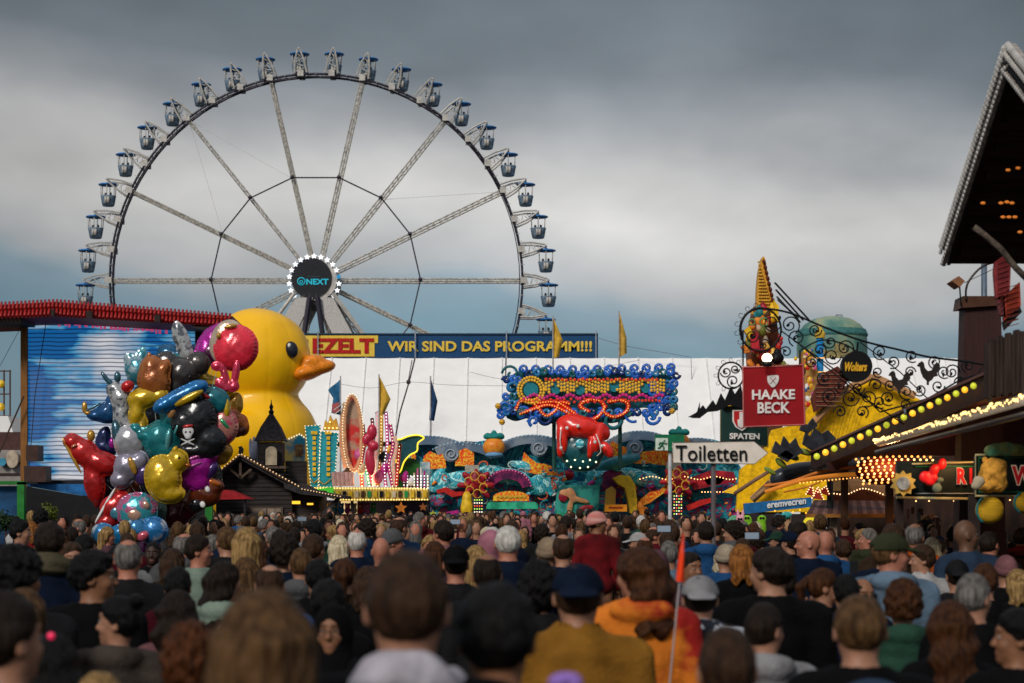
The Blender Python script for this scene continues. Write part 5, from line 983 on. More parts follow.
def rake(p, q):
    n = 46; o = Vector((-.03, 0, 0)); a_ = MB(); b_ = MB(); c_ = MB(); d_ = (q-p).normalized(); up = Vector((0, -d_.z, d_.y)); up = up if up.z > 0 else -up
    a_.wprism([p+o+up*.07, q+o+up*.07, q+o-up*.05, p+o-up*.05], (1, 0, 0), .05); a_.wprism([p+o*2-up*.13, q+o*2-up*.13, q+o*2-up*.15, p+o*2-up*.15], (1, 0, 0), .03)
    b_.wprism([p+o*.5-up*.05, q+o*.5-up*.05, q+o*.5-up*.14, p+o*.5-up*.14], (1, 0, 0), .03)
    for i in range(n):
        c = p.lerp(q, (i+.5)/n); c_.ball(c+o*1.6+up*.06, (.03, .035, .035), 6, 4); c_.ball(c+o*2.2-up*.01, (.02, .025, .025), 6, 4); b_.ball(c+o*1.5-up*.095, (.02, .03, .03), 6, 4); c_.ball(c+o*2.4-up*.14, (.012, .02, .02), 5, 4)
    k = a_.build('rake_board', edge, gr); b_.build('rake_dark_strip', black, k); c_.build('rake_studs', M('pale lamp stud', (.5, .47, .44), .4), k)  # black strip is the inner dotted trim row of the edge
rake(AP, EF); rake(AP, EN)
m = MB(); n = 26; pts = []
for i in range(n+1): x = 4.0+6*i/n; pts.append((x, EF.y-.02, EF.z-.05+.035*math.sin(i*2.2)))
pts = [(4.0, EF.y-.02, EF.z+.05)]+pts+[(10, EF.y-.02, EF.z+.05)]; m.wprism(pts, (0, 1, 0), .04); m.build('scalloped_fascia', black, gr)
for i in range(7): y = 16.2+i*.33; z = AP.z+(EF.z-AP.z)*(y-16)/2.4-.10; m = MB(); m.box((4.1, y, z-.07), (9.8, y+.06, z-.0)); m.build('rafter', M('dark rafter', (.035, .016, .01)), gr)
for (x, y) in ((1001, 203), (1007, 202), (1012, 203), (1003, 217), (1009, 217), (1015, 217), (1008, 170), (1018, 168), (1016, 135), (983, 203), (1020, 232)): m = MB(); m.ball(W(x, y, 16.9), (.022, .02, .012), 8, 5); m.build('soffit_lamp', M('dull amber lamp', (.5, .16, .03), emit=.55, ecol=(.7, .2, .03), var=0), gr)
P('wall', [(1030, 180), (1500, 180), (1500, 560), (1030, 560)], 18.6, .2, wood, gr)
m = MB(); m.box((5.0, 18.5, 0), (9.8, 18.75, 4.4)); m.build('wall_panel', redwood, gr)
T('log_brace', [(974, 227), (982, 233), (1000, 248), (1016, 268), (1030, 282)], 16.8, 3.2, M('weathered log', (.13, .10, .08), .8, stretch=(2, 2, 2), scale=8, bump=.6, var=.4), gr, 8)
T('steel_pole', [(984, 245), (984.5, 420)], 24.2, 3.0, M('blue grey pole', (.13, .17, .22), .4, .4), gr, 10)
ck = thing('brown_tower_box', 'tapered brown wooden box tower with curved pipe rail beside the roof', 'tower', gz(982, 23)); m = MB(); a, b, c, d = W(965, 301, 23), W(1003, 301, 23), W(1006, 420, 23), W(961, 420, 23)
m.prism([(965, 301), (1001, 301), (1006, 560), (958, 560)], 23, .3); m.build('body', M('brown painted boards', (.045, .017, .016), .55, stretch=(8, 8, .3), scale=3, bump=.3), ck); m = MB(); m.prism([(963, 296), (1002, 296), (1003, 305), (961, 308)], 22.93, .42); m.build('top_trim', M('trim brown', (.085, .035, .02), .5), ck)
T('pipe_rail', smooth_path([(966., 300), (966, 290), (969, 281), (978, 270), (988, 264), (1002, 261)], 5), 22.9, 1.1, M('dark bronze pipe', (.05, .035, .03), .4, .4), ck); T('pipe_rail', [(961, 306), (959.5, 284)], 22.9, .8, MATS['dark bronze pipe'], ck); T('pipe_rail', [(964, 283), (1000, 266)], 22.95, .35, MATS['dark bronze pipe'], ck)
P('rail_cap', [(952, 281), (959, 276), (965, 281), (960, 287)], 22.8, .3, M('rail cap copper', (.3, .13, .06), .4), ck)
for (pts, mm, lb) in (([(995, 262), (1003, 256), (1011, 264), (1010, 290), (1003, 302), (996, 298), (994, 272)], M('faded pink red board', (.34, .045, .05), .6, var=.35), 'faded red shutter board hanging under the big roof, upper one'), ([(1003, 298), (1020, 282), (1021, 306), (1004, 323)], M('weathered orange red board', (.42, .05, .025), .6, var=.4), 'weathered orange red board leaning below the upper red shutter'), ([(997, 298), (1004, 294), (1006, 318), (1000, 314)], M('dull rose board', (.2, .05, .06), .6), 'narrow dull rose board between the red shutters'), ([(1003, 322), (1020, 306), (1022, 312), (1005, 330)], wood, 'dark timber ledge board below the red shutters')):
    t = P('shutter_board', pts, 18.0, .06, mm, None); setp(t, lb, 'shutter', 'red boards under the big roof')
    xs_ = [q[0] for q in pts]; ys_ = [q[1] for q in pts]
    for j in range(int((max(ys_)-min(ys_))/5)): yy = min(ys_)+4+5*j; m = MB(); m.ptube([(min(xs_)+3, yy+2), (max(xs_)-3, yy-1.5)], 17.97, .55, 4); m.build('louver', M('louver dark red', (.14, .02, .015)), t)
pt = thing('plank_pillar', 'grey brown pillar of upright planks at the right end of the bulb lined eave', 'pillar', (W(1000, 507, 17.9).x, 17.9, W(0, 404, 17.9).z)); m = MB()
for i, x in enumerate(np.arange(987, 1024, 4.2)): m = MB(); a, b = W(x, 343-3*(i % 2)-i*1.5, 17.1), W(x+3.8, 398-2*(i % 2)-i*.6, 17.1); m.box((a.x, 17.1+.01*(i % 2), b.z), (b.x, 17.22, a.z)); m.build('plank', M('plank grey brown', (.055, .035, .028), .75, stretch=(9, 9, .5), scale=3, bump=.6, var=.4), pt)

# eave with coloured bulbs
ev = thing('bulb_lined_roof', 'dark red sloping stall roof edged with yellow and green bulbs', 'stall roof', (5.2, 24, 0))
E0 = W(812, 457, 30.5); E1 = W(992, 378, 17.5); dE = (E1-E0); upv = Vector((.55, 0, .12))
m = MB(); m.add([E0, E1, E1+Vector((3.2, .5, .55)), E0+Vector((3.2, .5, .55)), E0+Vector((0, 0, -.02)), E1+Vector((0, 0, -.02)), E1+Vector((3.2, .5, .5)), E0+Vector((3.2, .5, .5))], [(0, 1, 2, 3), (7, 6, 5, 4), (0, 4, 5, 1), (1, 5, 6, 2), (2, 6, 7, 3), (3, 7, 4, 0)]); m.build('roof_sheet', redwood, ev)
m = MB(); m.wprism([E0+Vector((-.02, 0, .06)), E1+Vector((-.02, 0, .05)), E1+Vector((-.02, 0, -.16)), E0+Vector((-.02, 0, -.2))], (1, 0, 0), .04); m.build('fascia_board', M('fascia dark maroon', (.04, .012, .012), .6), ev)
m = MB(); m.wprism([E0+Vector((-.05, 0, .08)), E1+Vector((-.05, 0, .065)), E1+Vector((-.05, 0, .04)), E0+Vector((-.05, 0, .05))], (1, 0, 0), .05); m.build('edge_trim', M('trim rose brown', (.15, .06, .05), .5), ev)
for i in range(19):
    px = 823+i*(983.5-823)/18; t = (px-812)/(992-812); y = 457+(378-457)*t
    Yb = 1/((1-t)/30.5+t/17.5); m = MB(); m.ball(W(px, y+4.2, Yb)+Vector((-.09, 0, 0)), (.036*Yb/22), 12, 8); m.build('bulb', bulb_y if i % 2 else bulb_g, ev, True)
m = MB(); n0 = W(826, 462, 29); m.prism([(828, 460), (940, 420), (1030, 392), (1030, 455), (930, 456), (856, 457), (838, 470), (828, 470)], 28.2, .15); m.build('inner_valance', M('maroon valance', (.03, .008, .008), .6), ev)
T('roof_bracket', [(905, 415), (905, 409)], 21, 1.2, grey, ev); T('roof_bracket', [(946, 400), (946, 412)], 21, 1.2, grey, ev)
for px, Y in ((845, 30), (1040, 17.5)): m = MB(); a = W(px, 460, Y); m.box((a.x-.05, Y, 0), (a.x+.05, Y+.1, 2.9)); m.build('post', brown, ev)
# fabric-like dark creature at the left end of the eave
cr = thing('dragon_figure', 'dark winged dragon figure with green neck at the left end of the bulb lined roof', 'figure', gz(800, 31))
blobs('body', 31, [(796, 472, 26, 9, 12, 9), (826, 468, 24, 10, 22, 9), (778, 482, 9, 6, 40, 6), (850, 462, 16, 8, 20, 8)], M('dragon slate', (.018, .024, .035), .4, coat=.3), cr, 6, 1.3)
blobs('neck', 30.6, [(805, 452, 8, 3.2, -16, 4), (792, 456, 8, 3.5, -28, 4), (781, 463, 7, 3.4, -42, 4), (770, 471, 7, 2.6, -30, 3)], M('dragon green', (.10, .24, .05), .45, col2=(.3, .32, .03), scale=4), cr, 3, 1)
for pts in ([(772, 452), (776, 441), (781, 446), (784, 436), (790, 444), (796, 438), (799, 446), (804, 452), (790, 460)], [(803, 444), (806, 432), (811, 437), (815, 428), (822, 434), (828, 430), (836, 438), (834, 446), (815, 452)], [(800, 430), (803, 422), (808, 425), (813, 418), (818, 426), (808, 433)], [(778, 456), (786, 450), (794, 455), (788, 462)]): P('wing_plate', pts, 30.4, .12, M('wing black', (.010, .010, .013), .5, col2=(.035, .038, .05), scale=9), cr)
T('orange_ribs', smooth_path([(764., 486), (790, 482), (820, 472), (850, 468), (868, 470)], 5), 30, 1.6, M('rib orange', (.7, .2, .03), .5), cr); T('orange_ribs', smooth_path([(784., 492), (810, 486), (834, 476), (858, 474)], 5), 29.9, .9, MATS['rib orange'], cr)
T('claw', [(734, 494), (752, 482), (768, 472)], 30.5, 2.0, M('claw tan', (.22, .12, .08)), cr); T('claw', [(752, 500), (770, 482)], 30.7, 3, M('claw cream', (.5, .3, .15)), cr); m = MB(); a = W(830, 480, 31); m.tube([(a.x, 31, 0), a], .05, 6); m.build('stand', dark, cr)
# lamp studded dome canopy
dm = thing('lamp_dome_canopy', 'bulging red canopy covered in rows of warm bulbs', 'canopy', gz(890, 27)); sh = [(852, 472), (856, 461), (868, 456.5), (890, 455), (915, 457), (928, 462), (926, 476), (905, 484), (880, 486), (860, 482)]
blobs('shell', 27.5, [(882, 471, 27, 14, 0, 12), (908, 466, 18, 7, -8, 9)], M('canopy dark red', (.12, .012, .008), .5), dm, 4, 1.2)
for r_i in range(9): bulbs('bulb_row', [(856+c*6.2+(1.5 if r_i % 2 else 0)+r_i*.9, 458.5+r_i*3.1-.35*c*(1 if r_i < 4 else .6)+.15*(c-4)**2*.3) for c in range(13-(r_i > 1)*1-(r_i > 3)*3-(r_i > 5)*1-(r_i > 7)*2)], 26.55, 1.25, bulb_w if r_i % 2 else bulb_o, dm)
bulbs('trailing_lights', [(x, 469-(x-862)*.1+8) for x in np.arange(800, 860, 3.6)], 28, .75, bulb_o, dm); T('trailing_ribbon', smooth_path([(765., 492), (800, 481), (830, 476), (858, 474)], 4), 28.2, 2.2, M('amber ribbon', (.5, .16, .02), emit=.25, ecol=(.9, .3, .03)), dm); m = MB(); a = W(890, 480, 28); m.box((a.x-.05, 28, 0), (a.x+.05, 28.1, a.z)); m.build('post', brown, dm)
# glass tube strip of lights
tb = thing('glowing_tube_strip', 'long sloping glass tube packed with warm lights under the stall roof', 'light strip', gz(960, 21)); A0, A1 = W(877, 443, 24), W(1030, 398, 17); m = MB(); m.tube([A0, A0.lerp(A1, .02), A1], [.02, .05, .05], 12)
glm = M('tube glass', (.65, .55, .45), .15, var=.3, scale=30, emit=.08, ecol=(1, .7, .4)); m.build('tube', glm, tb, True)
m = MB(); rnd = random.Random(2)
for i in range(96): t = (i+.5)/96; m.ball(A0.lerp(A1, t)+Vector((-.046, -.038, .012+.022*rnd.uniform(-1, 1))), .012+.010*rnd.random(), 6, 4)
m.build('filament_lights', M('filament light', (1, .7, .3), emit=2.2, ecol=(1, .62, .22), var=0), tb)
m = MB(); m.tube([A0+Vector((0, .02, -.11)), A1+Vector((0, .02, -.13))], .03, 8); m.build('rail', M('grey rail', (.2, .18, .17), .4, .5), tb); m = MB(); m.tube([A0+Vector((.04, .02, .05)), A1+Vector((.04, .02, .06))], .015, 6); m.build('rail_cap', pale, tb)
for t in (.25, .48, .8): q = A0.lerp(A1, t); m = MB(); m.tube([q, q+Vector((0, 0, .16))], .02, 6); m.build('clip', pale, tb)
# wooden booth with scalloped lit cornice
wb = thing('wooden_booth', 'wooden snack booth with lit wavy cornice and pale striped awning', 'booth', gz(855, 31)); WB = 31.0
cor2 = P('cornice', [(834, 500), (834, 494)]+smooth_path([(834., 494), (846, 495), (856, 491), (864, 489), (876, 492), (886, 496), (894, 496)], 4)+[(894, 501)], WB-.3, .12, redwood, wb); bulbs('cornice_lights', along(smooth_path([(834., 493.5), (846, 494.5), (856, 490.5), (864, 488.5), (876, 491.5), (886, 495.5), (894, 495.5)], 4), 3.0), WB-.36, .75, M('warm small lamp', (1, .6, .3), emit=2, ecol=(1, .6, .3), var=0), cor2)
for i, x in enumerate(np.arange(806, 894, 5.2)): m = MB(); a0, a1 = W(x+(850-x)*.18, 500, WB+.6), W(x+5+(850-x-5)*.18, 500, WB+.6); b0, b1 = W(x, 515, WB-.5), W(x+5, 515, WB-.5); m.add([a0, a1, b1, b0, a0-Vector((0, 0, .03)), a1-Vector((0, 0, .03)), b1-Vector((0, 0, .03)), b0-Vector((0, 0, .03))], [(0, 3, 2, 1), (4, 5, 6, 7), (0, 1, 5, 4), (1, 2, 6, 5), (2, 3, 7, 6), (3, 0, 4, 7)]); m.build('awning_strip', M('faded rose awning', (.20, .11, .10), .7) if i % 2 else M('dark rose awning', (.10, .045, .04), .7), wb)
B('awning_edge', 806, 514, 894, 517.5, WB-.55, .05, M('brass edge', (.32, .14, .03), .5), wb)
P('roof_panel', [(832, 487), (868, 474), (895, 480), (895, 497), (834, 497)], WB+.8, .2, M('tan shingles', (.22, .12, .06), .7, stretch=(1, 1, 6), scale=4), wb); B('cream_box', 831, 476, 849, 491, WB+.3, .4, M('cream box', (.5, .42, .25)), wb)
for pts in ([(806, 494), (812, 484), (814, 496)], [(812, 498), (818, 487), (824, 500)], [(818, 492), (826, 486), (830, 496)]): k = P('lit_pinnacle', pts, WB-.2, .1, M('pinnacle red', (.3, .03, .02)), wb); bulbs('pinnacle_lights', along(pts, 2.6), WB-.24, .7, MATS['warm small lamp'], k)
for x in (834, 896, 932): m = MB(); a = W(x, 515, WB-.3); m.box((a.x-.05, WB-.3, 0), (a.x+.05, WB-.2, a.z)); m.build('post', M('pale wooden post', (.34, .25, .18), .6) if x == 834 else brown, wb)
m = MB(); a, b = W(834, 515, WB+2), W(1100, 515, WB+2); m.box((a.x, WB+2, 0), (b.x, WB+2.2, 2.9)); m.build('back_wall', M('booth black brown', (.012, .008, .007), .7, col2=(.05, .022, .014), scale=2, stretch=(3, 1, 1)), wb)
m = MB(); a, b = W(836, 540, WB-.2), W(1000, 540, WB-.2); m.box((a.x, WB-.2, 0), (b.x, WB+.2, 1.05)); m.build('counter', brown, wb)
random.seed(31)
for i in range(16): x = random.uniform(905, 1015); y = random.uniform(505, 540); m = MB(); m.pbox(x, y, x+random.uniform(2, 5), y+random.uniform(6, 14), 25+random.random(), .06); m.build('hanging_goods', random.choice((M('goods brown', (.12, .05, .03)), M('goods rust', (.08, .02, .012)), M('goods grey', (.09, .08, .07)))), wb)
bulbs('string_bulbs', [(916, 501), (929, 501), (954, 501), (959, 501), (964, 501), (1010, 500)], 24, .8, bulb_w, wb)
# name boards, their letters lifted by an added glow
sb = thing('black_name_board', 'black board with red letters, a red bow shape and a silver sunflower', 'sign board', gz(940, 22)); SBY = 22.0
bm = M('board black green', (.008, .014, .012), .4); crm = M('board cream frame', (.55, .45, .22), .5)
B('board', 897, 461, 974, 497, SBY, .1, bm, sb); m = MB(); m.ptube([(896, 497.5), (977, 499)], SBY-.05, 1.3, 6); m.ptube([(912, 464), (977, 462)], SBY-.05, .9, 6); m.build('frame', crm, sb)
B('green_line', 915, 466, 974, 467, SBY-.02, .01, M('line green', (.02, .2, .08)), sb); B('pale_line', 915, 493, 974, 493.8, SBY-.02, .01, M('line pale', (.4, .4, .4)), sb)
text('R', 956.5, 467.5, 967, 484.5, SBY-.03, M('letter cream added glow', (.8, .68, .5), emit=.22, ecol=(.8, .62, .42)), sb, bold=.09); text('R', 957, 468, 966.5, 484, SBY-.05, M('letter red added glow', (.60, .015, .02), emit=.16, ecol=(.7, .02, .03)), sb, bold=.04); text('I', 969.5, 468, 972, 484, SBY-.05, MATS['letter red added glow'], sb, bold=.05)  # faint emission added so the letters show in the roof's shade
blobs('red_bow', SBY-.15, [(925, 477, 6, 6, 20, 3), (934, 470, 5, 6, -20, 3), (930, 482, 5, 4, 0, 3), (942, 464, 4.5, 6, -10, 3), (934, 478, 4, 4, 0, 3)], M('bow red', (.75, .015, .02), .4), sb, 2, .9); blobs('rosette', SBY-.15, [(937, 488, 5, 5, 0, 2.5), (940, 480, 4, 3, 0, 2.5)], M('rosette grey green', (.16, .2, .15), .5), sb, 2, .8)
m = MB(); star(m, 903.5, 483.5, 13, SBY-.2, .06, 10, 0, .75); sf_ = m.build('sunflower', M('sunflower gold', (.62, .38, .08), .5), sb); m = MB(); m.disc(903.5, 483.5, 6.5, SBY-.24, .05, 20); m.build('sunflower_face', M('silver face', (.35, .36, .35), .3, var=.4, scale=20), sf_)
m = MB(); a, b = W(900, 497, SBY+.12), W(974, 497, SBY+.12)
for x_ in (a.x, b.x): m = MB(); m.box((x_-.04, SBY+.12, 0), (x_+.04, SBY+.2, a.z)); m.build('post', M('board post', (.03, .02, .018)), sb)
sb2 = thing('green_name_board', 'green framed black board with red letter W and a furry yellow lion head', 'sign board', gz(1010, 19)); S2 = 19.0
B('board', 976, 456, 1060, 495, S2, .1, bm, sb2); m = MB(); m.ptube([(975.5, 455), (1060, 454), (1060, 496), (975.5, 496)], S2-.04, 1.2, 6, True); m.build('frame', crm, sb2); m = MB(); m.ptube([(979, 458), (1058, 457.5), (1058, 492), (979, 492)], S2-.03, .7, 6, True); m.build('inner_line', M('line green', (.02, .2, .08)), sb2)
text('W', 1011, 465, 1034, 485.5, S2-.03, MATS['letter cream added glow'], sb2, bold=.08); text('W', 1012, 466, 1033, 484.7, S2-.05, MATS['letter red added glow'], sb2, bold=.03); text('E', 1036, 466, 1046, 484.7, S2-.05, MATS['letter red added glow'], sb2, bold=.03)
lion = M('lion fur', (.78, .36, .05), .8, var=.35, scale=14, bump=.8, bscale=40); lh = blobs('lion_head', S2-.3, [(992, 475, 13, 15, 0, 9), (996, 467, 11, 9, 0, 8), (988, 486, 9, 7, 0, 8), (1000, 482, 7, 9, 0, 7)], lion, sb2, 5, 1, 1.0); blobs('muzzle', S2-.5, [(979, 481, 6, 5, -20, 4), (976, 486, 5, 4, 0, 4)], M('muzzle cream', (.55, .45, .3), .7), lh, 3, .9); blobs('ear', S2-.3, [(985, 460, 3, 3.6, 0, 2)], lion, lh, 1, .8)
blobs('crest_flower', S2-.1, [(1006, 449, 17, 7, 0, 3), (992, 451, 8, 6, 0, 3), (1020, 451, 9, 5, 0, 3)], M('crest ochre', (.4, .3, .06), .6, col2=(.1, .3, .16), scale=8), sb2, 3, 1, .6)
for x_ in (W(978, 500, S2).x, W(1060, 500, S2).x): m = MB(); m.box((x_-.05, S2+.12, 0), (x_+.05, S2+.2, W(0, 495, S2).z)); m.build('post', M('board post', (.03, .02, .018)), sb2)
lanm = M('lantern ribbed yellow', (.75, .42, .02), .5, stretch=(1, 1, 14), scale=4, var=.2, bump=.6)
for (x, y, rx, ry, lb) in ((989.5, 510, 14, 14, 'ribbed yellow paper lantern hanging below the lion head'), (1027, 503, 14, 11, 'yellow lantern with turquoise trim cut by the right photo edge')):
    o = blobs('paper_lantern', S2-.2, [(x, y, rx, ry, 0, rx)], lanm, None, 1, 1); setp(o, lb, 'lantern'); T('hanger', [(x, y-ry), (x, 494)], S2-.2, .5, black, o, 5)
    T('trim', arc(x, y, rx*.9, ry*1.02, 120, 240, 10), S2-.25, 1.2, teal, o, 5)

# warm lamps burning under the stall roofs
for i, (x, y, z, e) in enumerate(((5.2, 27, 2.6, 26), (6.3, 30, 2.6, 26), (4.9, 21.5, 2.5, 14), (-8.4, 69.4, 2.9, 30), (-5.2, 69.2, 2.9, 30))):
    l = bpy.data.lights.new('stall_lamp_light', 'POINT'); l.energy = e; l.color = (1, .58, .26); l.shadow_soft_size = .12; lo = bpy.data.objects.new('stall_lamp_light', l); COL.objects.link(lo); lo.location = (x, y, z)
# ================================================================ foil balloons, one by one, all held by one seller
BYL = 28.0
def foil(name, c, rough=.22, metal=.35, **k): return M('foil '+name, c, rough, metal, spec=.5, coat=.35, var=k.pop('var', .25), scale=k.pop('scale', 5), bump=.25, bscale=22, **k)
fr, fb_, fy_, ft, fs, fm, fk, fo, fg = foil('red', (.5, .012, .012)), foil('blue', (.01, .09, .26)), foil('yellow', (.62, .38, .01)), foil('teal', (.01, .20, .22)), foil('silver', (.42, .42, .45)), foil('magenta', (.42, .01, .30)), foil('black', (.012, .012, .014)), foil('orange', (.42, .10, .008)), foil('dark grey', (.05, .042, .04))
fsk, fp, fn2, fgl = foil('sky', (.08, .30, .42)), foil('pink', (.5, .08, .12)), foil('navy', (.01, .02, .10)), foil('gold', (.5, .26, .03))
fprint = foil('sky print', (.02, .16, .36), col2=(.45, .55, .6), scale=6, contrast=(.5, .6)); fprint2 = foil('party print', (.04, .3, .36), col2=(.5, .1, .22), scale=7, contrast=(.48, .56)); fdots = foil('silver spots', (.42, .42, .42), col2=(.12, .13, .15), scale=12, contrast=(.52, .56)); ffish = foil('scaled turquoise', (.03, .22, .28), col2=(.35, .45, .5), scale=9, contrast=(.45, .6)); fcopper = foil('copper', (.25, .06, .01), col2=(.5, .17, .03), scale=3)
HAND = W(168, 556, BYL)
def balloon(label, dy, body, mat, parts=(), knot=None, k=3.0, ripple=.22, ribbon=True):
    """body and parts are picture ellipses; dy = metres nearer (+) or further (-)"""
    def gro(L_): cx, cy = body[0][0], body[0][1]; return [((b[0]-cx)*G+cx, (b[1]-cy)*G+cy, b[2]*G, b[3]*G)+tuple(b[4:5])+tuple(q*G for q in b[5:]) for b in L_]
    G = 1.17; parts = [(n_, gro(b_), m_) for n_, b_, m_ in parts]; body = gro(body)
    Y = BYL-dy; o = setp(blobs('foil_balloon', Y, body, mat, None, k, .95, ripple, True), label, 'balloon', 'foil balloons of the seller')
    for nm, bl, mt_ in parts: blobs(nm, Y, bl, mt_, o, 2, .8)
    if ribbon:
        x, y = knot or (body[0][0], body[0][1]+body[0][3]); m = MB(); a = W(x, y, Y); m.tube([a, a.lerp(HAND, .5)+Vector((0, 0, .1)), HAND], .004, 4); m.build('ribbon', M('ribbon white', (.5, .5, .5)), o)
balloon('round pink red balloon with a pale rim, topmost on the right of the bunch', .35, [(236, 348, 18, 19, -15, 9)], foil('pink red', (.85, .03, .06), metal=.1), [('pale_rim', [(228, 343, 15, 20, -15, 5, 3)], foil('rose cream', (.55, .42, .32))), ('gold_beads', [(232, 330, 6, 2, 10, 2, -5), (222, 338, 2, 3, 0, 2, -5)], fgl)], (230, 368))
balloon('shiny violet magenta balloon tucked behind the round pink red one', -.1, [(216, 341, 13, 12, 30, 8), (208, 350, 9, 12, 0, 8), (222, 332, 9, 6, 30, 6)], fm, [('dark_patch', [(214, 352, 9, 8, 0, 3, -6)], foil('plum', (.08, .005, .05)))])
balloon('curly pink red balloon tails dangling under the round pink red balloon', .5, [(217, 366, 4, 3, 0, 2), (224, 376, 2, 9, 10, 2), (233, 372, 2, 10, -8, 2), (231, 384, 4, 3, 20, 2), (220, 382, 3, 5, 30, 2)], foil('hot pink', (.6, .03, .08)), ripple=0)
balloon('grey elephant head balloon with two round ears near the top of the bunch', .3, [(182, 374, 13, 13, 0, 9), (170, 366, 9, 11, 35, 5), (196, 365, 9, 9, -30, 5), (178, 385, 8, 7, 0, 7)], fg, [('eye', [(190, 377, 1.4, 1.6, 0, 1, -9)], fk)])
balloon('tall silver feather shaped balloon sticking up at the top of the bunch', -.1, [(183, 343, 5.5, 15, 14, 3), (178, 333, 3.5, 8, 4, 2), (187, 352, 4, 6, 20, 3)], fdots)
balloon('blue winged balloon spread behind the grey elephant head', -.25, [(178, 356, 15, 7, 0, 6), (168, 354, 8, 7, 40, 5), (196, 354, 9, 6, -30, 5), (162, 362, 6, 5, 20, 4)], foil('cobalt', (.005, .09, .20)), [('teal_belly', [(176, 358, 10, 4, 0, 3, -5)], ft)])
balloon('small turquoise fish balloon with scaled print at the upper left of the bunch', .3, [(138, 370, 10, 12, 10, 7), (141, 357, 4, 4, 30, 2), (130, 360, 3, 4, -20, 2)], ffish, [('fin', [(142, 354, 3, 4, -20, 1)], foil('pale turquoise', (.12, .35, .4)))])
balloon('copper orange horse head balloon below the grey elephant ears', .45, [(154, 381, 13, 17, 8, 9), (152, 368, 8, 8, 0, 7), (162, 372, 5, 9, -20, 6)], fcopper, [('mane_edge', [(163, 380, 3, 13, -10, 3, 2)], fgl), ('ear', [(150, 360, 2, 4, 0, 1.5)], fcopper)])
balloon('yellow curved banana like balloon hanging under the copper horse head', .5, [(144, 398, 13, 8, 10, 7), (138, 410, 6, 13, -8, 6), (142, 424, 4, 10, -12, 4), (158, 396, 6, 6, 0, 5)], fy_, [('red_crest', [(130, 388, 6, 5, 30, 4)], fr)])
balloon('silver spotted giraffe balloon with two blue horns at the left of the bunch', .4, [(121, 398, 8, 9, 10, 6), (122, 413, 7, 14, 0, 6), (127, 426, 7, 12, -12, 6), (115, 390, 6, 5, 30, 4)], fdots, [('horn', [(108, 381, 2, 7, 35, 2), (113, 386, 2, 5, 30, 2)], foil('slate blue', (.03, .10, .14))), ('horn', [(118, 380, 3, 5, 0, 2.5)], foil('slate blue', (.03, .1, .14)))], k=4)
balloon('dark blue parrot balloon with gold beak pointing left out of the bunch', .1, [(108, 413, 9, 8, -10, 6), (101, 415, 10, 4, 0, 4), (113, 404, 6, 8, -40, 4)], fb_, [('gold_beak', [(88, 408, 2.5, 5, 0, 2), (91, 413, 3, 2, 0, 2)], fgl), ('neck_band', [(96, 408, 8, 1.2, 30, 1, -2)], foil('slate blue', (.03, .1, .14)))])
balloon('large teal fish balloon in the middle left of the bunch', .55, [(160, 440, 13, 16, 0, 9), (148, 436, 9, 5, 20, 5), (140, 431, 5, 4, -30, 3), (164, 450, 10, 8, 0, 8), (172, 436, 5, 12, 0, 4)], ft, [('belly_shine', [(168, 440, 3, 10, -8, 3, -6)], foil('light teal', (.1, .35, .36)))], k=4)
balloon('turquoise dinosaur balloon with tan nose above the teal fish', .6, [(172, 415, 9, 8, 10, 7), (166, 408, 6, 6, 0, 5), (178, 420, 6, 7, 0, 5)], foil('turquoise', (.04, .3, .34)), [('tan_nose', [(173, 413, 4, 6, -25, 4, -5)], foil('tan', (.55, .27, .1)))])
balloon('bright blue comb shaped balloon with yellow teeth crossing the bunch diagonally', .75, [(179, 397, 22, 6, 28, 5), (195, 389, 8, 5, 20, 5), (164, 405, 6, 5, 30, 5)], foil('bright blue', (.01, .16, .42)), [('yellow_teeth', [(188, 398, 14, 3.6, 28, 3, -3)], fy_)])
balloon('large black pirate hat balloon with a white skull in the middle of the bunch', .7, [(196, 420, 16, 19, -20, 7), (208, 438, 13, 12, -30, 6), (184, 424, 8, 10, 20, 6), (186, 408, 9, 8, 0, 5), (196, 446, 16, 6, 0, 5)], fk,
        [('skull', [(190.5, 430, 5, 4.6, 0, 1.6, -7.4), (190.5, 434.5, 2.8, 2.5, 0, 1.4, -7.4)], M('skull white', (.6, .6, .6))), ('bone', [(190, 439, 7, 1, 25, .8, -7)], MATS['skull white']), ('bone', [(190, 439, 7, 1, -25, .8, -7)], MATS['skull white']), ('red_band', [(190.5, 425.6, 5, 1.6, 8, 1.6, -8)], fr), ('eye_socket', [(188.7, 430.6, 1.1, 1.2, 0, .6, -9)], black), ('eye_socket', [(192.3, 430.6, 1.1, 1.2, 0, .6, -9)], black), ('trim', [(180, 428, 1.2, 5, -20, 1, -5)], foil('light teal', (.1, .35, .36)))])
balloon('teal and black pirate head balloon with red scarf right of the black hat', .6, [(214, 399, 11, 9, 0, 7), (207, 404, 8, 9, 0, 6), (220, 403, 6, 8, 0, 6)], foil('deep teal', (.01, .16, .2)), [('black_face', [(206, 405, 7, 5, 20, 4, -4)], fk), ('red_scarf', [(208, 397, 5, 2.2, -25, 3, -5)], fr), ('white_grin', [(203, 401, 4, 1, 30, 2, -5)], white), ('yellow_side', [(225, 407, 3, 9, 0, 4)], fy_)])
balloon('yellow and black striped bee tail balloon above the pirate head balloon', .1, [(205, 381, 16, 5, -14, 5), (220, 387, 9, 6, -20, 5), (199, 377, 6, 4, 0, 4)], fy_, [('black_stripe', [(212, 387, 15, 3.4, -6, 4, -3)], fk)])
balloon('striped ochre kite corner balloon at the right edge of the bunch', .0, [(233, 408, 6, 11, -14, 3), (236, 404, 4, 8, 0, 3)], fgl)
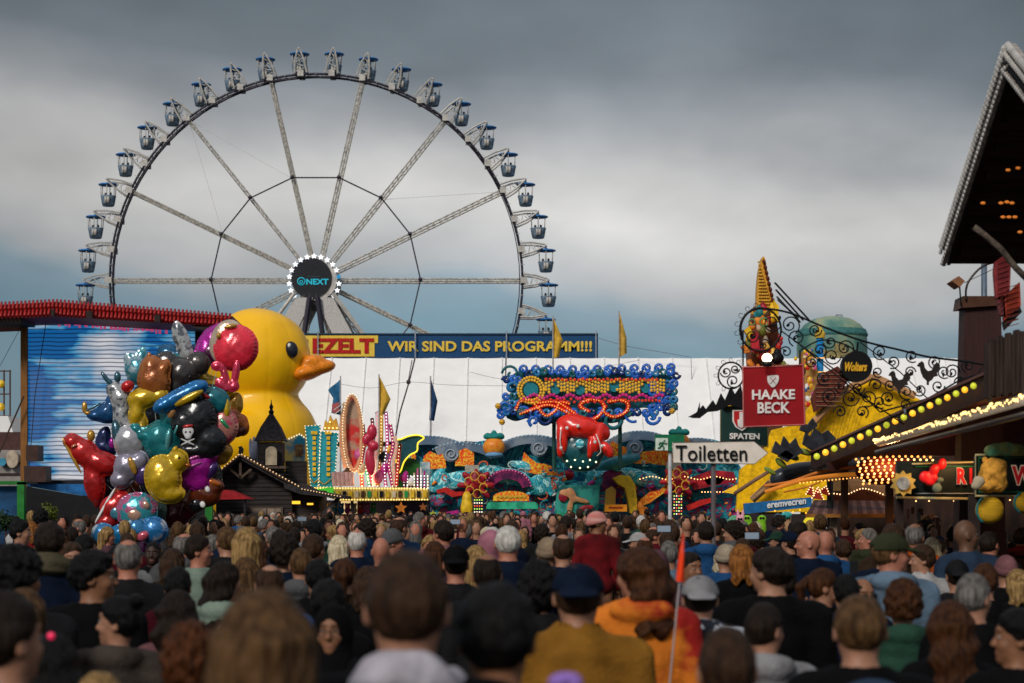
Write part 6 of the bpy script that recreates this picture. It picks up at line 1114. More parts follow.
balloon('orange box shaped balloon at the right edge below the ochre kite corner', .2, [(236, 425, 10, 8, 40, 6), (230, 418, 8, 5, 50, 5), (242, 428, 4, 5, 0, 4)], fo, [('dark_fold', [(239, 431, 7, 4, 30, 3, -3)], foil('dark rust', (.1, .02, .01)))])
balloon('round flowered pink balloon at the right of the black pirate hat', .55, [(223, 426, 12, 15, 5, 7)], foil('peach print', (.5, .2, .16), col2=(.5, .04, .1), scale=8, contrast=(.5, .58)), [('green_leaf', [(225, 424, 2, 6, 40, 2, -6)], foil('leaf', (.03, .3, .12)))])
balloon('round silver balloon at the left below the spotted giraffe', .5, [(130, 442, 13, 14, 0, 8)], fs, [('blue_side', [(119, 436, 5, 14, 10, 5, 3)], foil('slate blue', (.03, .1, .14)))])
balloon('white unicorn balloon with purple mane below the round silver one', .55, [(128, 467, 11, 12, 10, 7), (122, 478, 8, 7, 0, 6), (138, 462, 7, 8, 0, 6)], foil('lilac silver', (.28, .26, .33)), [('purple_mane', [(142, 474, 7, 9, -20, 4, -3)], foil('purple', (.05, .02, .12))), ('yellow_hair', [(133, 466, 3, 8, 20, 2, -6)], fgl), ('white_arc', [(149, 479, 2.5, 8, 30, 2, -5)], white)])
balloon('glossy golden duck balloon in the lower middle of the bunch', .8, [(163, 478, 15, 19, 8, 10), (176, 463, 8, 9, 0, 7), (168, 492, 12, 7, 0, 8), (176, 491, 5, 3, 20, 3)], fy_, [('beak', [(184, 467, 3, 2, -10, 2)], fo), ('eye', [(178, 461, 1.2, 1.4, 0, .8, -6.6)], black), ('tuft', [(173, 454, 2.4, 4, -30, 2)], fy_)])
balloon('magenta seashell balloon with pink stripes right of the golden duck', .6, [(193, 466, 17, 13, -10, 9), (205, 458, 8, 7, 0, 6), (186, 478, 8, 8, 0, 6), (198, 478, 8, 9, 20, 6)], fm, [('pink_stripe', [(192, 460, 14, 1.6, 20, 3, -7)], foil('light pink', (.6, .15, .4))), ('pink_stripe', [(190, 468, 13, 1.6, 24, 3, -8)], foil('light pink', (.6, .15, .4))), ('violet_edge', [(208, 470, 5, 9, -40, 4)], foil('violet', (.06, .02, .14)))])
balloon('pink and yellow candy balloon at the right beside the magenta seashell', .4, [(213, 454, 7, 4.5, 10, 4), (222, 452, 7, 6, 20, 5), (219, 458, 6, 4, 0, 4)], fgl, [('pink_wrap', [(212, 454, 6, 4, 10, 5)], fp)])
balloon('big red parrot balloon with gold edge at the far left of the bunch', .3, [(84, 452, 12, 10, -20, 7), (98, 461, 16, 9, -14, 8), (74, 443, 7, 6, 0, 6), (93, 478, 8, 17, 8, 6), (106, 464, 10, 6, 0, 6)], fr, [('gold_edge', [(74, 455, 1.6, 18, 28, 1.6, -2)], fgl), ('gold_crown', [(90, 438, 3.5, 5, 0, 3)], fgl), ('face_mark', [(77, 447, 3, 1.5, 20, 2, -6)], foil('peach', (.5, .2, .1))), ('red_tail', [(95, 490, 4, 10, 0, 3)], foil('dark red', (.2, .01, .01)))], k=4)
balloon('pointed navy star balloon between the red parrot and the silver ball', -.1, [(103, 440, 5, 11, -16, 3), (106, 448, 8, 6, 0, 4)], fn2, [('violet_tip', [(111, 443, 2.5, 5, 0, 2, -2)], fm)])
balloon('dark slate rocket balloon hanging under the red parrot body', .1, [(107, 482, 7, 13, 0, 5), (102, 474, 5, 8, 0, 4)], foil('dark slate', (.02, .04, .07)), [('orange_flame', [(99, 492, 2, 8, 0, 2)], fo)])
balloon('amber lantern balloon just above the printed party balloon', .3, [(125, 492, 9, 7, 10, 6), (130, 486, 6, 5, 0, 5)], foil('amber', (.35, .08, .01)))
balloon('round printed party balloon in turquoise and pink low in the bunch', .7, [(137, 511, 17, 15, 8, 8)], fprint2, [('figures', [(136, 514, 6, 5, 0, 2, -7), (146, 506, 3, 4, 30, 2, -7)], foil('cream figure', (.6, .35, .25)))])
balloon('red and white boot shaped balloon left of the printed party balloon', .5, [(114, 508, 11, 10, 20, 6), (108, 520, 9, 6, 10, 5), (120, 500, 7, 6, 0, 5)], fr, [('white_piping', [(107, 506, 1.4, 18, -30, 1.4, -3)], white), ('blue_badge', [(117, 512, 6, 6, 0, 3, -4)], foil('sky', (.08, .3, .42)))])
balloon('translucent pale green balloon behind the right of the party balloon', .4, [(155, 510, 9, 11, 0, 6)], foil('pale green', (.08, .16, .14)))
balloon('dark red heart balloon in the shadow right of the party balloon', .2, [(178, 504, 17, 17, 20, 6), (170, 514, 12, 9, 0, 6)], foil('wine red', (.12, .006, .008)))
balloon('brown bull face balloon with round white eyes at the lower right of the bunch', .5, [(204, 494, 13, 10, -10, 8), (210, 488, 10, 7, 0, 6), (196, 500, 8, 9, 0, 6)], foil('bull brown', (.16, .03, .008)), [('eye_white', [(208, 490, 2.2, 3, 20, 1.5, -7)], white), ('eye_white', [(204, 503, 2.4, 3, 20, 1.5, -7.5)], white), ('black_muzzle', [(198, 503, 6, 6, 0, 4, -4)], fk), ('orange_brow', [(212, 484, 8, 3, -20, 3, -4)], fo)])
for i, (x, y, r, lab) in enumerate(((103, 534, 9, 'small round globe balloon, leftmost of the low blue ones'), (121, 534, 8, 'small plain blue globe balloon, second from left in the low row'), (137, 530, 9.5, 'round blue globe balloon with a red cap shape in the low row'), (154, 530, 11, 'striped blue and silver globe balloon at the right of the low row'))):
    balloon(lab, .8, [(x, y, r, r*.95, 0, r*.6)], (fprint, foil('mid blue', (.01, .2, .45)), fprint, foil('blue bands', (.02, .16, .4), col2=(.5, .5, .55), scale=4, contrast=(.5, .6)))[i], [('red_cap', [(143, 535, 6, 4, 30, 3, -5)], fp)] if i == 2 else ())
balloon('pink speckled balloon peeping out under the leftmost globe', .4, [(96, 543, 5, 6, 0, 4)], foil('pink speckle', (.5, .2, .35), col2=(.5, .4, .5), scale=20))
balloon('purple streamer balloon hanging behind the low globes', .3, [(150, 548, 8, 11, 0, 4)], foil('streamer purple', (.16, .01, .12)))
balloon('black filler balloon added behind to fill the dark heart of the bunch', -.45, [(160, 425, 30, 42, 0, 8), (150, 470, 28, 26, 0, 8), (196, 470, 16, 20, 0, 7)], foil('charcoal', (.01, .014, .018)), k=8)  # dark filler shape added behind to keep the gaps between balloons dark
# ================================================================ people
skins = {n: M('skin '+n, tuple(q*.72 for q in c), .5, spec=.3, var=.12, scale=25, bump=.12, bscale=160) for n, c in (('fair', (.48, .23, .14)), ('rosy', (.54, .21, .13)), ('tan', (.32, .14, .07)), ('brown', (.17, .08, .045)), ('dark', (.06, .028, .018)))}
eyew, irism, lipm, browm = M('eye white', (.30, .27, .25), .3), M('iris', (.02, .015, .01), .2), M('lips', (.27, .10, .075), .5, spec=.3), M('brows', (.03, .018, .012), .8)
def hairmat(n, c, c2=None): return M('hair '+n, tuple(q*.85 for q in c), .5, spec=.10, col2=c2 or tuple(x*2.1 for x in c), scale=48, stretch=(1, 1, .07), bump=.7, bscale=120, detail=2, contrast=(.35, .7))
hairs = {n: hairmat(n, *c) for n, c in dict(black=((.004, .0035, .0035),), dark=((.010, .006, .004),), brown=((.026, .013, .007),), chestnut=((.028, .010, .004), (.075, .027, .010)), auburn=((.035, .010, .003), (.10, .032, .010)), light=((.045, .022, .009), (.13, .066, .026)),
         blonde=((.14, .075, .025), (.42, .26, .10)), pale=((.42, .33, .20), (.68, .58, .40)), ginger=((.13, .042, .008), (.34, .13, .028)), grey=((.07, .062, .055), (.20, .18, .165)), white=((.42, .39, .35), (.68, .64, .58))).items()}
CL = {n: M('cloth '+n, tuple(q*.66 for q in c), .85, spec=.06, var=.25, scale=7, bump=.35, bscale=55) for n, c in dict(black=(.006, .006, .007), charcoal=(.016, .016, .018), navy=(.007, .014, .035), darkblue=(.01, .03, .08), blue=(.02, .09, .24), lightblue=(.16, .24, .33), olive=(.04, .045, .022), khaki=(.10, .085, .05), green=(.03, .085, .055),
      mint=(.26, .34, .27), brown=(.05, .028, .016), taupe=(.075, .058, .048), mustard=(.36, .16, .022), orange=(.45, .09, .012), rust=(.20, .045, .012), red=(.32, .012, .014), maroon=(.07, .006, .012), burgundy=(.11, .008, .012), pink=(.52, .20, .26), rose=(.26, .11, .12), mauve=(.13, .06, .075), grey=(.11, .11, .115), lightgrey=(.34, .33, .34), white=(.58, .56, .55), beige=(.36, .26, .17), cream=(.48, .38, .27), denim=(.035, .06, .11)).items()}
denim = M('trouser cloth', (.02, .028, .045), .9, bump=.3); shoe = M('shoe leather', (.02, .015, .012), .5)
patch = M('red orange print', (.30, .012, .008), .8, col2=(.62, .17, .015), scale=2.6, contrast=(.47, .53), bump=.3); camo = M('black white leaf print', (.012, .015, .022), .8, col2=(.50, .53, .60), scale=11, contrast=(.43, .49), bump=.3); stripe_ = M('pink striped knit', (.62, .16, .14), .9, col2=(.72, .42, .36), scale=5, stretch=(.6, .6, 9), bump=.6, bscale=60)
velvet = M('dark red velvet', (.04, .001, .002), .9, col2=(.15, .004, .007), scale=5)
def axis_(pts): 
    out = [np.arange(a, b, s) for a, b, s in pts]; return np.concatenate(out)
def grid(lim=.42): return axis_([(-lim, -.12, .024), (-.12, .12, .0085), (.12, lim, .024)]), axis_([(-.26, -.135, .024), (-.135, .165, .0085), (.165, .62, .024)])
HZs = [(-.02, 1.36, .026), (1.36, 1.82, .0085)]
def rot(x, y, a): c, s = math.cos(a), math.sin(a); return x*c+y*s, -x*s+y*c
def body_fn(yaw, fem, arm):
    w = .90 if fem else 1.0
    def fn(x, y, z):
        hx, hy = rot(x, y-.005, yaw); hy = hy+.005
        h = ell(hx, hy, z, (0, .005, 1.672), (.077, .094, .108)); jaw = ell(hx, hy, z, (0, .035, 1.60), (.054 if fem else .060, .062, .062)); chin = ell(hx, hy, z, (0, .075, 1.563), (.025, .024, .02)); h = smin(h, jaw, .03); h = smin(h, chin, .02)
        for s_ in (-1, 1):
            ck = ell(hx, hy, z, (s_*.038, .068, 1.628), (.024, .022, .024)); h = smin(h, ck, .02); sock = ell(hx, hy, z, (s_*.032, .109, 1.664), (.018, .014, .010)); h = -smin(-h, sock, .012)
            er = ell(hx, hy, z, (s_*.080, -.004, 1.648), (.011, .022, .033)); er = np.maximum(er, -ell(hx, hy, z, (s_*.092, .004, 1.652), (.008, .012, .020))); h = smin(h, er, .008)
        h = smin(h, cone(hx, hy, z, (0, .088, 1.672), (0, .113, 1.632), .008, .013), .012); h = smin(h, ell(hx, hy, z, (0, .108, 1.629), (.018, .010, .009)), .008)
        h = smin(h, ell(hx, hy, z, (0, .090, 1.592), (.026, .012, .011)), .010); h = smin(h, ell(hx, hy, z, (0, .083, 1.693), (.045, .016, .010)), .014)
        o = smin(h, cone(x, y, z, (0, -.022, 1.44), (0, .0, 1.58), .064*w, .054*w), .025)
        t = smin(ell(x, y, z, (0, -.01, 1.28), (.165*w, .105, .22)), ell(x, y, z, (0, -.01, 1.04), (.14*w, .098, .19)), .08); t = smin(t, ell(x, y, z, (0, -.015, .93), (.165*(1.05 if fem else 1), .115, .12)), .06)
        t = smin(t, cone(x, y, z, (-.15*w, -.015, 1.432), (.15*w, -.015, 1.432), .062, .062), .06)
        if fem:
            for s_ in (-1, 1): t = smin(t, ell(x, y, z, (s_*.075, .085, 1.25), (.06, .05, .06)), .03)
        o = smin(o, t, .05)
        for s_, (e, wr) in zip((-1, 1), arm):
            sh = (s_*.185*w, -.015, 1.410); o = smin(o, cone(x, y, z, sh, e, .052, .040), .04); o = smin(o, cone(x, y, z, e, wr, .040, .027), .015); d_ = Vector(wr)-Vector(e); d_.normalize(); pm = Vector(wr)+d_*.055
            o = smin(o, cone(x, y, z, wr, tuple(pm), .026, .034), .015)
        for s_ in (-1, 1): o = smin(o, cone(x, y, z, (s_*.09, -.01, .90), (s_*.10, .01, .50), .085, .057), .05); o = smin(o, cone(x, y, z, (s_*.10, .01, .5), (s_*.105, -.02, .09), .056, .037), .02); o = smin(o, cone(x, y, z, (s_*.105, -.03, .05), (s_*.125, .14, .035), .038, .03), .03)
        return o
    return fn
ARM = dict(down=(((-.235, -.045, 1.10), (-.225, .05, .87)), ((.235, -.045, 1.10), (.225, .05, .87))), front=(((-.23, -.02, 1.12), (-.10, .20, 1.10)), ((.23, -.02, 1.12), (.08, .21, 1.08))),
           phone=(((-.235, -.045, 1.10), (-.225, .05, .87)), ((.26, .10, 1.20), (.15, .27, 1.43))), up=(((-.27, .10, 1.30), (-.17, .10, 1.56)), ((.27, .10, 1.30), (.17, .10, 1.56))), face=(((-.22, .08, 1.18), (-.075, .16, 1.47)), ((.235, -.045, 1.10), (.225, .05, .87))))
def fingers(arm, up=False):
    m = MB()
    for s_, (e, wr) in zip((-1, 1), arm):
        d = (Vector(wr)-Vector(e)).normalized(); side = d.cross(Vector((0, 1, .3))).normalized(); pn = d.cross(side).normalized(); base = Vector(wr)+d*.075
        for i, (L_, off) in enumerate(((.068, .027), (.078, .009), (.072, -.009), (.056, -.026))):
            p0 = base+side*off; p1 = p0+d*L_*.5+pn*.006; p2 = p1+d*L_*.32+pn*.016*(1 if s_ > 0 else -1); p3 = p2+d*L_*.2+pn*.022*(1 if s_ > 0 else -1); m.tube([p0-d*.02, p0, p1, p2, p3], [.009, .0095, .0088, .008, .0055], 7)
        t0 = Vector(wr)+d*.03+side*.024; m.tube([t0, t0+side*.022+d*.022, t0+side*.032+d*.05, t0+side*.03+d*.07], [.012, .0115, .010, .006], 7)
    return m
BODY = {}
def body(yaw, fem, armk='down'):
    k = (yaw, fem, armk)
    if k in BODY: return BODY[k]
    gx, gy = grid(.36); fn = body_fn(R(yaw), fem, ARM[armk]); me = net_mesh('person', fn, gx, gy, axis_(HZs), [skins['fair'], eyew, irism, lipm, browm])
    n = len(me.polygons); c = np.empty(n*3); me.polygons.foreach_get('center', c); c = c.reshape(-1, 3); hx, hy = rot(c[:, 0], c[:, 1]-.005, R(yaw)); mi = np.zeros(n, dtype=np.int32)
    mi[(np.abs(hx) < .022) & (hy > .085) & (np.abs(c[:, 2]-1.591) < .0068)] = 3; bz = 1.695-.25*np.abs(np.abs(hx)-.034); mi[(np.abs(np.abs(hx)-.034) < .020) & (hy > .06) & (np.abs(c[:, 2]-bz) < .0035)] = 4
    me.polygons.foreach_set('material_index', mi); m = fingers(ARM[armk]); ex = MB()
    for s_ in (-1, 1):
        for (yy, r, k_) in ((.0805, .0115, 1), (.0862, .0068, 2)): ex.mi = k_; px_, py_ = s_*.032, yy+.0; cx = px_*math.cos(R(yaw))-(py_-.0)*math.sin(R(yaw)); cy = px_*math.sin(R(yaw))+py_*math.cos(R(yaw))+.005; ex.ball((cx, cy, 1.664), (r, r, r*(.62 if k_ == 1 else .8)), 10, 6)
    v0 = len(me.vertices); allv = m.v+ex.v; allf = m.f+[[i+len(m.v) for i in f] for f in ex.f]; allm = m.m+ex.m
    old = [tuple(v.co) for v in me.vertices]; of = [tuple(p.vertices) for p in me.polygons]; om = list(mi); me2 = bpy.data.meshes.new('person'); me2.from_pydata(old+allv, [], of+[[i+v0 for i in f] for f in allf])
    for mt_ in me.materials: me2.materials.append(mt_)
    me2.polygons.foreach_set('material_index', np.array(om+allm, dtype=np.int32)); me2.shade_smooth(); me2.update(); bpy.data.meshes.remove(me); BODY[k] = me2; return me2
# hair, built round the neck axis so it can turn with the head
def zlim(y): return np.interp(y, [-.12, -.04, -.015, .025, .05, .085, .12], [1.585, 1.59, 1.615, 1.665, 1.685, 1.712, 1.72])
def strands(x, y, z, f=90, a=.0035, s=0): th = np.arctan2(x, y-.0); return a*np.sin(th*f*.35+6*np.sin(z*9+s)+2*np.sin(z*31))*.6+a*wob(x, y, z, 60, s)*.7
def f_short(vol=.012, s=0, top=.006, rough=.004):
    def fn(x, y, z): e = ell(x, y, z, (0, -.001, 1.672), (.079+vol, .097+vol, .109+vol+top)); e = e+(vol+.001)*(1-np.clip((z-zlim(y))/.055, 0, 1)); return np.maximum(e+rough*wob(x, y, z, 75, s)+rough*.6*wob(x, y, z, 140, s+2)+strands(x, y, z, a=.002, s=s), (zlim(y)-z)*.75)
    return fn
def f_bald():
    def fn(x, y, z): e = f_short(.005, 3, 0, .002)(x, y, z); return np.maximum(e, -ell(x, y, z, (0, .03, 1.79), (.066, .115, .075)))
    return fn
def f_long(zend=1.25, wave=0, w=.098, s=0, f_=55):
    def fn(x, y, z):
        t = np.clip((1.72-z)/(1.72-zend), 0, 1); xx = x+wave*.012*np.sin(z*42+s+3*y); yy = y+wave*.008*np.cos(z*36+s)
        cap = ell(x, y, z, (0, -.003, 1.675), (.094, .112, .120)); cap = np.maximum(cap, (zlim(y)-z)*.75)
        rx = .080+(w-.080)*np.clip((1.74-z)/.14, 0, 1)-.10*w*t; cy = -.042-.062*np.clip(t*1.3, 0, 1); ry = .080-.025*t; d = (np.sqrt((xx/rx)**2+((yy-cy)/ry)**2)-1)*np.minimum(rx, ry); cur = np.maximum(d, np.maximum((z-1.68)*.8, zend+.03*np.sin(x*60+s)-z)); front = (y-.038+.05*np.clip((z-1.5), -.3, .1)); cur = np.maximum(cur, front)
        return smin(cap, cur, .055)+strands(x, y, z, f_, .005, s)+.002*wob(x, y, z, 90, s)
    return fn
def f_pony(s=0):
    a = f_short(.009, s, .002, .002)
    def fn(x, y, z): o = smin(a(x, y, z), cone(x, y, z, (0, -.10, 1.715), (0, -.155, 1.66), .024, .032), .012); o = smin(o, cone(x, y, z, (0, -.155, 1.66), (.01, -.145, 1.46), .032, .014), .02); return o+strands(x, y, z, 60, .002)
    return fn
def f_bun(s=0):
    a = f_short(.010, s, .003, .003)
    def fn(x, y, z): return smin(a(x, y, z), ell(x, y, z, (0, -.085, 1.765), (.045, .042, .038))+.004*wob(x, y, z, 70, 1), .012)
    return fn
def f_curly(vol=.030, zend=1.60, s=0):
    def fn(x, y, z):
        e = ell(x, y, z, (0, -.012, 1.675), (.082+vol, .102+vol, .115+vol)); lim = np.interp(y, [-.14, -.02, .03, .07, .12], [zend-.03, zend, 1.655, 1.695, 1.715]); return np.maximum(e+.010*wob(x, y, z, 95, s)+.007*wob(x, z, y, 150, s+1), (lim-z)*.7)
    return fn
def f_cap(x, y, z):
    d = np.maximum(ell(x, y, z, (0, -.003, 1.680), (.093, .112, .112)), (1.682-.25*y*0-z)); d = np.maximum(d, -np.maximum(np.abs(x)-.028, np.maximum(np.abs(z-1.697)-.014, y+.07)))
    br = np.maximum(ell(x, y, z-.28*(.1-y)*0, (0, .115, 1.690), (.072, .085, .060)), np.abs(z-(1.700-.35*np.maximum(y-.10, 0)-4*x*x))-.0055); return smin(np.maximum(d, -1e9), np.maximum(br, .06-y), .006)
def f_beanie(x, y, z): d = ell(x, y, z, (0, -.006, 1.685), (.095, .113, .118))+.0015*np.sin(np.arctan2(x, y)*40); d = np.maximum(d, 1.655-z+.28*y); roll = np.maximum(ell(x, y, z, (0, -.004, 1.675), (.103, .121, .09)), np.abs(z-1.68-.28*y)-.022); return smin(d, roll, .006)
def f_hijab(x, y, z):
    d = ell(x, y, z, (0, -.008, 1.672), (.097, .112, .125)); d = smin(d, cone(x, y, z, (0, -.01, 1.60), (0, 0, 1.40), .088, .13), .05); d = np.maximum(d, 1.36-z); face = ell(x, y, z, (0, .125, 1.642), (.056, .09, .083)); return np.maximum(d, -face)+.003*wob(x, y, z, 40, 1)
def f_hoodup(x, y, z): d = ell(x, y, z, (0, -.018, 1.675), (.106, .122, .132)); d = smin(d, cone(x, y, z, (0, -.02, 1.60), (0, -.01, 1.42), .10, .13), .05); d = np.maximum(d, 1.38-z); return np.maximum(d, -ell(x, y, z, (0, .14, 1.645), (.068, .11, .095)))+.004*wob(x, y, z, 34, 2)
HM = {}
HDEF = dict(short=(f_short(), 1.56, .0075), crop=(f_short(.006, 2, .002, .0025), 1.56, .0075), tousled=(f_short(.021, 5, .012, .009), 1.56, .0075), bald=(f_bald(), 1.56, .0075), long=(f_long(), 1.2, .0085), wavy=(f_long(1.30, 1, .108, 1), 1.24, .0085), bob=(f_long(1.50, .4, .106, 2), 1.46, .0085), xlong=(f_long(1.12, .25, .112, 3, 70), 1.08, .009),
            pony=(f_pony(), 1.42, .0075), bun=(f_bun(), 1.56, .0075), curly=(f_curly(), 1.54, .0075), mop=(f_curly(.036, 1.50, 3), 1.44, .008), curls=(f_long(1.38, 1.6, .118, 6, 40), 1.34, .0085), cap=(f_cap, 1.64, .0065), beanie=(f_beanie, 1.62, .0075), hijab=(f_hijab, 1.33, .009), hoodup=(f_hoodup, 1.35, .010))
def hmesh(k):
    if k not in HM: fn, z0, st = HDEF[k]; HM[k] = net_mesh('hair', fn, np.arange(-.15, .15, st), np.arange(-.21, .235, st), np.arange(z0, 1.845, st), [hairs['dark']])
    return HM[k]
JM = {}
def jacket(kind, fem, armk='down'):
    k = (kind, fem, armk)
    if k in JM: return JM[k]
    w = .90 if fem else 1.0; puf = kind in ('puffer', 'vest'); off = .020+(.016 if puf else 0)+(.006 if kind == 'hood' else 0); arm = ARM[armk]
    def fn(x, y, z):
        t = smin(ell(x, y, z, (0, -.01, 1.28), (.165*w, .11, .22)), ell(x, y, z, (0, -.01, 1.02), (.155*w, .108, .22)), .08); t = smin(t, ell(x, y, z, (0, -.015, .90), (.17, .12, .12)), .06); t = smin(t, cone(x, y, z, (-.15*w, -.015, 1.432), (.15*w, -.015, 1.432), .062, .062), .06)
        if fem: t = smin(t, ell(x, y, z, (0, .085, 1.25), (.12, .05, .06)), .03)
        for s_, (e, wr) in zip((-1, 1), arm):
            if kind == 'vest' : t = smin(t, cone(x, y, z, (s_*.17*w, -.015, 1.42), (s_*.19*w, -.02, 1.395), .06, .055), .03); continue
            t = smin(t, cone(x, y, z, (s_*.185*w, -.015, 1.410), e, .054, .044), .035); t = smin(t, cone(x, y, z, e, wr, .044, .034), .015)
        nk = cone(x, y, z, (0, -.02, 1.45), (0, -.012, 1.55), .070, .056); t = smin(t, nk, .055); t = t-off
        t = t+.006*wob(x, y, z, 17, 1)+.004*wob(z, x, y, 40, 2)+.003*np.sin(26*z+9*np.abs(x)+4*np.sin(11*x))*np.clip((np.abs(x)-.1)*9, .15, 1)
        if puf: t = t-.006*np.abs(np.sin(z*math.pi/.085+.8*np.sin(x*5)))
        low = .78; t = np.maximum(t, low-z); top = 1.535 if kind != 'collar' else 1.565; t = np.maximum(t, z-top+.35*np.maximum(y, 0)); t = np.maximum(t, -cone(x, y, z, (0, -.018, 1.50), (0, -.008, 1.70), .056 if kind != 'hood' else .062, .075))
        if kind in ('hood', 'vest', 'puffer'): hd = ell(x, y, z, (0, -.115, 1.495), (.130, .060, .068)); hd = smin(hd, cone(x, y, z, (-.09, -.03, 1.50), (.09, -.03, 1.50), .038, .038), .04); hd = np.maximum(hd, -ell(x, y, z, (0, -.03, 1.57), (.074, .085, .06))); t = smin(t, hd+.004*wob(x, y, z, 34, 4), .015)
        for s_, (e, wr) in zip((-1, 1), arm):
            if kind != 'vest': d = Vector(wr)-Vector(e); d.normalize(); q = Vector(wr)+d*.01; ax = (x-q.x)*d.x+(y-q.y)*d.y+(z-q.z)*d.z; near = np.sqrt((x-wr[0])**2+(y-wr[1])**2+(z-wr[2])**2)-.13; t = np.where(near < 0, np.maximum(t, ax), t)
        return t
    JM[k] = net_mesh('jacket', fn, np.arange(-.40, .40, .0175), axis_([(-.26, .16, .0155), (.16, .46, .025)]) if armk != 'down' else np.arange(-.26, .22, .0155), axis_([(.75, 1.2, .0225), (1.2, 1.66, .0135)]), [CL['black']]); return JM[k]
def trousers():
    if 'tr' in JM: return JM['tr']
    def fn(x, y, z):
        o = ell(x, y, z, (0, -.015, .93), (.17, .12, .12))
        for s_ in (-1, 1): o = smin(o, cone(x, y, z, (s_*.09, -.01, .90), (s_*.10, .01, .50), .092, .068), .05); o = smin(o, cone(x, y, z, (s_*.10, .01, .5), (s_*.105, -.02, .09), .067, .06), .02)
        return np.maximum(np.maximum(o-.006+.004*wob(x, y, z, 24, 3), z-1.0), .07-z)
    JM['tr'] = net_mesh('trousers', fn, np.arange(-.25, .25, .026), np.arange(-.2, .18, .026), np.arange(.02, 1.06, .028), [denim]); return JM['tr']
def shoemesh():
    if 'sh' in JM: return JM['sh']
    def fn(x, y, z): return np.maximum(cone(x, y, z, (.105, -.03, .05), (.128, .15, .038), .053, .044), -z+.001)
    JM['sh'] = net_mesh('shoe', fn, np.arange(0, .24, .016), np.arange(-.13, .24, .016), np.arange(-.02, .14, .014), [shoe]); return JM['sh']
def kid(name, me, parent, mat, rz=0.0):
    o = bpy.data.objects.new(name, me); COL.objects.link(o); o.parent = parent; o.rotation_euler.z = rz
    if mat is not None: o.material_slots[0].link = 'OBJECT'; o.material_slots[0].material = mat
    return o
PLACED = []; PL = []
def person(px, ytop, Y, hair='short', hc='dark', top='black', jk='plain', skin='fair', face=0, yaw=0, fem=False, arm='down', wide=1.0, label=None, hat=None, zoff=0.0, group=None, legs=True, scale=None, hs=1.0):
    """px = head centre and ytop = head top in the picture, Y = distance; face = heading of the body (0 = away from us, 180 = towards us), yaw = head turned left(+)/right(-)"""
    x = (px-512)/F*Y; ztop = CZ+(HZ-ytop)/F*Y; vol = dict(tousled=.03, curly=.035, mop=.04, curls=.012, bun=.03, cap=.012, beanie=.025, hijab=.018, hoodup=.028, bare=0).get(hat or hair, .015)
    sc_ = scale or (ztop-zoff)/(1.778+vol); base = zoff if scale is None else ztop-(1.778+vol)*scale
    o = bpy.data.objects.new('person', body(yaw, fem, arm)); COL.objects.link(o); o.location = (x, Y, base); o.rotation_euler.z = R(face); o.scale = (sc_*wide, sc_*(.5+.5*wide), sc_)
    o.material_slots[0].link = 'OBJECT'; o.material_slots[0].material = skins[skin]
    if hc in ('white', 'pale', 'blonde', 'grey', 'light', 'ginger'): o.material_slots[4].link = 'OBJECT'; o.material_slots[4].material = hairs[hc]
    setp(o, label, 'person', group or 'people in the crowd')
    if hair != 'bare': 
        h = kid('hair', hmesh(hair), o, hairs[hc], R(yaw)); h.scale = (hs, hs, 1)
    if hat: hk, hm_, back = hat if isinstance(hat, tuple) else (hat, CL['black'], 0); kid('cap' if hk == 'cap' else 'beanie' if hk == 'beanie' else 'headscarf' if hk == 'hijab' else 'hood', hmesh(hk), o, hm_, R(yaw+back))
    cm = CL[top] if isinstance(top, str) else top
    kid('jacket', jacket(jk, fem, arm), o, cm)
    if legs: kid('trousers', trousers(), o, None); kid('shoe', shoemesh(), o, None); q = kid('shoe', shoemesh(), o, None); q.scale = (-1, 1, 1)
    PLACED.append((x, Y)); PL.append(o); return o
# ---- people one can tell apart, front to back
p = person
p(407, 547, 4.5, 'crop', 'brown', 'black', 'plain', wide=1.08, hs=1.02, label='tall short haired man in a pale grey hood, largest head at the centre bottom'); big = bpy.data.objects[-1] if False else None
def hoodA(o, mat_, up=.03): h = kid('hood', jacket_hood(), o, mat_); h.location.z = up
def jacket_hood():
    if 'hd' not in JM:
        def fn(x, y, z): hd = ell(x, y, z, (0, -.105, 1.50), (.150, .075, .078)); hd = smin(hd, cone(x, y, z, (-.12, -.02, 1.49), (.12, -.02, 1.49), .052, .052), .05); hd = np.maximum(hd, -ell(x, y, z, (0, -.02, 1.585), (.078, .09, .065))); return np.maximum(hd+.007*wob(x, y, z, 30, 4)+.004*np.sin(z*110+20*np.abs(x)), y-.04)
        JM['hd'] = net_mesh('hood', fn, np.arange(-.19, .19, .012), np.arange(-.22, .06, .012), np.arange(1.38, 1.63, .012), [CL['lightgrey']])
    return JM['hd']
def last(): return [o for o in COL.objects if o.name.startswith('person')][-1]
hoodA(bpy.data.objects['person'], M('pale lilac hood', (.40, .37, .41), .85, var=.3, scale=9, bump=.8, bscale=18, spec=.06), -.035); bpy.data.objects['hood'].scale = (.72, .9, 1.02)
p(265, 588, 4.1, 'xlong', 'light', 'black', fem=True, hs=1.05, label='woman with long straight light brown hair, large head at the bottom left of centre')
p(497, 583, 4.7, 'short', 'black', 'black', yaw=0, skin='tan', wide=1.05, hs=1.04, label='black haired person with ear showing, beside the tall man in the pale grey hood')
p(727, 624, 5.2, 'crop', 'brown', 'black', label='brown short haired head cropped by the bottom edge, under the white cap man')
p(6, 592, 5.2, 'short', 'dark', 'black', yaw=-40, label='dark haired man at the bottom left corner with bare neck')
p(860, 593, 6.6, 'crop', 'light', 'black', wide=1.12, hs=1.02, label='short haired man in black jacket with blue grey backpack straps at the lower right')
bp = [o for o in COL.objects if o.name.startswith('person') and o.type == 'MESH'][-1]
m = MB()
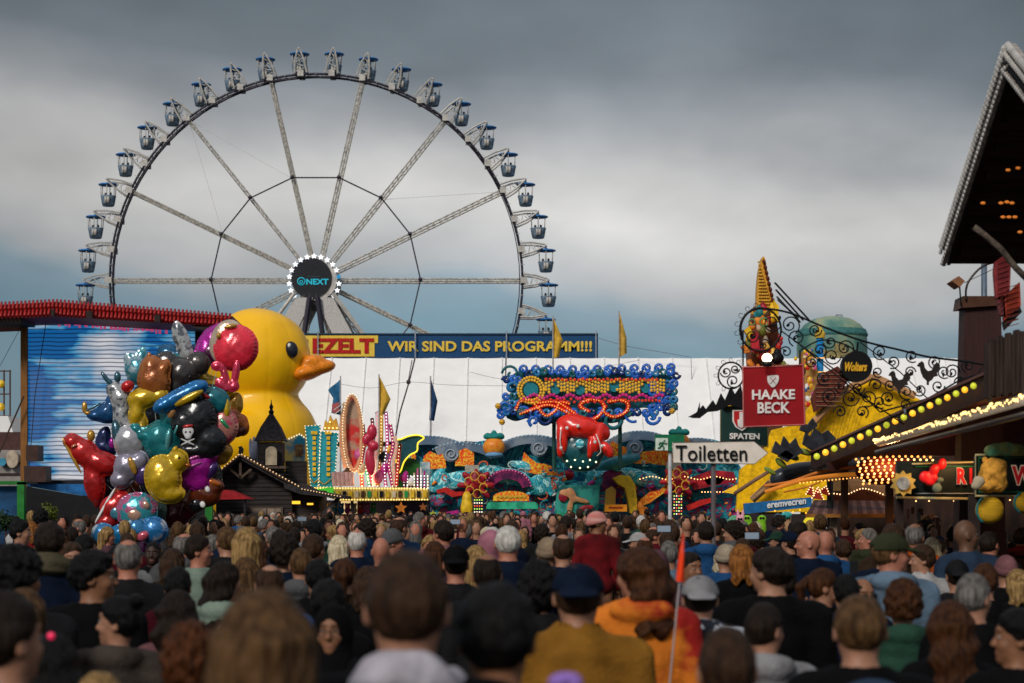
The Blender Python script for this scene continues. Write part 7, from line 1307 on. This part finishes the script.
for sx in (-1, 1): m.tube([(sx*.13, .06, 1.38), (sx*.135, .0, 1.475), (sx*.13, -.08, 1.44), (sx*.12, -.155, 1.33)], [.026, .028, .028, .026], 8)
LOC[bp] = Vector((0, 0, 0)); m.build('backpack_straps', CL['lightblue'], bp, True); LOC.pop(bp)
bkp = blobs('backpack', 6.3, [(872, 742, 48, 62, 0, 30), (872, 700, 36, 20, 0, 24)], CL['denim'], None, 8, 4); setp(bkp, 'blue grey backpack worn by the short haired man at the lower right', 'backpack')
p(578, 563, 7.6, 'crop', 'brown', 'mustard', 'collar', wide=1.16, hat=('cap', CL['navy'], 180), label='man in a navy cap and mustard brown jacket seen from behind')
p(764, 601, 8.0, 'crop', 'dark', 'lightgrey', 'hood', yaw=-40, label='boy with dark cropped hair in a light grey hoodie, left of the backpack man')
p(950, 600, 8.0, 'wavy', 'chestnut', 'black', fem=True, hs=1.05, label='woman with long wavy chestnut hair at the lower right')
p(1018, 608, 7.6, 'short', 'black', 'black', yaw=80, skin='tan', label='dark haired man in profile at the lower right corner')
p(192, 622, 6.3, 'curly', 'auburn', 'maroon', label='child with reddish brown curls at the bottom, right of the padded vest woman'); 
p(52, 634, 6.2, 'curls', 'black', 'black', fem=True, label='girl with dark curls and a small pink hair clip at the bottom left')
gc = blobs('hair_clip', 6.02, [(51, 636, 4, 4, 0, 3)], M('clip pink', (.9, .03, .12), .3, emit=.3, ecol=(.9, .02, .1)), None, 1, 1); setp(gc, 'small bright pink clip in the dark curls at the bottom left', 'hair clip')
p(24, 588, 8.0, 'long', 'light', 'lightblue', fem=True, label='woman with long light brown hair behind the dark haired man in the bottom left corner')
p(119, 592, 8.4, 'bun', 'black', 'beige', 'plain', fem=True, yaw=80, label='black haired woman in profile wearing a taupe padded vest with pale sleeves')
kid('vest', jacket('vest', True), [o for o in COL.objects if o.name.startswith('person')][-1], CL['taupe']).scale = (1.06, 1.06, 1.0)
p(333, 604, 8.4, 'bare', 'black', 'black', fem=True, face=172, yaw=0, hat=('hijab', CL['black'], 0), skin='tan', label='young woman in black headscarf and round glasses facing the camera'); gl_o = [o for o in COL.objects if o.name.startswith('person')][-1]
m = MB()
for sx in (-1, 1): m.tube([(sx*.034+.024*math.cos(t), .112, 1.662+.021*math.sin(t)) for t in [i*math.pi/9 for i in range(18)]], .0018, 5, closed=True)
m.tube([(-.010, .113, 1.664), (.010, .113, 1.664)], .0018, 5); LOC[gl_o] = Vector((0, 0, 0)); m.build('glasses', black, gl_o); LOC.pop(gl_o)
p(16, 545, 8.8, 'curly', 'black', 'charcoal', wide=1.1, skin='tan', yaw=-40, label='person with thick black hair and dark jacket at the left edge')
p(178, 590, 9.0, 'curls', 'dark', 'rose', fem=True, label='woman with dark curly hair and dusty rose jacket behind the auburn child')
p(640, 547, 9.2, 'curls', 'chestnut', patch, 'hood', fem=True, yaw=40, wide=1.15, label='woman with wavy chestnut hair in a red and orange patterned jacket')
p(328, 579, 9.6, 'short', 'black', 'black', fem=True, hs=1.08, label='black haired person just behind the young woman in the black headscarf')
p(973, 572, 9.3, 'crop', 'grey', 'black', yaw=-40, wide=1.05, label='grey cropped haired man with ear showing left of the corner profile man')
p(700, 575, 9.8, 'crop', 'dark', camo, 'hood', wide=1.15, arm='face', hat=('cap', CL['lightgrey'], 180), label='man in a light grey backwards cap and black and white patterned hoodie')
p(93, 550, 10.0, 'tousled', 'black', 'black', yaw=-80, skin='tan', wide=1.12, label='dark haired man in profile looking right in a big black jacket on the left')
p(539, 561, 10.0, 'mop', 'black', 'charcoal', fem=True, label='person with black curly hair left of the navy cap man')
p(903, 579, 10.0, 'curly', 'chestnut', 'green', 'puffer', label='person with brown curls in a green padded jacket left of the wavy chestnut hair woman')
p(772, 547, 10.4, 'short', 'dark', 'black', yaw=40, wide=1.25, label='broad man in black coat turning left above the grey hoodie boy')
p(487, 552, 10.8, 'bald', 'dark', 'charcoal', skin='tan', label='balding dark haired man right of the black cap man in the centre')
p(224, 561, 11.0, 'wavy', 'dark', 'mint', 'puffer', fem=True, yaw=-40, label='dark haired woman in a pale mint padded jacket')
p(270, 563, 10.6, 'bald', 'brown', 'blue', 'hood', label='man with a bright blue hood hanging behind his neck'); hoodA([o for o in COL.objects if o.name.startswith('person')][-1], CL['blue'])
p(823, 567, 11.6, 'pony', 'chestnut', 'black', fem=True, yaw=-80, arm='face', label='woman with reddish ponytail in profile looking right with a hand near her chin')
p(178, 567, 11.6, 'short', 'black', 'maroon', fem=True, label='black haired head between the dark curls and the mint jacket')
p(862, 577, 11.8, 'bald', 'dark', 'navy', face=200, yaw=0, skin='tan', label='bald forehead and dark glasses of a man facing the camera behind the backpack man'); gl_o = [o for o in COL.objects if o.name.startswith('person')][-1]
m = MB()
for sx in (-1, 1): m.ball((sx*.034, .108, 1.662), (.026, .006, .019), 12, 6)
LOC[gl_o] = Vector((0, 0, 0)); m.build('sunglasses', black, gl_o); LOC.pop(gl_o)
p(890, 532, 12.0, 'crop', 'light', 'lightblue', 'hood', yaw=-80, skin='rosy', wide=1.12, hat=('cap', CL['olive'], 0), label='man in an olive cap and pale blue hooded jacket looking right')
p(318, 559, 12.2, 'short', 'black', 'black', label='round black haired head left of the brown haired pair in the left centre')
p(128, 538, 12.4, 'bald', 'grey', 'charcoal', skin='rosy', wide=1.05, label='balding grey haired man under the low globe balloons')
p(141, 571, 12.6, 'short', 'white', 'denim', fem=True, label='older woman with short white hair in a denim jacket below the balding grey haired man')
p(50, 522, 12.8, 'short', 'dark', 'navy', 'plain', wide=1.1, label='tall dark haired man with a khaki hood on the left'); hoodA([o for o in COL.objects if o.name.startswith('person')][-1], CL['khaki'])
p(456, 544, 12.6, 'crop', 'dark', 'charcoal', skin='rosy', hat=('cap', CL['black'], 180), label='man in a plain black backwards cap in the centre'); p(345, 557, 12.8, 'pony', 'chestnut', 'brown', fem=True, label='brown haired woman with a ponytail left of the centre'); p(368, 566, 12.2, 'bob', 'brown', 'black', fem=True, label='brown bob haired head left of the tall man in the pale grey hood')
p(784, 566, 12.4, 'short', 'dark', 'black', fem=True, label='dark haired head between the broad black coat man and the reddish ponytail')
p(301, 547, 13.6, 'crop', 'light', 'grey', 'hood', label='light brown haired man in a grey hoodie left of the centre')
p(284, 533, 14.0, 'curly', 'dark', 'navy', label='tall man with dark curls near the timber chalet'); p(247, 527, 13.8, 'long', 'blonde', 'rust', fem=True, label='blonde woman with long loose hair in front of the timber chalet')
p(246, 557, 13.2, 'bob', 'light', 'cream', fem=True, label='light brown bob haired child right of the dark haired mint jacket woman')
p(508, 525, 14.6, 'crop', 'white', 'navy', skin='rosy', wide=1.15, label='white haired man in a dark navy jacket near the centre'); p(742, 544, 14.2, 'bob', 'ginger', 'black', fem=True, label='ginger blonde haired woman in black right of the grey sign pole')
p(198, 534, 15.0, 'short', 'dark', 'mint', yaw=-80, skin='rosy', label='dark haired man in profile with a pale collar right of the balloons'); p(923, 544, 15.4, 'short', 'brown', 'white', 'collar', yaw=80, label='brown haired man bending left in a white and navy jacket')
p(563, 533, 15.0, 'bald', 'brown', 'navy', label='balding brown haired man in navy left of the carried child'); p(548, 538, 15.6, 'bare', 'dark', 'charcoal', hat=('beanie', CL['beige'], 0), label='person in a beige knitted hat beside the balding man in navy')
p(690, 552, 14.0, 'short', 'dark', 'darkblue', yaw=0, face=215, skin='tan', label='dark haired man facing right behind the orange pennant'); p(1006, 556, 14.6, 'bare', 'grey', 'black', hat=('beanie', CL['rose'], 0), label='person in a dusty rose beanie at the right'); p(1018, 569, 13.4, 'bob', 'blonde', 'black', fem=True, label='blonde bob haired head at the far right edge')
p(985, 563, 12.4, 'short', 'chestnut', 'black', label='chestnut haired head right of the grey cropped man'); p(957, 559, 13.6, 'crop', 'dark', 'charcoal', hat=('cap', CL['charcoal'], 180), label='person in a charcoal cap behind the green padded jacket')
p(72, 542, 14.0, 'short', 'brown', 'charcoal', face=200, yaw=0, label='brown haired man facing the camera behind the big black jacket man'); p(85, 534, 17, 'short', 'black', 'black', yaw=-40, label='black haired person just above the profile man on the left')
p(357, 528, 17.5, 'bald', 'white', 'navy', skin='rosy', label='balding white haired man in navy left of the centre'); p(381, 538, 16.6, 'bare', 'light', 'maroon', skin='rosy', label='completely bald pink head left of the centre'); p(339, 535, 18.5, 'bob', 'pale', 'grey', fem=True, label='pale blonde bob next to the balding white haired man')
p(393, 529, 19, 'crop', 'grey', 'black', skin='rosy', yaw=-80, hat=('beanie', CL['grey'], 0), label='man in a grey flat knit hat looking right near the centre'); p(476, 545, 14.6, 'long', 'blonde', 'cream', fem=True, label='woman with long blonde hair behind the black cap man')
p(435, 541, 16.5, 'bob', 'chestnut', 'mauve', fem=True, label='chestnut bob just above the tall man in the pale grey hood'); p(258, 539, 17.5, 'bob', 'chestnut', 'orange', fem=True, label='brown bob haired person in an orange jacket before the blonde woman')
p(20, 519, 20, 'short', 'black', 'charcoal', yaw=-80, label='dark haired man with earphone looking right under the blue picture'); p(31, 521, 24, 'bob', 'ginger', 'red', fem=True, scale=.86, label='ginger haired child in a bright red jacket near the green post'); p(41, 508, 30, 'curly', 'black', 'black', label='dark haired man standing high in front of the yellow green shrub')
p(79, 518, 27, 'bald', 'grey', 'black', yaw=80, skin='rosy', label='bald bearded man in black looking left below the video screen'); p(153, 541, 19, 'crop', 'black', 'black', face=180, yaw=0, skin='dark', label='dark skinned man facing the camera between the balloons and the crowd'); p(173, 548, 15, 'bob', 'brown', 'brown', fem=True, label='brown bob haired woman right of the dark skinned man')
p(645, 536, 18, 'bald', 'chestnut', 'charcoal', skin='rosy', label='balding chestnut haired man right of the carried child'); p(669, 540, 16.5, 'crop', 'grey', 'lightblue', label='grey cropped man in pale blue left of the orange pennant'); p(706, 520, 20, 'crop', 'dark', 'blue', 'hood', label='person in a royal blue hooded jacket left of the grey sign pole'); 
p(655, 551, 13.6, 'bare', 'dark', 'mauve', hat=('hoodup', CL['mauve'], 0), label='person with a mauve hood pulled up behind the red and orange jacket'); p(667, 531, 21, 'short', 'brown', 'lightblue', label='brown haired man holding up a phone before the ride'); p(638, 532, 22, 'bare', 'white', 'black', hat=('cap', CL['white'], 0), yaw=80, label='person in a flat white cap before the yellow slide')
p(809, 531, 17.5, 'bare', 'light', 'navy', yaw=80, skin='rosy', wide=1.15, label='bald man in navy in profile looking left before the wooden booth'); p(843, 539, 20, 'short', 'brown', 'charcoal', wide=1.1, label='brown haired man in charcoal left of the olive cap man'); p(862, 532, 26, 'short', 'brown', 'red', 'collar', yaw=80, skin='rosy', label='man with a red collar looking left before the wooden booth')
p(777, 531, 24, 'crop', 'brown', 'beige', hat=('cap', CL['green'], 0), yaw=80, label='man in a green cap left of the bald man in navy'); p(790, 531, 21, 'crop', 'dark', 'black', hat=('cap', CL['navy'], 0), yaw=40, label='man in a navy cap beside the green cap man'); p(757, 532, 26, 'curly', 'dark', 'maroon', fem=True, label='dark curly head under the lime green toys')
p(490, 531, 17, 'bare', 'light', 'pink', 'hood', fem=True, hat=('hoodup', CL['pink'], 0), label='person in a pale pink hooded jacket left of the white haired man'); p(725, 545, 17, 'bare', 'light', 'blue', hat=('beanie', CL['cream'], 0), label='person in a cream knitted hat and blue jacket right of the sign pole')
p(990, 546, 21, 'short', 'grey', 'black', label='grey haired head behind the dusty rose beanie'); p(940, 540, 24, 'bob', 'brown', 'black', fem=True, yaw=-80, arm='phone', label='woman in the dark booth raising a hand'); p(1012, 540, 25, 'short', 'dark', 'maroon', label='dark haired person under the black name boards at the right')
# children carried on shoulders
def carried(px, ytop, Y, s, hair, hc, top, hat, lab, labA, yaw=0, skin='tan', fem=True, hA='short', hcA='dark'):
    p(px-2, ytop+.36*F/Y, Y+.06, hA, hcA, 'charcoal', arm='up', label=labA)
    z0 = CZ+(HZ-ytop)/F*Y-1.80*s; p(px, ytop, Y-.08, hair, hc, top, 'plain', skin, yaw=yaw, fem=fem, hat=hat, scale=s, wide=1.12, label=lab, legs=False)
carried(597, 512, 15.5, .64, 'crop', 'dark', velvet, ('beanie', stripe_, 0), 'small child in pink striped turban and dark red velvet jacket on shoulders', 'dark haired adult carrying the child in the velvet jacket', -80, 'tan')
carried(467, 516, 32, .56, 'bob', 'blonde', 'maroon', None, 'blonde toddler in a maroon coat carried above the crowd before the yellow cone', 'adult carrying the toddler in the maroon coat', 0, 'fair'); carried(382, 513, 34, .56, 'bun', 'light', 'beige', None, 'toddler in a beige coat carried above the crowd before the carousel booth', 'adult carrying the toddler in the beige coat', 0, 'fair'); carried(523, 511, 40, .56, 'bare', 'light', 'pink', ('beanie', CL['pink'], 0), 'toddler in a pink hat and pink coat carried above the crowd before the green canopy', 'adult carrying the toddler in the pink coat', 0, 'fair')
# things in hands
pn = thing('pennant', 'bright orange red pennant on a thin white stick held above the crowd', 'pennant', tuple(W(668, 683, 9.0))); m = MB(); m.tube([W(668, 700, 9.0), W(684, 536, 9.0)], .0042, 6); m.build('stick', M('pale stick', (.40, .36, .36), .6), pn)
m = MB(); vs = [];
for i in range(9):
    u = i/8; y = 533+u*48; xl = 684.5-u*6.5; wd = 1.2+u*7.5
    for j in range(5): v = j/4; q = W(xl-2+v*wd, y+v*1.5, 9.0); vs.append((q.x, 9.0+.02*math.sin(v*5+u*3), q.z))
m.add(vs, [(i*5+j, i*5+j+1, i*5+j+6, i*5+j+5) for i in range(8) for j in range(4)]); m.add([(a, b+.006, c) for a, b, c in vs], [(i*5+j+5, i*5+j+6, i*5+j+1, i*5+j) for i in range(8) for j in range(4)]); m.build('cloth', M('pennant orange red', (.85, .05, .008), .6, emit=.08, ecol=(.9, .08, .01)), pn, True)
def phone(px, py, Y, lab, lit=True):
    t = thing('mobile_phone', lab, 'phone', tuple(W(px, py+5, Y))); m = MB(); m.pbox(px-.075*F/Y, py-.04*F/Y, px+.075*F/Y, py+.035*F/Y, Y, .009); m.build('case', black, t); m = MB(); m.pbox(px-.068*F/Y, py-.034*F/Y, px+.068*F/Y, py+.029*F/Y, Y-.002, .002); m.build('screen', M('phone screen', (.12, .14, .18), .2, emit=.25, ecol=(.4, .5, .6)), t)
phone(664, 529, 20.6, 'mobile phone held up by the brown haired man before the ride'); 
t = thing('mobile_phone', 'dark mobile phone held upright in the hand left of the olive cap man', 'phone', tuple(W(854, 566, 11.8))); m = MB(); m.pbox(850, 561, 858, 574, 11.8, .01); m.build('case', black, t)
hd_ = p(846, 574, 11.5, 'short', 'black', 'navy', arm='phone', label='dark haired person raising a dark phone left of the olive cap man')
tc2 = blobs('plush_toy', 4.0, [(567, 678, 12, 6, 0, 9), (558, 682, 10, 8, 0, 8), (575, 683, 8, 8, 0, 8)], M('lilac plush', (.30, .17, .55), .9, bump=.6), None, 4, 1.4); setp(tc2, 'fluffy lilac plush toy at the bottom edge below the mustard jacket', 'plush toy')
p(100, 672, 6.0, 'bob', 'blonde', 'beige', fem=True, label='pale blonde head top just above the bottom edge, left of the auburn child')
# ---- the rest of the crowd, person by person
rg = random.Random(19)
hopt = [('short', 'dark'), ('short', 'brown'), ('crop', 'dark'), ('crop', 'brown'), ('short', 'black'), ('long', 'brown'), ('long', 'dark'), ('wavy', 'chestnut'), ('bob', 'light'), ('bald', 'grey'), ('crop', 'light'), ('pony', 'brown'), ('bun', 'chestnut'), ('long', 'blonde'), ('crop', 'grey'), ('short', 'white'), ('curly', 'dark'), ('bob', 'pale'), ('bare', 'light'), ('tousled', 'chestnut'), ('bald', 'brown'), ('wavy', 'ginger')]
hword = dict(short='short', crop='cropped', long='long', wavy='wavy', bob='bobbed', bald='balding', pony='ponytailed', bun='pinned up', curly='curly', bare='no', tousled='tousled')
topt = ['black', 'navy', 'charcoal', 'darkblue', 'olive', 'brown', 'maroon', 'grey', 'denim', 'taupe', 'khaki', 'red', 'lightgrey', 'beige', 'green', 'burgundy', 'blue', 'mauve', 'white', 'orange', 'rose']
tw_ = [10, 7, 8, 4, 4, 4, 3, 4, 4, 3, 2, 1.2, 1.6, 2, 2, 2, 1.5, 1.5, 1, .5, 1.2]
lands = [(0, 'left edge'), (60, 'video screen'), (150, 'balloon bunch'), (215, 'red awning'), (262, 'timber chalet'), (320, 'prize shelves'), (372, 'carousel booth'), (412, 'dolphin sign'), (455, 'yellow cone'), (505, 'green canopy'), (548, 'mural board'), (592, 'octopus bowl'), (632, 'yellow slide'), (672, 'exit sign'), (714, 'toilet sign'), (752, 'lime toys'), (785, 'blue fascia'), (815, 'yellow lantern'), (855, 'wooden booth'), (905, 'silver sunflower'), (950, 'red bow board'), (990, 'lion head'), (1024, 'right edge')]
used = set(); rows = [12.9, 14.6, 16.4, 18.4, 20.6, 23, 26, 29.5, 33.5, 38, 43]; cnt = 0
tword = dict(darkblue='dark blue', lightgrey='light grey', denim='denim blue')
for ri, Y0 in enumerate(rows):
    half = 525/F*Y0; x = -half; stepx = (.66, .66, .68, .7, .74, .78, .82, .86, .92, 1.0, 1.1)[ri]
    while x < half:
        X = x+rg.uniform(-.14, .14); Y = Y0+rg.uniform(-.6, .6)*(1 if ri < 6 else 2); x += stepx
        if any((a-X)**2+((b-Y)*.8)**2 < .30 for a, b in PLACED) or rg.random() < .06 or cnt >= 205: continue
        if Y > 24 and X < -5.9: continue
        px = 512+X*F/Y; 
        if any(Y < yq and abs(px-q) < wq for q, yq, wq in ((597, 15.4, 30), (809, 17.4, 20), (890, 12.5, 30), (153, 19, 16), (333, 12, 30), (862, 13, 20), (508, 14.5, 24), (467, 32, 9), (382, 34, 8), (523, 40, 7), (670, 22, 12), (381, 16.5, 16), (357, 17.4, 16), (247, 13.7, 20), (79, 27, 9), (706, 20, 12), (490, 17, 12), (823, 13, 20))): continue
        for _ in range(60):
            h = rg.choice(hopt); tp = rg.choices(topt, tw_)[0]; ln = min(lands, key=lambda l: abs(l[0]-px))[1]; near = 'near' if Y < 17 else 'mid distant' if Y < 27 else 'far'; key = (h, tp, ln, near)
            if key not in used: break
        used.add(key); fem = h[0] in ('long', 'wavy', 'bob', 'pony', 'bun'); zt = min(1.84, rg.gauss(1.62 if fem else 1.73, .07)); sk = rg.choices(['fair', 'rosy', 'tan', 'brown'], [6, 4, 3, 1])[0]
        fc, yw = rg.choices([(0, 0), (0, 40), (0, -40), (0, 80), (0, -80), (180, 0), (25, 0), (-25, 0)], [6, 3, 3, 2.4, 2.4, 1.6 if Y > 14 else .4, 2, 2])[0]
        hat = None; hw = f'{h[1]} {hword[h[0]]} hair' if h[0] != 'bare' else 'a bald head'
        if rg.random() < .10 and h[0] in ('short', 'crop', 'bare'): hc_ = rg.choice(['navy', 'black', 'grey', 'beige', 'red', 'olive']); hat = (rg.choice(['cap', 'beanie']), CL[hc_], rg.choice([0, 180])); hw = f'{h[1]} hair under a {hc_} {"cap" if hat[0] == "cap" else "knit hat"}'
        p(px, HZ-(zt+.015-CZ)*F/Y, Y, h[0], h[1], tp, rg.choice(['plain', 'hood', 'collar', 'puffer'] if tp not in ('white', 'beige') else ['plain', 'hood']), sk, face=fc, yaw=yw, fem=fem, hat=hat, wide=rg.uniform(.95, 1.12), legs=Y < 30, hs=rg.uniform(.99, 1.05),
          label=f'{near} fairgoer with {hw} in {tword.get(tp, tp)}{" facing us" if fc == 180 else ""}, towards the {ln}'); cnt += 1; po = PL[-1]; po.rotation_euler.x = R(rg.gauss(0, 1.5)); po.rotation_euler.y = R(rg.gauss(0, 2.2))
        if rg.random() < .28 and Y < 28: hoodA(po, CL[rg.choice(['khaki', 'grey', 'beige', 'navy', 'rust', 'denim', 'lightgrey', 'olive', 'burgundy'])], .0)
        if hat is None and h[0] in ('short', 'crop', 'tousled') and rg.random() < .0: pass
print('people', len(PLACED))
# the packed far end of the crowd, heads beyond counting, as one mass
vb, fbx, mb2 = [], [], []; mats_ = [hairs[k] for k in ('black', 'dark', 'brown', 'chestnut', 'light', 'blonde', 'grey', 'white')]+[skins['rosy'], skins['fair']]+[CL[k] for k in ('black', 'navy', 'charcoal', 'maroon', 'grey', 'darkblue', 'beige', 'red', 'brown', 'white', 'pink')]
cm_ = MB()
for Y0 in np.arange(24, 69, 1.05):
    half = 540/F*Y0; x = -half
    while x < half:
        x += rg.uniform(.5, .9)*(1.5 if Y0 < 44 else 1); X = x; Y = Y0+rg.uniform(-.4, .4)
        if any((a-X)**2+(b-Y)**2 < .22 for a, b in PLACED): continue
        if (Y > 43 and X < -8.6) or (Y > 29.5 and X > 4.6) or (Y > 58 and X < -4.5) or (Y > 43 and X > 4.8): continue
        px = 512+X*F/Y
        zt = rg.gauss(1.69, .07); s_ = zt/1.76; hi = rg.choices(range(8), [4, 6, 6, 4, 3, 2, 2, 1])[0]
        cm_.mi = rg.choice((8, 9)); cm_.ball((X, Y, 1.635*s_), (.072, .088, .11), 7, 5); cm_.tube([(X, Y, 1.40*s_), (X, Y, 1.56*s_)], .055, 6, False)
        cm_.mi = hi; fo_ = rg.choice((-.014, -.014, .026, .03)); cm_.ball((X, Y+fo_, 1.66*s_), (.083, .094, .115), 8, 5)
        if rg.random() < .3: cm_.ball((X, Y-.03, 1.53*s_), (.085, .055, .18), 7, 4)
        cm_.mi = 10+rg.choices(range(11), [8, 6, 7, 2, 3, 3, 1, .8, 3, .6, .5])[0]; cm_.tube([(X, Y, .75), (X, Y, 1.1*s_), (X, Y, 1.34*s_), (X, Y, 1.43*s_), (X, Y, 1.48*s_)], [.19, .19, .23, .16, .07], 8); cm_.mi = 11
        for sx in (-.09, .09): cm_.tube([(X+sx, Y, 0), (X+sx, Y, .8)], [.06, .09], 5, False)
co = cm_.build('crowd', mats_, None, True); setp(co, 'densely packed far crowd of tiny heads before the rides', 'crowd', kind='stuff')

# more phones held over the heads
for (px, py, Y, lab, who) in ((455, 522, 27, 'small phone held over the heads below the yellow cone', 'brown haired person raising a small phone below the yellow cone'), (752, 536, 19.6, 'phone held up at head height below the lime green toys', 'brown haired person raising a phone below the lime green toys'), (302, 519, 31, 'tiny phone raised in front of the timber chalet annex', 'far brown haired person raising a phone before the timber chalet annex')):
    phone(px, py, Y, lab); p(px-.09*F/Y, py+.02*F/Y, Y+.28, 'short', 'brown', 'navy', arm='phone', label=who)
